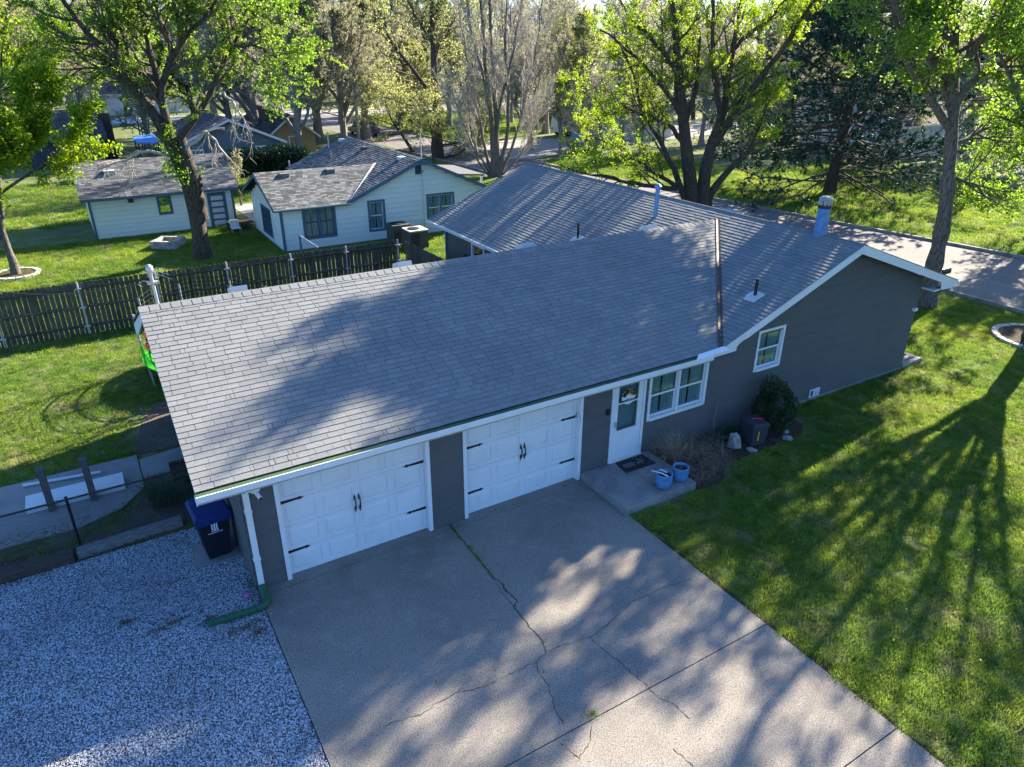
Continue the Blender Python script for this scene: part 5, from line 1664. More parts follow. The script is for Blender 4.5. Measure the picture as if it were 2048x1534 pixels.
# parked vehicles
def vehicle(label, x, y, rz, paint, L=4.5, W=1.8, H=1.5, van=False, cat='car'):
    t = thing('parked_van' if van else 'parked_car', label, cat, (x, y, 0))
    t.rotation_euler = (0, 0, rz)
    hw = W / 2
    if van:
        side = [(-L / 2, 0.35), (L / 2, 0.35), (L / 2, 0.95), (L / 2 - 0.7, 1.1), (L / 2 - 1.35, H), (-L / 2 + 0.05, H), (-L / 2, 0.8)]
        glassp = [(L / 2 - 0.85, 1.15), (L / 2 - 1.38, H - 0.12), (-L / 2 + 0.25, H - 0.12), (-L / 2 + 0.2, 1.15)]
    else:
        side = [(-L / 2, 0.3), (L / 2, 0.3), (L / 2, 0.72), (L / 2 - 1.15, 0.9), (L / 2 - 1.75, H), (-L / 2 + 1.0, H), (-L / 2 + 0.25, 0.95), (-L / 2, 0.9)]
        glassp = [(L / 2 - 1.3, 0.93), (L / 2 - 1.8, H - 0.08), (-L / 2 + 1.05, H - 0.08), (-L / 2 + 0.45, 0.97)]
    mb = MB()
    n = len(side)
    vs_ = [(a, -hw * (1.0 if z < 1.0 else 0.84), z) for a, z in side] + [(a, hw * (1.0 if z < 1.0 else 0.84), z) for a, z in side]
    mb.add(vs_, [tuple(range(n - 1, -1, -1))[::-1], tuple(range(n, 2 * n))[::-1]] + [(i, n + i, n + (i + 1) % n, (i + 1) % n) for i in range(n)])
    o = link('body', mb.mesh('body', paint), t)
    bv = o.modifiers.new('bevel', 'BEVEL')
    bv.width = 0.06
    bv.segments = 2
    for sg in (-1, 1):
        mb = MB()
        mb.ext([(a, sg * hw * (0.99 if z < 1.0 else 0.85), z) for a, z in glassp], (0, sg * 0.012, 0))
        link('side_window', mb.mesh('side_window', 'interior'), t)
        for wx in (-L * 0.3, L * 0.3):
            w = link('wheel', MB().tube([(wx, sg * (hw - 0.2), 0.3), (wx, sg * (hw + 0.01), 0.3)], 0.32, 16).mesh('wheel', 'tyre'), t)
            link('rim', MB().tube([(wx, sg * (hw - 0.02), 0.3), (wx, sg * (hw + 0.025), 0.3)], 0.19, 12).mesh('rim', 'galvanised'), w)
    fx_ = (side[3], side[4])
    mb = MB()
    (a0, z0), (a1, z1) = fx_
    e = 0.012
    mb.hexa([(a0 - 0.1, -hw * 0.8, z0 + 0.03), (a0 - 0.1, hw * 0.8, z0 + 0.03), (a0 - 0.2, hw * 0.8, z0 + 0.03), (a0 - 0.2, -hw * 0.8, z0 + 0.03),
             (a1 + 0.08, -hw * 0.72, z1 - 0.06), (a1 + 0.08, hw * 0.72, z1 - 0.06), (a1 - 0.05, hw * 0.72, z1 - 0.06), (a1 - 0.05, -hw * 0.72, z1 - 0.06)])
    link('windscreen', mb.mesh('windscreen', 'interior'), t)
    for sg in (-1, 1):
        link('headlight', MB().box(L / 2 - 0.02, L / 2 + 0.015, sg * 0.62 - 0.16, sg * 0.62 + 0.16, 0.55, 0.68).mesh('headlight', 'vent_white'), t)
        link('tail_light', MB().box(-L / 2 - 0.015, -L / 2 + 0.02, sg * 0.66 - 0.12, sg * 0.66 + 0.12, 0.65, 0.85).mesh('tail_light', 'red_plastic'), t)
    return t


vehicle('dark blue car parked on the street beyond the pale house', 27.8, 68.5, math.radians(95), 'car_blue')
vehicle('teal grey car parked at the side street seen through the maple', 42.3, 46.6, math.radians(15), 'car_teal')
vehicle('white van parked in front of the house across the street', 48.5, 58.0, math.radians(10), 'car_white', 5.0, 1.95, 2.0, True, 'van')


# ------------------------------------------------------------------ trees
def nz(a):
    return a / (np.linalg.norm(a, axis=-1, keepdims=True) + 1e-9)


def resamp(poly, rad, k):
    poly, rad = np.array(poly, float), np.array(rad, float)
    s = np.r_[0, np.cumsum(np.linalg.norm(np.diff(poly, axis=0), axis=1))]
    t = np.linspace(0, s[-1], k)
    out = np.stack([np.interp(t, s, poly[:, i]) for i in range(3)], 1)
    # soften the corners
    for _ in range(2):
        out[1:-1] = out[1:-1] * 0.5 + (out[:-2] + out[2:]) * 0.25
    return out, np.interp(t, s, rad)


def tubes(pts, rad, s):
    """(B,k,3) polylines with radii to vertices and quads"""
    B, k, _ = pts.shape
    tan = np.empty_like(pts)
    tan[:, 1:-1] = pts[:, 2:] - pts[:, :-2]
    tan[:, 0] = pts[:, 1] - pts[:, 0]
    tan[:, -1] = pts[:, -1] - pts[:, -2]
    tan = nz(tan)
    ref = np.where(np.abs(tan[:, :1, 2:]) < 0.85, np.array([0, 0, 1.0]), np.array([1.0, 0, 0]))
    a = nz(np.cross(tan, np.broadcast_to(ref, tan.shape)))
    b = np.cross(tan, a)
    th = np.arange(s) * 2 * np.pi / s
    v = pts[:, :, None, :] + rad[:, :, None, None] * (a[:, :, None, :] * np.cos(th)[None, None, :, None] + b[:, :, None, :] * np.sin(th)[None, None, :, None])
    idx = np.arange(B * k * s).reshape(B, k, s)
    f = np.stack([idx[:, :-1, :], np.roll(idx, -1, 2)[:, :-1, :], np.roll(idx, -1, 2)[:, 1:, :], idx[:, 1:, :]], -1).reshape(-1, 4)
    return v.reshape(-1, 3), f


def sprout(R, pts, rad, n, t0, t1, ang, L, rr, k=5, up=0.05, wob=0.12, taper=0.25, lenfall=0.5, rmin=0.004, side=None):
    """n children on each parent polyline"""
    B, k0, _ = pts.shape
    idx = np.repeat(np.arange(B), n)
    N = len(idx)
    t = t0 + (t1 - t0) * (np.tile(np.arange(n), B) + R.random(N)) / n
    f = np.clip(t, 0, 0.999) * (k0 - 1)
    i = f.astype(int)
    a = (f - i)[:, None]
    P = pts[idx, i] * (1 - a) + pts[idx, i + 1] * a
    tan = nz(pts[idx, i + 1] - pts[idx, i])
    r = rad[idx, i] * (1 - a[:, 0]) + rad[idx, i + 1] * a[:, 0]
    v = R.normal(size=(N, 3))
    if side is not None:
        v[:, 2] *= side
    v = nz(v - (v * tan).sum(1, keepdims=True) * tan)
    an = R.uniform(ang[0], ang[1], N)[:, None]
    d = nz(np.cos(an) * tan + np.sin(an) * v)
    plen = np.linalg.norm(np.diff(pts, axis=1), axis=2).sum(1)[idx]
    LL = (L * plen if L < 1 else np.full(N, L)) * (1 - lenfall * (t - t0) / max(t1 - t0, 1e-6)) * R.uniform(0.6, 1.25, N)
    out = np.empty((N, k, 3))
    out[:, 0] = P
    for j in range(1, k):
        d = nz(d + R.normal(size=(N, 3)) * wob + np.array([0, 0, up]))
        P = P + d * (LL / (k - 1))[:, None]
        out[:, j] = P
    r0 = np.maximum(np.minimum(r * rr, 0.35 * LL), rmin)
    ra = r0[:, None] * np.linspace(1, taper, k)[None]
    return out, ra


def leaf_cards(R, pts, n, size, spread, t0=0.35, droop=0.0, aspect=0.55, clump=1):
    B, k, _ = pts.shape
    nc = max(1, n // clump)
    idx = R.integers(0, B, nc)
    f = R.uniform(t0, 0.999, nc) * (k - 1)
    i = f.astype(int)
    a = (f - i)[:, None]
    P = pts[idx, i] * (1 - a) + pts[idx, i + 1] * a
    P = np.repeat(P, clump, 0)
    n = len(P)
    P = P + R.normal(size=(n, 3)) * spread
    A = R.normal(size=(n, 3))
    A[:, 2] -= droop
    A = nz(A)
    Bv = nz(np.cross(A, R.normal(size=(n, 3))))
    sz = (size * R.uniform(0.55, 1.3, n))[:, None]
    A, Bv = A * sz, Bv * sz * aspect
    C = np.cross(nz(A), nz(Bv)) * sz * 0.18
    v = np.stack([P - A, P + Bv + C, P + A, P - Bv + C], 1).reshape(-1, 3)
    return v, np.arange(4 * n).reshape(n, 4), R.random(n)


def finish_tree(name, label, cat, base, groups_trunk, groups_twig, leaves, bark, twig, group=None):
    base = np.array(base, float)
    t = thing(name, label, cat, tuple(base), group)

    def cat_groups(gs):
        V, F, o = [], [], 0
        for pts, rad, s in gs:
            v, f = tubes(pts, rad, s)
            V.append(v)
            F.append(f + o)
            o += len(v)
        return np.concatenate(V) - base, np.concatenate(F)
    if groups_trunk:
        v, f = cat_groups(groups_trunk)
        link('trunk', np_mesh('trunk', v, f, bark, smooth=True), t)
    if groups_twig:
        v, f = cat_groups(groups_twig)
        link('branches', np_mesh('branches', v, f, twig), t)
    for (v, f, tt, m_) in leaves:
        link('crown', np_mesh('crown', v - base, f, m_, tt), t)
    return t


def flare(poly, rad, amt=1.5):
    """root flare at the base"""
    p, r = resamp(poly, rad, 14)
    r[0] *= amt
    r[1] *= 1 + (amt - 1) * 0.35
    p[0, 2] -= 0.15
    return p[None], r[None]


def limbs(R, defs, k=12):
    """defs: (list of points, r0, r1)"""
    P, Q = [], []
    for pts, r0, r1 in defs:
        p, r = resamp(pts, np.linspace(r0, r1, len(pts)), k)
        p[1:-1] += R.normal(size=(k - 2, 3)) * 0.04
        P.append(p)
        Q.append(r)
    return np.array(P), np.array(Q)


def pix_limb(R, pxs, depth, spread=1.5, start=None):
    """a limb through photo pixels at about the given distance, wandering in depth"""
    off = R.uniform(-abs(spread), abs(spread)) if spread > 0 else spread
    out = []
    n = len(pxs)
    for i, (u, v) in enumerate(pxs):
        f = i / max(1, n - 1)
        out.append(deep(u, v, depth + off * f ** 1.3))
    if start is not None:
        out[0] = np.array(start)
    return out


def depth_of(p):
    return float((np.array(p) - CAM) @ _hf)


def grown_tree(seed, h, r, nl=7, spread=0.55, kind='leafy', leaves=9000, leaf=0.12, twigs=True, base=(0, 0, 0), lean=(0, 0), trunk_frac=0.3, limb_ang=(0.35, 0.8), lsp=0.16,
               n2=9, n3=7, n4=0, up=0.08, droop=0.0, sides=(8, 5, 3), rm=1.0):
    """a free-standing tree: returns trunk groups, twig groups, twig polylines"""
    R = np.random.default_rng(seed)
    b = np.array(base, float)
    top = b + np.array([lean[0], lean[1], h * 0.82])
    mid = b + np.array([lean[0] * 0.35 + R.normal() * 0.15, lean[1] * 0.35 + R.normal() * 0.15, h * 0.4])
    tp, tr = flare([b, mid, top], [r, r * 0.72, r * 0.16])
    tp[0, 2:-1] += R.normal(size=(11, 3)) * np.array([0.06, 0.06, 0])
    l1p, l1r = sprout(R, tp, tr, nl, trunk_frac, 0.92, limb_ang, h * spread, 0.62, 9, up, 0.1, 0.25, 0.55)
    l2p, l2r = sprout(R, l1p, l1r, n2, 0.25, 1.0, (0.4, 0.95), 0.42, 0.6, 6, up * 0.7, 0.15, 0.3, 0.4, 0.007 * rm)
    l3p, l3r = sprout(R, l2p, l2r, n3, 0.2, 1.0, (0.4, 1.0), 0.5, 0.6, 5, up * 0.4 - droop, 0.18, 0.4, 0.3, 0.005 * rm)
    tw = [(l2p, l2r, sides[1]), (l3p, l3r, sides[2])]
    last = l3p
    if n4:
        l4p, l4r = sprout(R, l3p, l3r, n4, 0.2, 1.0, (0.4, 1.0), 0.6, 0.7, 4, -droop, 0.2, 0.5, 0.3, 0.0045 * rm)
        tw.append((l4p, l4r, 3))
        last = l4p
    return R, [(tp, tr, 12), (l1p, l1r, sides[0])], tw, last


# --- the big forked tree on the back lawn
R = np.random.default_rng(101)
b = at(406, 515, z=0)
dB = depth_of(b)
PL = lambda pxs, sp=1.5, d=None: pix_limb(R, pxs, dB if d is None else d, sp)
z0t = lambda x, y: (x / 2.926, y / 2.926)
trunkA = flare([b, deep(397, 450, dB), deep(380, 376, dB), deep(352, 308, dB), deep(330, 268, dB)], [0.37, 0.34, 0.31, 0.27, 0.23], 1.25)
trunkB, trunkBr = resamp([deep(405, 440, dB), deep(390, 369, dB - .1), deep(372, 308, dB + .1), deep(360, 272, dB + .2)], [0.29, 0.28, 0.25, 0.2], 14)
stub = limbs(R, [([deep(400, 420, dB - .2), deep(402, 385, dB - .3), deep(400, 356, dB - .35), deep(399, 352, dB - .35)], 0.2, 0.05)])
LB = limbs(R, [
    (PL([(330, 268), (304, 226), (267, 171), (236, 120), (200, 90), (150, 42), (110, -20), (80, -120)]), 0.30, 0.06),
    (PL([(236, 125), (225, 60), (214, 0), (205, -110)]), 0.17, 0.05),
    (PL([(267, 172), (215, 120), (160, 100), (110, 70)], 2), 0.14, 0.04),
    (PL([(345, 290), (325, 205), (314, 154), (304, 103), (290, 68), (273, 7), (262, -120)]), 0.24, 0.06),
    (PL([(325, 207), (328, 147), (345, 106), (372, 75), (410, 44), (432, 14), (460, -80)], 2), 0.2, 0.05),
    (PL([(345, 106), (342, 68), (308, 30), (285, -10), (270, -90)], 2), 0.13, 0.04),
    (PL([(372, 75), (359, 51), (347, 7), (340, -110)], 2), 0.14, 0.04),
    (PL([(360, 275), (383, 258), (410, 202), (434, 161), (458, 103), (478, 68), (523, 14), (560, -70)], 2.5), 0.2, 0.05),
    (PL([(458, 105), (480, 90), (520, 92), (560, 120)], 2), 0.08, 0.03),
])
dead = limbs(R, [
    (PL([(372, 300), (410, 256), (444, 301), (456, 321)], 1.0), 0.09, 0.03),
    (PL([(352, 312), (290, 300), (253, 321), (219, 328), (174, 349)], -2.0), 0.075, 0.02),
    (PL([(440, 182), (465, 200), (485, 240), (500, 265)], 1.5), 0.06, 0.02),
])
tw1 = sprout(R, *LB, 15, 0.12, 1.0, (0.4, 1.1), 2.6, 0.5, 6, 0.08, 0.14, 0.3, 0.35, 0.008)
tw2 = sprout(R, *tw1, 9, 0.15, 1.0, (0.4, 1.0), 0.5, 0.6, 5, 0.0, 0.18, 0.4, 0.3, 0.006)
tw3 = sprout(R, *tw2, 3, 0.2, 1.0, (0.4, 1.0), 0.55, 0.6, 4, -0.03, 0.2, 0.5, 0.3, 0.004)
dt1 = sprout(R, *dead, 8, 0.3, 1.0, (0.4, 1.1), 1.5, 0.45, 6, -0.15, 0.22, 0.3, 0.35, 0.01)
dt2 = sprout(R, *dt1, 5, 0.3, 1.0, (0.4, 1.0), 0.55, 0.7, 5, -0.12, 0.22, 0.4, 0.3, 0.008)
LB = (LB[0], LB[1] * 0.8)
lv = leaf_cards(R, tw3[0], 60000, 0.057, 0.05, 0.1)
lv2 = leaf_cards(R, sprout(R, trunkA[0], trunkA[1], 26, 0.55, 1.0, (0.8, 1.4), 1.1, 0.05, 5, 0.1, 0.2)[0], 2200, 0.06, 0.12, 0.1)
finish_tree('forked_tree', 'big forked tree with a broken stub and ivy-like leaves on the back lawn', 'tree', b,
            [(*trunkA, 14), (trunkB[None], trunkBr[None], 12), (*stub, 10), (*LB, 9)], [(*tw1, 5), (*tw2, 3), (*tw3, 3)], [(*lv, 'leaf_green'), (*lv2, 'leaf_green')], 'bark_dark', 'twig_dark')
t_ = bpy.data.objects.get('forked_tree')
V, F, o = [], [], 0
for pts, rad, s in ((*dead, 6), (*dt1, 4), (*dt2, 3)):
    v, f = tubes(pts, rad, s)
    V.append(v)
    F.append(f + o)
    o += len(v)
link('dead_limbs', np_mesh('dead_limbs', np.concatenate(V) - b, np.concatenate(F), 'twig_pale'), t_)

# --- small bright maple in its stone ring at the left
R, tg_, tw_, last = grown_tree(211, 8.4, 0.15, 18, 0.68, base=(-4.15, 25.6, 0), trunk_frac=0.18, limb_ang=(0.7, 1.3), n2=10, n3=6, lean=(1.0, -0.3), up=0.06)
lv = leaf_cards(R, last, 75000, 0.072, 0.13, 0.05)
finish_tree('young_maple', 'young bright green maple in a stone ring on the back lawn', 'tree', (-4.15, 25.6, 0), tg_, tw_, [(*lv, 'leaf_bright')], 'bark_grey', 'twig_dark')
# --- taller maple reaching in from the left
R, tg_, tw_, last = grown_tree(223, 14.5, 0.34, 17, 0.58, base=(-8.3, 27.0, 0), trunk_frac=0.3, limb_ang=(0.7, 1.25), n2=10, n3=7, up=0.05)
lv = leaf_cards(R, last, 60000, 0.08, 0.08, 0.05)
finish_tree('maple_tree', 'tall bright maple whose limbs reach in at the top left', 'tree', (-9.3, 27.5, 0), tg_, tw_, [(*lv, 'leaf_bright')], 'bark_grey', 'twig_dark')

# --- silver maple with several trunks right of the far roof ridge
R = np.random.default_rng(307)
d0 = ray(1397, 420)
b = CAM + d0 * ((26.6 - CAM[0]) / d0[0])
b[2] = 0
dB = depth_of(b)
base_px = 1397
P = lambda pxs, sp=2.0: pix_limb(R, pxs, dB, sp)
root = lambda du: b + _rt0 * du
TA = [flare([root(-0.25), deep(1384, 393, dB), deep(1372, 290, dB), deep(1366, 235, dB)], [0.42, 0.38, 0.3, 0.27], 1.3),
      flare([root(0.25), deep(1405, 390, dB), deep(1412, 330, dB), deep(1428, 273, dB)], [0.40, 0.36, 0.3, 0.25], 1.3),
      flare([root(0.7), deep(1415, 395, dB), deep(1440, 360, dB), deep(1475, 322, dB)], [0.26, 0.22, 0.17, 0.14], 1.3),
      flare([root(-0.7), deep(1372, 398, dB), deep(1359, 372, dB), deep(1348, 335, dB)], [0.22, 0.19, 0.16, 0.15], 1.3)]
tp = np.concatenate([x[0] for x in TA])
tr_ = np.concatenate([x[1] for x in TA])
LB = limbs(R, [
    (P([(1366, 237), (1358, 150), (1352, 85), (1345, 0), (1335, -120)]), 0.26, 0.06),
    (P([(1366, 237), (1340, 190), (1300, 140), (1250, 95), (1200, 60)], 3), 0.16, 0.04),
    (P([(1372, 290), (1330, 240), (1285, 224), (1220, 205), (1160, 190)], 3), 0.13, 0.03),
    (P([(1428, 273), (1450, 205), (1464, 102), (1478, 34), (1490, -60)]), 0.22, 0.05),
    (P([(1440, 240), (1430, 150), (1424, 60), (1432, -60)], 3), 0.16, 0.05),
    (P([(1428, 290), (1460, 240), (1491, 195), (1567, 102), (1621, 17), (1670, -80)], 3), 0.22, 0.05),
    (P([(1348, 337), (1324, 289), (1302, 254), (1285, 215), (1270, 160), (1240, 90)], 3), 0.14, 0.04),
    (P([(1352, 372), (1320, 352), (1288, 329), (1253, 306), (1227, 285), (1180, 270)], 3), 0.12, 0.03),
    (P([(1362, 376), (1306, 372), (1253, 364), (1218, 352), (1174, 351), (1120, 330)], -4), 0.13, 0.03),
    (P([(1475, 322), (1500, 300), (1520, 250), (1540, 200)], 2), 0.12, 0.03),
    (P([(1464, 102), (1500, 60), (1540, 40), (1580, -10)], 3), 0.1, 0.03),
    (P([(1358, 150), (1320, 90), (1270, 50), (1240, 0)], 3), 0.12, 0.03),
    (P([(1372, 240), (1395, 160), (1400, 80), (1395, 0)], 3), 0.14, 0.04),
])
tw1 = sprout(R, *LB, 13, 0.1, 1.0, (0.4, 1.1), 2.3, 0.5, 6, 0.08, 0.14, 0.3, 0.35, 0.008)
tw2 = sprout(R, *tw1, 8, 0.15, 1.0, (0.4, 1.0), 0.5, 0.6, 5, 0.03, 0.18, 0.4, 0.3, 0.006)
tw3 = sprout(R, *tw2, 3, 0.2, 1.0, (0.4, 1.0), 0.55, 0.6, 4, 0.0, 0.2, 0.5, 0.3, 0.004)
lv = leaf_cards(R, tw3[0], 60000, 0.048, 0.06, 0.2, clump=3)
finish_tree('silver_maple', 'many trunked maple with thin yellow green leaves beyond the roof ridge', 'tree', b,
            [(tp, tr_, 12), (*LB, 8)], [(*tw1, 5), (*tw2, 3), (*tw3, 3)], [(*lv, 'leaf_bright')], 'bark_dark', 'twig_dark')

# --- leaning oak at the right of the house
R = np.random.default_rng(401)
b = np.array([26.2, 3.1, 0])
dB = depth_of(b)
P = lambda pxs, sp=2.5: pix_limb(R, pxs, dB, sp)
TR = flare([b, deep(1860, 562, dB), deep(1875, 506, dB), deep(1891, 427, dB), deep(1898, 342, dB), deep(1902, 273, dB), deep(1910, 205, dB)], [0.33, 0.30, 0.28, 0.25, 0.22, 0.20, 0.18], 1.35)
TR[1][0, 2:-1] *= 1 + 0.13 * np.sin(np.arange(11) * 2.4)
LB = limbs(R, [
    (P([(1906, 220), (1905, 120), (1908, 51), (1900, -40), (1895, -150), (1890, -260)], 1), 0.2, 0.05),
    (P([(1910, 215), (1930, 170), (1980, 137), (2030, 110), (2090, 60), (2150, 0)], 3), 0.15, 0.04),
    (P([(1902, 262), (1860, 200), (1820, 130), (1790, 60), (1770, -20), (1750, -130)], 3), 0.15, 0.04),
    (P([(1905, 160), (1850, 100), (1800, 30), (1750, -60)], -4), 0.13, 0.04),
    (P([(1905, 160), (1960, 90), (2020, 20), (2060, -80)], -4), 0.13, 0.04),
    (P([(1900, 300), (1940, 270), (1990, 250), (2040, 260)], 3), 0.1, 0.03),
    (P([(1896, 350), (1930, 360), (1965, 385), (1990, 400)], 2), 0.08, 0.02),
    (P([(1905, 100), (1880, 20), (1860, -100), (1850, -200)], 5), 0.13, 0.04),
    (P([(1905, 60), (1930, -40), (1950, -150), (1960, -240)], 5), 0.13, 0.04),
    (P([(1905, 20), (1900, -100), (1880, -220), (1860, -300)], -5), 0.13, 0.04),
    (P([(1903, 80), (1840, 0), (1790, -80), (1720, -160)], -5), 0.12, 0.04),
])
tt_ = deep(1906, 215, dB)
up_ = limbs(R, [([tt_, tt_ + (a - tt_) * 0.5 + np.array([0, 0, 0.4]), a], 0.16, 0.05) for a in map(np.array, (
    (25.0, 8.8, 14.6), (27.0, 8.8, 14.2), (26.0, 9.4, 13.6), (25.0, 8.2, 13.2), (26.2, 7.4, 12.4), (24.4, 7.8, 12.6), (26.4, 9.2, 15.2), (27.2, 7.6, 12.8)))])
u1 = sprout(R, *up_, 16, 0.52, 1.0, (0.5, 1.2), 2.3, 0.5, 6, 0.05, 0.14, 0.3, 0.35, 0.008)
u2 = sprout(R, *u1, 8, 0.15, 1.0, (0.4, 1.0), 0.5, 0.6, 5, -0.02, 0.18, 0.4, 0.3, 0.006)
ulv = leaf_cards(R, u2[0][u2[0][:, :, 2].min(1) > 11.6], 42000, 0.095, 0.17, 0.2, clump=14)
tw1 = sprout(R, *LB, 10, 0.15, 1.0, (0.5, 1.2), 2.4, 0.5, 6, 0.05, 0.14, 0.3, 0.35, 0.008)
tw2 = sprout(R, *tw1, 6, 0.15, 1.0, (0.4, 1.0), 0.5, 0.6, 5, -0.02, 0.18, 0.4, 0.3, 0.006)
tw3 = sprout(R, *tw2, 3, 0.2, 1.0, (0.4, 1.0), 0.55, 0.6, 4, -0.05, 0.2, 0.5, 0.3, 0.004)
lv = leaf_cards(R, tw3[0], 50000, 0.056, 0.10, 0.2, clump=8)
finish_tree('leaning_oak', 'leaning oak with knobbly trunk beside the right end of the house', 'tree', b,
            [(*TR, 12), (*LB, 8), (*up_, 8)], [(*tw1, 5), (*tw2, 3), (*tw3, 3), (*u1, 4), (*u2, 3)], [(*lv, 'leaf_green'), (*ulv, 'leaf_green')], 'bark_grey', 'twig_dark')

# --- spreading tree in the stone ring, mostly outside the frame at the right
R = np.random.default_rng(503)
b = np.array([26.15, -0.9, 0])
fk = b + np.array([-0.1, 0.05, 3.0])
TR = flare([b, b + np.array([0, 0, 1.6]), fk], [0.36, 0.32, 0.30], 1.4)
LB = limbs(R, [([fk - np.array([0, 0, .25]), fk + (np.array(p) - fk) * 0.45 + np.array([0, 0, 0.5]), np.array(p)], r_, 0.035) for p, r_ in (
    ((24.9, 2.6, 9.5), 0.15), ((25.6, 1.2, 10.5), 0.14), ((26.0, -0.4, 12.5), 0.17), ((25.7, -2.2, 10.5), 0.14), ((26.2, -3.6, 9.0), 0.13), ((27.4, -2.6, 11.0), 0.13),
    ((27.6, 0.9, 11.0), 0.14), ((24.6, 0.3, 8.5), 0.11), ((24.8, -1.9, 8.0), 0.1), ((26.6, 3.2, 11.0), 0.12))], 12)
tw1 = sprout(R, *LB, 8, 0.25, 1.0, (0.35, 0.9), 2.0, 0.5, 6, 0.08, 0.12, 0.3, 0.35, 0.01)
tw2 = sprout(R, *tw1, 6, 0.2, 1.0, (0.4, 0.9), 0.5, 0.6, 5, 0.03, 0.15, 0.4, 0.3, 0.007)
lv = leaf_cards(R, tw2[0], 11000, 0.075, 0.12, 0.3, clump=10)
finish_tree('lawn_tree', 'tall tree rooted in the stone edged ring at the right edge', 'tree', b, [(*TR, 12), (*LB, 8)], [(*tw1, 4), (*tw2, 3)], [(*lv, 'leaf_green')], 'bark_grey', 'twig_dark')
# --- another just beyond the right edge whose shade crosses the drive
R, tg_, tw_, last = grown_tree(509, 14.0, 0.36, 10, 0.44, base=(25.0, -7.5, 0), trunk_frac=0.25, limb_ang=(0.4, 1.0), n2=6, n3=4)
lv = leaf_cards(R, last, 40000, 0.10, 0.2, 0.3, clump=6)
finish_tree('lawn_tree', 'tall tree on the front lawn beyond the right edge', 'tree', (25.0, -7.5, 0), tg_, tw_, [(*lv, 'leaf_green')], 'bark_grey', 'twig_dark')

# --- street tree with a straight trunk and thin new leaves, mid distance
R = np.random.default_rng(601)
b = at(877, 316, z=0)
dB = depth_of(b)
P = lambda pxs, sp=3.0: pix_limb(R, pxs, dB, sp)
TR = flare([b, deep(876, 280, dB), deep(872, 230, dB), deep(869, 150, dB), deep(866, 60, dB), deep(862, -40, dB), deep(858, -160, dB)], [0.42, 0.40, 0.36, 0.30, 0.24, 0.17, 0.08], 1.3)
LB = limbs(R, [
    (P([(873, 219), (844, 161), (793, 96), (762, 51), (741, 10), (720, -60)]), 0.2, 0.05),
    (P([(872, 195), (900, 190), (926, 167), (960, 113), (985, 60)]), 0.14, 0.04),
    (P([(874, 292), (900, 288), (926, 284), (950, 272), (975, 240)]), 0.1, 0.03),
    (P([(877, 316), (905, 314), (940, 290), (965, 255), (980, 230)], 2), 0.12, 0.03),
    (P([(870, 225), (840, 216), (800, 205), (760, 190)]), 0.12, 0.03),
    (P([(868, 110), (900, 60), (925, 0), (940, -70)]), 0.13, 0.04),
    (P([(867, 90), (830, 30), (800, -30), (780, -90)]), 0.13, 0.04),
    (P([(865, 40), (890, -20), (905, -90)]), 0.1, 0.04),
])
TS = flare([at(828, 306, z=0), deep(817, 290, dB + 3), deep(800, 262, dB + 3), deep(782, 240, dB + 3), deep(764, 180, dB + 3)], [0.2, 0.16, 0.13, 0.1, 0.05], 1.2)
TS2 = flare([at(868, 326, z=0), deep(864, 295, dB - 2), deep(866, 270, dB - 2), deep(850, 220, dB - 2)], [0.14, 0.12, 0.1, 0.05], 1.2)
LB = (np.concatenate([LB[0]]), np.concatenate([LB[1]]))
tw1 = sprout(R, *LB, 12, 0.1, 1.0, (0.4, 1.1), 3.2, 0.5, 6, 0.04, 0.14, 0.3, 0.35, 0.012)
tq = sprout(R, np.concatenate([TR[0], TS[0], TS2[0]]), np.concatenate([TR[1], TS[1], TS2[1]]), 14, 0.3, 1.0, (0.5, 1.2), 3.0, 0.3, 6, 0.04, 0.14, 0.3, 0.3, 0.012)
tw1 = (np.concatenate([tw1[0], tq[0]]), np.concatenate([tw1[1], tq[1]]))
tw2 = sprout(R, *tw1, 8, 0.15, 1.0, (0.4, 1.0), 0.55, 0.6, 5, -0.06, 0.18, 0.4, 0.3, 0.009)
tw3 = sprout(R, *tw2, 3, 0.2, 1.0, (0.4, 1.0), 0.6, 0.6, 4, -0.12, 0.2, 0.5, 0.3, 0.007)
lv = leaf_cards(R, tw3[0], 34000, 0.085, 0.12, 0.2)
finish_tree('street_tree', 'straight dark trunked street tree with thin pale leaves beyond the pale house', 'tree', b,
            [(*TR, 12), (*TS, 8), (*TS2, 8), (*LB, 7)], [(*tw1, 4), (*tw2, 3), (*tw3, 3)], [(*lv, 'leaf_bud')], 'bark_dark', 'twig_dark')

# --- bare many stemmed tree
R = np.random.default_rng(701)
b = at(992, 352, z=0)
dB = depth_of(b)
P = lambda pxs, sp=1.6: pix_limb(R, pxs, dB, sp)
ST = limbs(R, [
    (P([(988, 352), (985, 300), (984, 239), (970, 137), (964, 34), (955, -60), (950, -160)]), 0.24, 0.05),
    (P([(994, 352), (996, 290), (988, 171), (981, 68), (978, -20), (972, -150)]), 0.22, 0.05),
    (P([(998, 350), (1010, 300), (1022, 205), (1010, 103), (1012, 20), (1020, -100)]), 0.18, 0.05),
    (P([(1000, 350), (1020, 305), (1040, 240), (1060, 160), (1075, 80), (1085, 0)]), 0.13, 0.04),
    (P([(985, 350), (970, 310), (960, 240), (940, 150), (925, 70), (915, -10)]), 0.13, 0.04),
    (P([(982, 352), (964, 321), (945, 284), (941, 250), (935, 200)]), 0.09, 0.03),
    (P([(980, 352), (960, 335), (948, 300), (925, 240), (900, 180)]), 0.08, 0.03),
    (P([(1002, 352), (1030, 325), (1058, 280), (1080, 215)]), 0.08, 0.03),
    (P([(992, 300), (1000, 200), (1030, 90), (1045, 0), (1050, -90)]), 0.13, 0.04),
    (P([(990, 280), (975, 190), (945, 80), (935, 0)]), 0.12, 0.04),
], 14)
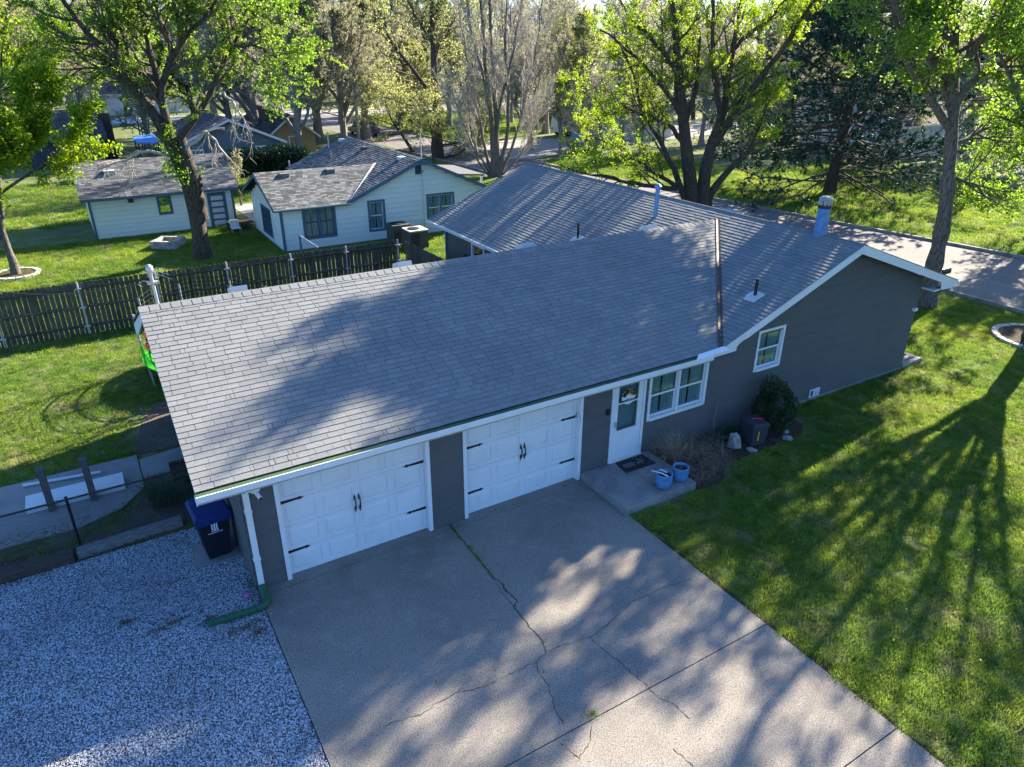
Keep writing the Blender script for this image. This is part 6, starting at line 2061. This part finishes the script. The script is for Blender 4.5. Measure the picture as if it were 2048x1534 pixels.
ST[0][:, 0, 2] = -0.1
tw1 = sprout(R, *ST, 15, 0.22, 1.0, (0.25, 0.6), 3.2, 0.45, 7, 0.10, 0.08, 0.3, 0.35, 0.012)
tw2 = sprout(R, *tw1, 8, 0.15, 1.0, (0.25, 0.6), 0.55, 0.6, 6, 0.08, 0.10, 0.5, 0.3, 0.013)
tw3 = sprout(R, *tw2, 5, 0.15, 1.0, (0.25, 0.6), 0.65, 0.7, 4, 0.05, 0.12, 0.6, 0.3, 0.010)
lv = leaf_cards(R, tw3[0], 2500, 0.06, 0.05, 0.5)
finish_tree('bare_tree', 'bare grey many stemmed tree with fine upright twigs beside the far roof corner', 'tree', b,
            [(*ST, 8)], [(*tw1, 4), (*tw2, 3), (*tw3, 3)], [(*lv, 'leaf_bud')], 'bark_grey', 'twig_pale')


# --- pine across the street
def pine(seed, base, h, r, nb=70, ln=4.6, t0=0.09, needles=26000):
    R = np.random.default_rng(seed)
    b = np.array(base, float)
    tp, tr = flare([b, b + np.array([0.6, 0, h * .5]), b + np.array([1.4, 0.3, h])], [r, r * .7, 0.06], 1.3)
    n = nb
    k0 = tp.shape[1]
    t = t0 + (1 - t0) * (np.arange(n) + R.random(n)) / n
    f = np.clip(t, 0, .999) * (k0 - 1)
    i = f.astype(int)
    a = (f - i)[:, None]
    P = tp[0, i] * (1 - a) + tp[0, i + 1] * a
    az = R.uniform(0, 6.2832, n)
    el = R.uniform(-0.25, 0.25, n) + 0.3 * t
    d = np.stack([np.cos(az) * np.cos(el), np.sin(az) * np.cos(el), np.sin(el)], 1)
    L = ln * (1.05 - 0.8 * t ** 1.3) * R.uniform(0.65, 1.2, n)
    k = 8
    out = np.empty((n, k, 3))
    out[:, 0] = P
    for j in range(1, k):
        d = nz(d + R.normal(size=(n, 3)) * 0.09 + np.array([0, 0, -0.045 if j < 4 else 0.05]))
        P = P + d * (L / (k - 1))[:, None]
        out[:, j] = P
    br = np.linspace(0.075, 0.02, k)[None] * np.ones((n, 1))
    b2 = sprout(R, out, br, 9, 0.2, 1.0, (0.5, 1.0), 0.34, 0.6, 5, 0.03, 0.12, 0.4, 0.5, 0.012, side=0.35)
    b3 = sprout(R, *b2, 4, 0.3, 1.0, (0.4, 0.9), 0.5, 0.7, 4, 0.05, 0.12, 0.5, 0.4, 0.008)
    # needle tufts: thin blades radiating from the twig ends
    tips = np.concatenate([b3[0], b2[0][:, 1:]])
    m = needles // 9
    idx = R.integers(0, len(tips), m)
    ff = R.uniform(0.35, .999, m) * (tips.shape[1] - 1)
    ii = ff.astype(int)
    aa = (ff - ii)[:, None]
    C = tips[idx, ii] * (1 - aa) + tips[idx, ii + 1] * aa
    tn = nz(tips[idx, ii + 1] - tips[idx, ii])
    C = np.repeat(C, 9, 0)
    tn = np.repeat(tn, 9, 0)
    nn = len(C)
    dd = nz(R.normal(size=(nn, 3)) + tn * 0.9 + np.array([0, 0, 0.25]))
    s = nz(np.cross(dd, R.normal(size=(nn, 3))))
    Ln = R.uniform(0.13, 0.26, nn)[:, None]
    w = 0.028
    v = np.stack([C - s * w, C + s * w, C + dd * Ln], 1).reshape(-1, 3)
    f3 = np.arange(3 * nn).reshape(nn, 3)
    return [(tp, tr, 12)], [(out, br, 6), (*b2, 3), (*b3, 3)], [(v, f3, R.random(nn), 'needle')]


bp = at(1658, 386, z=0)
g1, g2, lv = pine(811, bp, 16.5, 0.36, 160, 8.6, 0.05, 300000)
finish_tree('pine_tree', 'dark broad pine across the street behind the chimney', 'tree', bp, g1, g2, lv, 'bark_dark', 'twig_dark')

# --- juniper and small shrubs in the far yards
def bushy(name, label, base, rx, ry, h, n, size, mat, seed, cat='shrub', z0=0.15, trunk=True):
    R = np.random.default_rng(seed)
    b = np.array(base, float)
    u = R.normal(size=(n, 3))
    u = nz(u) * (R.uniform(0.55, 1.0, n) ** 0.6)[:, None]
    lob = 1 + 0.16 * np.sin(u[:, 0] * 5 + seed) + 0.13 * np.sin(u[:, 1] * 6 + 2 * seed) + 0.12 * np.sin(u[:, 2] * 5 + seed)
    P = u * lob[:, None] * np.array([rx, ry, h * 0.5]) + np.array([0, 0, h * 0.5 + z0])
    A = nz(u * 0.8 + R.normal(size=(n, 3)) * 0.6)
    Bv = nz(np.cross(A, R.normal(size=(n, 3))))
    sz = (size * R.uniform(0.6, 1.3, n))[:, None]
    A, Bv = A * sz, Bv * sz * 0.5
    v = np.stack([P - A, P + Bv, P + A, P - Bv], 1).reshape(-1, 3)
    t = thing(name, label, cat, tuple(b))
    if trunk:
        d = nz(R.normal(size=(7, 3)) * np.array([1, 1, 0.3]) + np.array([0, 0, 1.2]))
        pts = np.stack([d * np.array([rx, ry, h])[None] * f_ * 0.7 for f_ in (0, 0.35, 0.7, 1.0)], 1)
        pts[:, 0, 2] -= 0.05
        vv, ff = tubes(pts, np.linspace(0.06, 0.015, 4)[None] * np.ones((7, 1)) * max(0.4, h / 2), 5)
        link('stems', np_mesh('stems', vv, ff, 'twig_dark'), t)
    link('foliage', np_mesh('foliage', v, np.arange(4 * n).reshape(n, 4), mat, R.random(n)), t)
    return t


bushy('round_shrub', 'rounded dark green shrub against the grey wall beside the storage box', (13.05, -0.62, 0), 0.58, 0.52, 1.35, 9000, 0.028, 'leaf_shrub', 3, z0=0.0)
jb = at(555, 352, z=0)
jb = CAM + (jb - CAM) * ((40.5 - CAM[1]) / (jb[1] - CAM[1]))
jb = at(540, 345, y=41.5) * (1, 1, 0)
zj0, zj1 = at(555, 345, y=41.5)[2], at(555, 292, y=41.5)[2]
bushy('juniper', 'dark spreading juniper in front of the tan house', (jb[0], 41.5, 0), 2.6, 2.0, max(1.6, zj1 - max(0.4, zj0)), 9000, 0.14, 'needle_juniper', 5, z0=max(0.6, zj0))
R, tg_, tw_, last = grown_tree(907, 3.4, 0.06, 9, 0.42, base=tuple(at(483, 410, z=0)), trunk_frac=0.35, limb_ang=(0.4, 0.9), n2=6, n3=4)
lv = leaf_cards(R, last, 1600, 0.05, 0.05, 0.4)
finish_tree('sapling', 'small budding sapling between the outbuilding and the pale house', 'tree', tuple(at(483, 410, z=0)), tg_, tw_, [(*lv, 'leaf_olive')], 'bark_grey', 'twig_pale')

# --- trees further off: a few kinds, each copied with its own place, size and turn
KINDS = {}


def make_kind(key, seed, h, r, leafmat, n, size, bark, twig, **kw):
    R, tg, tw, last = grown_tree(seed, h, r, **kw)
    lv = leaf_cards(R, last, n, size, size * 0.8, 0.1, droop=kw.get('droop', 0) * 8)
    KINDS[key] = (tg, tw, lv, leafmat, bark, twig)


make_kind('willow', 1001, 17, 0.45, 'leaf_olive', 80000, 0.07, 'bark_pale', 'twig_pale', nl=20, spread=0.5, n2=9, n3=7, n4=3, rm=2.4, droop=0.22, limb_ang=(0.5, 1.1), trunk_frac=0.18)
make_kind('budding', 1003, 15, 0.34, 'leaf_bud', 60000, 0.062, 'bark_pale', 'twig_pale', nl=18, spread=0.5, n2=9, n3=7, n4=3, rm=2.4, trunk_frac=0.2, limb_ang=(0.4, 0.9))
make_kind('grey', 1005, 15, 0.34, 'leaf_olive', 16000, 0.062, 'bark_pale', 'twig_pale', nl=18, spread=0.5, n2=9, n3=8, n4=4, rm=2.8, trunk_frac=0.2, limb_ang=(0.35, 0.8))
make_kind('green', 1007, 14, 0.34, 'leaf_bright', 42000, 0.09, 'bark_dark', 'twig_dark', nl=13, spread=0.42, n2=9, n3=6, limb_ang=(0.45, 1.0))
LABK = {'willow': ('drooping_tree', 'tall drooping tree with hazy olive spring leaves among the far houses'),
        'budding': ('budding_tree', 'tall tree with thin yellow buds in the far neighbourhood'),
        'grey': ('twiggy_tree', 'tall leafless twiggy grey tree in the far neighbourhood'),
        'green': ('leafy_tree', 'tall tree in full fresh green leaf in the far neighbourhood'),
        'conifer': ('spruce_tree', 'dark conifer among the bare trees in the far neighbourhood')}
PROTO = {}


def place(key, x, y, s=1.0, label=None):
    nm, lab = LABK[key]
    grp = {'willow': 'drooping trees among the far houses', 'budding': 'budding trees of the far neighbourhood', 'grey': 'leafless trees of the far neighbourhood',
           'green': 'green trees of the far neighbourhood', 'conifer': 'conifers of the far neighbourhood'}[key]
    if key not in PROTO:
        if key == 'conifer':
            g1, g2, lv = pine(1009, (0, 0, 0), 12, 0.25, 80, 3.2, 0.06, 33000)
            o = finish_tree(nm, lab, 'tree', (0, 0, 0), g1, g2, lv, 'bark_dark', 'twig_dark', grp)
        else:
            tg, tw, lv, lm, bk, twm = KINDS[key]
            o = finish_tree(nm, lab, 'tree', (0, 0, 0), tg, tw, [(*lv, lm)], bk, twm, grp)
        PROTO[key] = o
    else:
        src = PROTO[key]
        o = src.copy()
        COL.objects.link(o)
        for c in src.children:
            d = c.copy()
            COL.objects.link(d)
            d.parent = o
    o.location = (x, y, -0.03)
    o.rotation_euler = (0, 0, rnd.uniform(0, 6.28))
    o.scale = (s * rnd.uniform(0.92, 1.1), s * rnd.uniform(0.92, 1.1), s)
    if label:
        o['label'] = label
    return o


for key, u, d, s in (
        # (kind, pixel column, distance from the camera, size)
        ('willow', 640, 78, 1.0), ('willow', 735, 80, 0.95), ('willow', 560, 84, 1.1), ('grey', 690, 96, 1.1), ('willow', 800, 91, 1.0), ('budding', 900, 92, 1.0),
        ('grey', 470, 72, 1.0), ('budding', 60, 74, 1.0), ('grey', 120, 78, 1.0), ('grey', 215, 91, 1.0), ('green', 30, 62, 1.0), ('green', 270, 92, 1.0), ('grey', 340, 96, 1.1),
        ('green', 395, 74, 0.9), ('budding', 440, 100, 1.1), ('grey', 30, 100, 1.1), ('budding', 160, 108, 1.1), ('grey', 1090, 86, 1.0), ('grey', 1020, 98, 1.1), ('budding', 1160, 80, 0.9),
        ('grey', 1240, 76, 0.95), ('budding', 1320, 88, 1.0), ('grey', 1420, 92, 1.0), ('grey', 1500, 84, 1.0), ('budding', 1570, 78, 0.95), ('grey', 1640, 94, 1.0), ('green', 1760, 82, 1.0),
        ('grey', 1840, 76, 0.95), ('budding', 1930, 70, 0.95), ('green', 2010, 78, 1.0), ('budding', 2080, 64, 0.9), ('grey', 1960, 92, 1.0), ('conifer', 825, 88, 0.9), ('conifer', 1380, 104, 1.0),
        ('budding', 300, 66, 0.5), ('grey', 180, 70, 0.55), ('willow', 690, 70, 0.8), ('willow', 520, 72, 0.9), ('willow', 600, 66, 0.7), ('budding', 960, 76, 0.6), ('grey', 1060, 72, 0.7), ('budding', 1120, 68, 0.5),
        ('grey', 1200, 70, 0.5), ('budding', 1280, 66, 0.45), ('grey', 1400, 76, 0.7), ('budding', 1480, 72, 0.6), ('grey', 1560, 70, 0.6), ('budding', 1780, 68, 0.6), ('grey', 1890, 66, 0.6), ('budding', 2000, 60, 0.6),
        ('grey', 1700, 76, 0.8), ('grey', 400, 84, 0.8), ('budding', 840, 82, 0.7), ('grey', 20, 84, 0.8),
        ('grey', 600, 112, 1.2), ('budding', 760, 118, 1.2), ('green', 880, 116, 1.1), ('grey', 960, 118, 1.2), ('grey', 1120, 112, 1.2), ('budding', 1260, 108, 1.1), ('grey', 1340, 118, 1.2),
        ('grey', 1700, 112, 1.2), ('budding', 1820, 106, 1.1), ('willow', 250, 116, 1.1), ('grey', 90, 122, 1.2), ('willow', 500, 120, 1.1), ('conifer', 1030, 124, 1.1), ('grey', 1560, 118, 1.2)):
    p = deep(u, 300, d)
    lm = ('behind the charcoal house', 'above the outbuilding roof', 'behind the big forked tree', 'behind the slate house', 'behind the tan house', 'beyond the pale house roof',
          'left of the bare many stemmed tree', 'right of the bare many stemmed tree', 'above the far end of the grey roof', 'behind the silver maple crown', 'behind the silver maple trunks',
          'left of the pine', 'behind the pine', 'right of the chimney and pine', 'behind the leaning oak', 'at the right edge beyond the street')
    ed_ = (90, 250, 380, 480, 620, 780, 930, 1040, 1140, 1290, 1400, 1520, 1660, 1800, 1920)
    wh = lm[sum(u >= e for e in ed_)]
    dc = 'small ' if s < 0.72 else 'broad ' if s > 1.15 else 'slim ' if s in (0.95, 1.05) else ''
    far_ = 'nearest row' if d < 73 else 'middle row' if d < 90 else 'far row' if d < 108 else 'farthest row'
    place(key, p[0], p[1], s, '%s%s, %s, %s' % (dc, {'willow': 'drooping hazy olive tree', 'budding': 'thin yellow budding tree', 'grey': 'leafless twiggy grey tree', 'green': 'fresh green leafy tree', 'conifer': 'dark conifer'}[key], wh, far_))
for x_, y_, s_, l_ in ((43.5, -1, 0.95, 'budding tree across the street just past the right edge'), (41, -10, 0.9, 'budding tree across the street, furthest out past the right edge'),
                       (50, 4, 0.95, 'budding tree set back from the street near the right edge'), (45.5, 7.5, 0.8, 'shorter budding tree across the street behind the oak leaves')):
    place('budding', x_, y_, s_, l_)

# far wood closing the horizon
R = np.random.default_rng(77)
n = 60000
az = R.uniform(-1.0, 1.0, n)
dist = R.uniform(135, 230, n)
cl = np.sin(az * 37) * 0.5 + np.sin(az * 91 + 1.3) * 0.5
top = 13 + 4 * cl + 2.5 * np.sin(az * 160 + dist * 0.2)
z = np.clip(R.random(n) ** 0.7 * top, 0, None)
dirs = _hf[None] * np.cos(az)[:, None] + _rt0[None] * np.sin(az)[:, None]
Pn = CAM[None] * np.array([1, 1, 0]) + dirs * dist[:, None] + np.array([0, 0, 1.0])[None] * z[:, None]
A = nz(R.normal(size=(n, 3)) + np.array([0, 0, 0.6]))
Bv = nz(np.cross(A, R.normal(size=(n, 3))))
sz = R.uniform(0.3, 0.9, n)[:, None]
A, Bv = A * sz, Bv * sz * 0.5
v = np.stack([Pn - A, Pn + Bv, Pn + A, Pn - Bv], 1).reshape(-1, 3)
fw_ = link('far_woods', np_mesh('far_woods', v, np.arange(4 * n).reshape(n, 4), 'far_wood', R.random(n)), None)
tag(fw_, 'hazy band of far trees closing the horizon', None, None, 'stuff')
# low undergrowth beyond the street
R = np.random.default_rng(78)
n = 26000
xs, ys = R.uniform(55, 110, n), R.uniform(-5, 48, n)
keep = (np.sin(xs * 0.35) + np.sin(ys * 0.42 + 1)) > 0.25
xs, ys = xs[keep], ys[keep]
n = len(xs)
Pn = np.stack([xs, ys, R.random(n) ** 1.5 * 2.2], 1)
A = nz(R.normal(size=(n, 3)) + np.array([0, 0, 0.5]))
Bv = nz(np.cross(A, R.normal(size=(n, 3))))
sz = R.uniform(0.1, 0.3, n)[:, None]
A, Bv = A * sz, Bv * sz * 0.5
v = np.stack([Pn - A, Pn + Bv, Pn + A, Pn - Bv], 1).reshape(-1, 3)
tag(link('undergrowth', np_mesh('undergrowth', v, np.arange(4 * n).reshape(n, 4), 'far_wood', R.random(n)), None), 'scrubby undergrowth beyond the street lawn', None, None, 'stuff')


# ------------------------------------------------------------------ grass and gravel, scattered with geometry nodes
def scatter(name, polys, z, src, density, smin, smax, mat_label, seed, tilt=0.25, noise=None):
    mb = MB()
    for p in polys:
        mb.add([(x, y, z) for x, y in p], [tuple(range(len(p)))])
    o = mb.build(name, src.data.materials[0].name, None)
    tag(o, mat_label, None, None, 'stuff')
    ng = bpy.data.node_groups.new(name, 'GeometryNodeTree')
    ng.interface.new_socket('Geometry', in_out='INPUT', socket_type='NodeSocketGeometry')
    ng.interface.new_socket('Geometry', in_out='OUTPUT', socket_type='NodeSocketGeometry')
    N, L = ng.nodes, ng.links
    gi, go = N.new('NodeGroupInput'), N.new('NodeGroupOutput')
    dist = N.new('GeometryNodeDistributePointsOnFaces')
    dist.inputs['Density'].default_value = density
    dist.inputs['Seed'].default_value = seed
    L.new(gi.outputs[0], dist.inputs['Mesh'])
    if noise:
        nt_ = N.new('ShaderNodeTexNoise')
        nt_.inputs['Scale'].default_value = noise[0]
        nt_.inputs['Detail'].default_value = 3
        mr = N.new('ShaderNodeMapRange')
        mr.inputs[1].default_value = noise[1]
        mr.inputs[2].default_value = noise[2]
        mr.inputs[3].default_value = density
        mr.inputs[4].default_value = density * noise[3]
        L.new(nt_.outputs[0], mr.inputs[0])
        L.new(mr.outputs[0], dist.inputs['Density'])
    oi = N.new('GeometryNodeObjectInfo')
    oi.inputs['Object'].default_value = src
    inst = N.new('GeometryNodeInstanceOnPoints')
    rv = N.new('FunctionNodeRandomValue')
    rv.data_type = 'FLOAT_VECTOR'
    rv.inputs[0].default_value = (-tilt, -tilt, 0)
    rv.inputs[1].default_value = (tilt, tilt, 6.283)
    rs = N.new('FunctionNodeRandomValue')
    rs.data_type = 'FLOAT'
    for s_ in rs.inputs:
        if s_.name == 'Min' and s_.type == 'VALUE':
            s_.default_value = smin
        if s_.name == 'Max' and s_.type == 'VALUE':
            s_.default_value = smax
    L.new(dist.outputs['Points'], inst.inputs['Points'])
    L.new(oi.outputs['Geometry'], inst.inputs['Instance'])
    L.new(rv.outputs['Value'], inst.inputs['Rotation'])
    L.new(rs.outputs[1], inst.inputs['Scale'])
    L.new(inst.outputs[0], go.inputs[0])
    md = o.modifiers.new('scatter', 'NODES')
    md.node_group = ng
    return o


def source(name, me):
    return bpy.data.objects.new(name, me)      # not linked to the scene: only its instances show


R = np.random.default_rng(5)
V, F = [], []
for i in range(42):
    a = R.uniform(0, 6.28)
    p = R.normal(size=2) * 0.07
    L_ = R.uniform(0.03, 0.075)
    ln = R.uniform(0.2, 0.9)
    d = np.array([math.cos(a), math.sin(a)])
    s = np.array([-d[1], d[0]]) * 0.0035
    o = len(V)
    V += [(p[0] - s[0], p[1] - s[1], 0), (p[0] + s[0], p[1] + s[1], 0), (p[0] + d[0] * L_ * ln * .4 + s[0] * .8, p[1] + d[1] * L_ * ln * .4 + s[1] * .8, L_ * .6),
          (p[0] + d[0] * L_ * ln * .4 - s[0] * .8, p[1] + d[1] * L_ * ln * .4 - s[1] * .8, L_ * .6), (p[0] + d[0] * L_ * ln, p[1] + d[1] * L_ * ln, L_ * (1 - ln * .35))]
    F += [(o, o + 1, o + 2, o + 3), (o + 3, o + 2, o + 4)]
gm = bpy.data.meshes.new('grass_tuft')
gm.from_pydata([tuple(map(float, v)) for v in V], [], F)
gm.materials.append(MATS['grass'])
tuft = source('grass_tuft', gm)
LG = -0.028
scatter('grass', [[(7.42, -11), (28.4, -11), (28.4, -1.8), (7.42, -1.8)], [(9.4, -1.8), (28.4, -1.8), (28.4, -1.25), (10.9, -1.3), (10.0, -1.8)], [(14.1, -1.25), (28.4, -1.25), (28.4, -0.05), (14.1, -0.05)],
                  [(20.9, -0.05), (28.3, -0.05), (28.1, 16), (20.0, 16), (20.0, 0.9)]], LG, tuft, 165, 0.6, 1.4, 'mown front lawn', 3, 0.3, (0.9, 0.47, 0.62, 0.2))
scatter('grass', [[(-7, 6.42), (-1.42, 6.42), (-1.3, 8.8), (-0.5, 9.3), (0, 9.3), (0, 8.45), (9.9, 8.45), (9.9, 16.1), (-7, 16.1)]], LG, tuft, 140, 0.6, 1.5, 'sunlit grass in the side yard', 4, 0.3, (0.9, 0.47, 0.62, 0.2))
scatter('grass', [[(-9, 16.4), (6.8, 16.4), (6.8, 30.6), (-9, 30.6)], [(10.2, 16.2), (28, 16.2), (27.5, 23), (10.2, 23)], [(18.2, 23), (27.5, 23), (26.8, 36), (18.2, 36)]], LG, tuft, 45, 1.1, 1.9, 'grass of the back lawn beyond the picket fence', 5, 0.3, (0.8, 0.5, 0.68, 0.4))
scatter('grass', [[(37.2, 3), (60, 3), (60, 30), (45, 30), (34.4, 29), (35.8, 14)], [(33.7, 60), (45, 60), (60, 64), (60, 90), (33.4, 90)], [(33.8, 30), (45, 31), (46, 42), (33.8, 42)], [(37.6, -20), (60, -20), (60, 3), (37.2, 3)]],
        LG, tuft, 14, 1.8, 3.0, 'rough sunlit grass beyond the street', 6, 0.3)
scatter('grass', [[(-45, 16), (-9, 16), (-9, 92), (-45, 92)], [(-9, 33), (7, 37), (12, 37), (12, 48), (-9, 52)], [(12, 37), (26, 37), (25.5, 60), (12, 56)]], LG, tuft, 10, 1.8, 3.2, 'grass of the far yards', 9, 0.3)
# sparse weeds beside the patio
scatter('grass', [[(-6.5, 2.95), (-2.0, 2.95), (-1.4, 4.4), (-2.7, 3.65), (-6.5, 3.65)]], -0.015, tuft, 45, 0.7, 1.4, 'weedy strip between the timbers and the patio', 7, 0.3, (2, 0.5, 0.6, 0.1))

# pebbles
import bmesh
bm = bmesh.new()
bmesh.ops.create_icosphere(bm, subdivisions=1, radius=1)
for v in bm.verts:
    k = 1 + 0.25 * math.sin(v.co.x * 3 + 1) + 0.2 * math.sin(v.co.y * 4 + 2)
    v.co = Vector((v.co.x * k, v.co.y * 0.75 * k, v.co.z * 0.55)) * 0.0115
pm = bpy.data.meshes.new('pebble')
bm.to_mesh(pm)
bm.free()
pm.materials.append(MATS['pebble'])
peb = source('pebble', pm)
scatter('gravel', [[(-4.6, -4.6), (-0.02, -4.6), (-0.02, 2.58), (-0.9, 2.62), (-4.6, 2.58)]], -0.013, peb, 3800, 0.5, 1.6, 'pale crushed gravel beside the driveway', 8, 0.6, (1.4, 0.62, 0.72, 0.25))

R = np.random.default_rng(17)
V, F = [], []
for i in range(14):
    a = R.uniform(0, 6.28)
    d = np.array([math.cos(a), math.sin(a)])
    n_ = np.array([-d[1], d[0]])
    L_ = R.uniform(0.03, 0.06)
    w_ = L_ * 0.42
    o = len(V)
    V += [(0, 0, 0.004), (*(d * L_ * .5 + n_ * w_ * .5), 0.03), (*(d * L_), 0.018), (*(d * L_ * .5 - n_ * w_ * .5), 0.03)]
    F += [(o, o + 1, o + 2, o + 3)]
wm = bpy.data.meshes.new('weed_rosette')
wm.from_pydata([tuple(map(float, v)) for v in V], [], F)
wm.materials.append(MATS['weed'])
weed = source('weed_rosette', wm)
scatter('weeds', [[(7.5, -10), (26, -10), (26, -1.8), (7.5, -1.8)], [(20, 0), (28, 0), (28, 12), (20, 12)], [(-6, 6.5), (-1.4, 6.5), (-0.3, 9.4), (6, 15.8), (-6, 15.8)]], -0.01, weed, 6, 0.5, 1.1, 'clover and weeds in the lawns', 12, 0.3, (0.7, 0.5, 0.62, 0.05))
ep = [(7.365, -11)]
yy = -11.0
edge = []
while yy < -1.75:
    edge.append((7.36 + 0.05 + 0.16 * abs(math.sin(yy * 2.1) * math.sin(yy * 0.9 + 1)) + R.uniform(0, 0.07), yy))
    yy += 0.18
sheet('edge_soil', 'mulch', [[(7.362, -11)] + edge + [(7.362, -1.75)]], -0.016)
scatter('grass', [[(7.37, -11), (7.55, -11), (7.55, -1.8), (7.37, -1.8)]], -0.016, tuft, 60, 0.5, 1.2, 'ragged grass along the driveway edge', 13, 0.6)
cr = [at(680 + x / 2.926, 1014 + y / 2.926, z=0.0) for x, y in ((660, 130), (740, 220), (780, 262), (800, 290), (820, 310), (850, 350), (890, 410))]
wp = []
for a, b in zip(cr[:-1], cr[1:]):
    for k in range(5):
        q = a + (b - a) * R.random()
        e = np.array([R.normal() * 0.006 + 0.01, 0.012, 0])
        wp.append([(q[0] - 0.012, q[1] - 0.02), (q[0] + 0.012, q[1] - 0.02), (q[0] + 0.012, q[1] + 0.02), (q[0] - 0.012, q[1] + 0.02)])
scatter('weeds', wp + [[(lambda c, dx, dy: (c[0] + dx, c[1] + dy))(at(1185, 1428, z=0), dx, dy) for dx, dy in ((-.06, -.03), (.06, -.03), (.06, .03), (-.06, .03))]], 0.004, tuft, 700, 0.35, 0.7, 'small weeds growing in the driveway cracks', 14, 0.4)
scatter('gravel', [[(0.0, -4.6), (0.5, -4.6), (0.35, -0.6), (0.0, -0.4)]], 0.004, peb, 26, 0.5, 1.0, 'stray gravel stones on the driveway edge', 15, 0.5)

# small litter: leaves and twigs on the gravel and drive, dandelions in the lawn
R = np.random.default_rng(91)


def flecks(name, pts, size, mat, label, zz, flat=0.25):
    n = len(pts)
    P = np.c_[pts, np.full(n, zz)]
    A = nz(R.normal(size=(n, 3)) * np.array([1, 1, flat]))
    Bv = nz(np.cross(A, np.array([0, 0, 1.0]) + R.normal(size=(n, 3)) * flat))
    sz = (size * R.uniform(0.5, 1.4, n))[:, None]
    A, Bv = A * sz, Bv * sz * 0.5
    v = np.stack([P - A, P + Bv, P + A, P - Bv], 1).reshape(-1, 3)
    return tag(link(name, np_mesh(name, v, np.arange(4 * n).reshape(n, 4), mat, R.random(n)), None), label, None, None, 'stuff')


def blob(c, sx, sy, n, ang=0.0):
    q = R.normal(size=(n, 2)) * np.array([sx, sy])
    ca, sa = math.cos(ang), math.sin(ang)
    return np.c_[c[0] + q[:, 0] * ca - q[:, 1] * sa, c[1] + q[:, 0] * sa + q[:, 1] * ca]


g = lambda u, v: at(u, v, z=0)[:2]
pl = np.concatenate([blob(g(480, 1260), 0.22, 0.05, 90, .1), blob(g(340, 1250), 0.25, 0.03, 120, .15), blob(g(255, 1245), 0.08, 0.04, 60), blob(g(420, 1240), 0.06, 0.06, 60), blob(g(515, 1265), 0.1, 0.06, 70),
                     blob(g(260, 1085), 0.4, 0.07, 260, .05), blob(g(60, 1150), 0.6, 0.08, 220), blob(g(500, 1170), 0.06, 0.15, 60), blob(g(150, 1200), 0.3, 0.15, 25), blob(g(120, 1060), 0.9, 0.15, 300, 0)])
flecks('leaf_litter', pl, 0.022, 'leaf_litter', 'scattered brown leaf litter on the gravel', 0.02)
pl = np.concatenate([blob(g(1130, 970), 0.12, 0.06, 50), blob(g(1000, 1015), 0.4, 0.06, 60, .0), blob(g(1210, 985), 0.06, 0.2, 60, .3), blob(g(900, 1250), 2.0, 1.6, 90), blob(g(1185, 1428), 0.04, 0.02, 20)])
pl = pl[(pl[:, 0] > 0.1) & (pl[:, 0] < 7.2) & (pl[:, 1] < -0.05)]
flecks('leaf_litter', pl, 0.016, 'leaf_litter', 'specks of leaf litter on the driveway', 0.008)
q = np.c_[R.uniform(8, 24, 70), R.uniform(-9, -0.5, 70)]
q = q[(q[:, 0] > 14) | (q[:, 1] < -2.2)]
flecks('dandelions', q, 0.024, 'dandelion', 'yellow dandelion heads dotted over the front lawn', 0.035, 0.05)
q = np.c_[R.uniform(-5, -0.5, 40), R.uniform(7, 15, 40)]
flecks('dandelions', q, 0.022, 'dandelion', 'yellow dandelion heads in the side yard', 0.035, 0.05)
q = np.c_[R.uniform(0, 10, 14), R.uniform(-0.3, 3.8, 14)]
for i, (x, y) in enumerate(q):
    pass
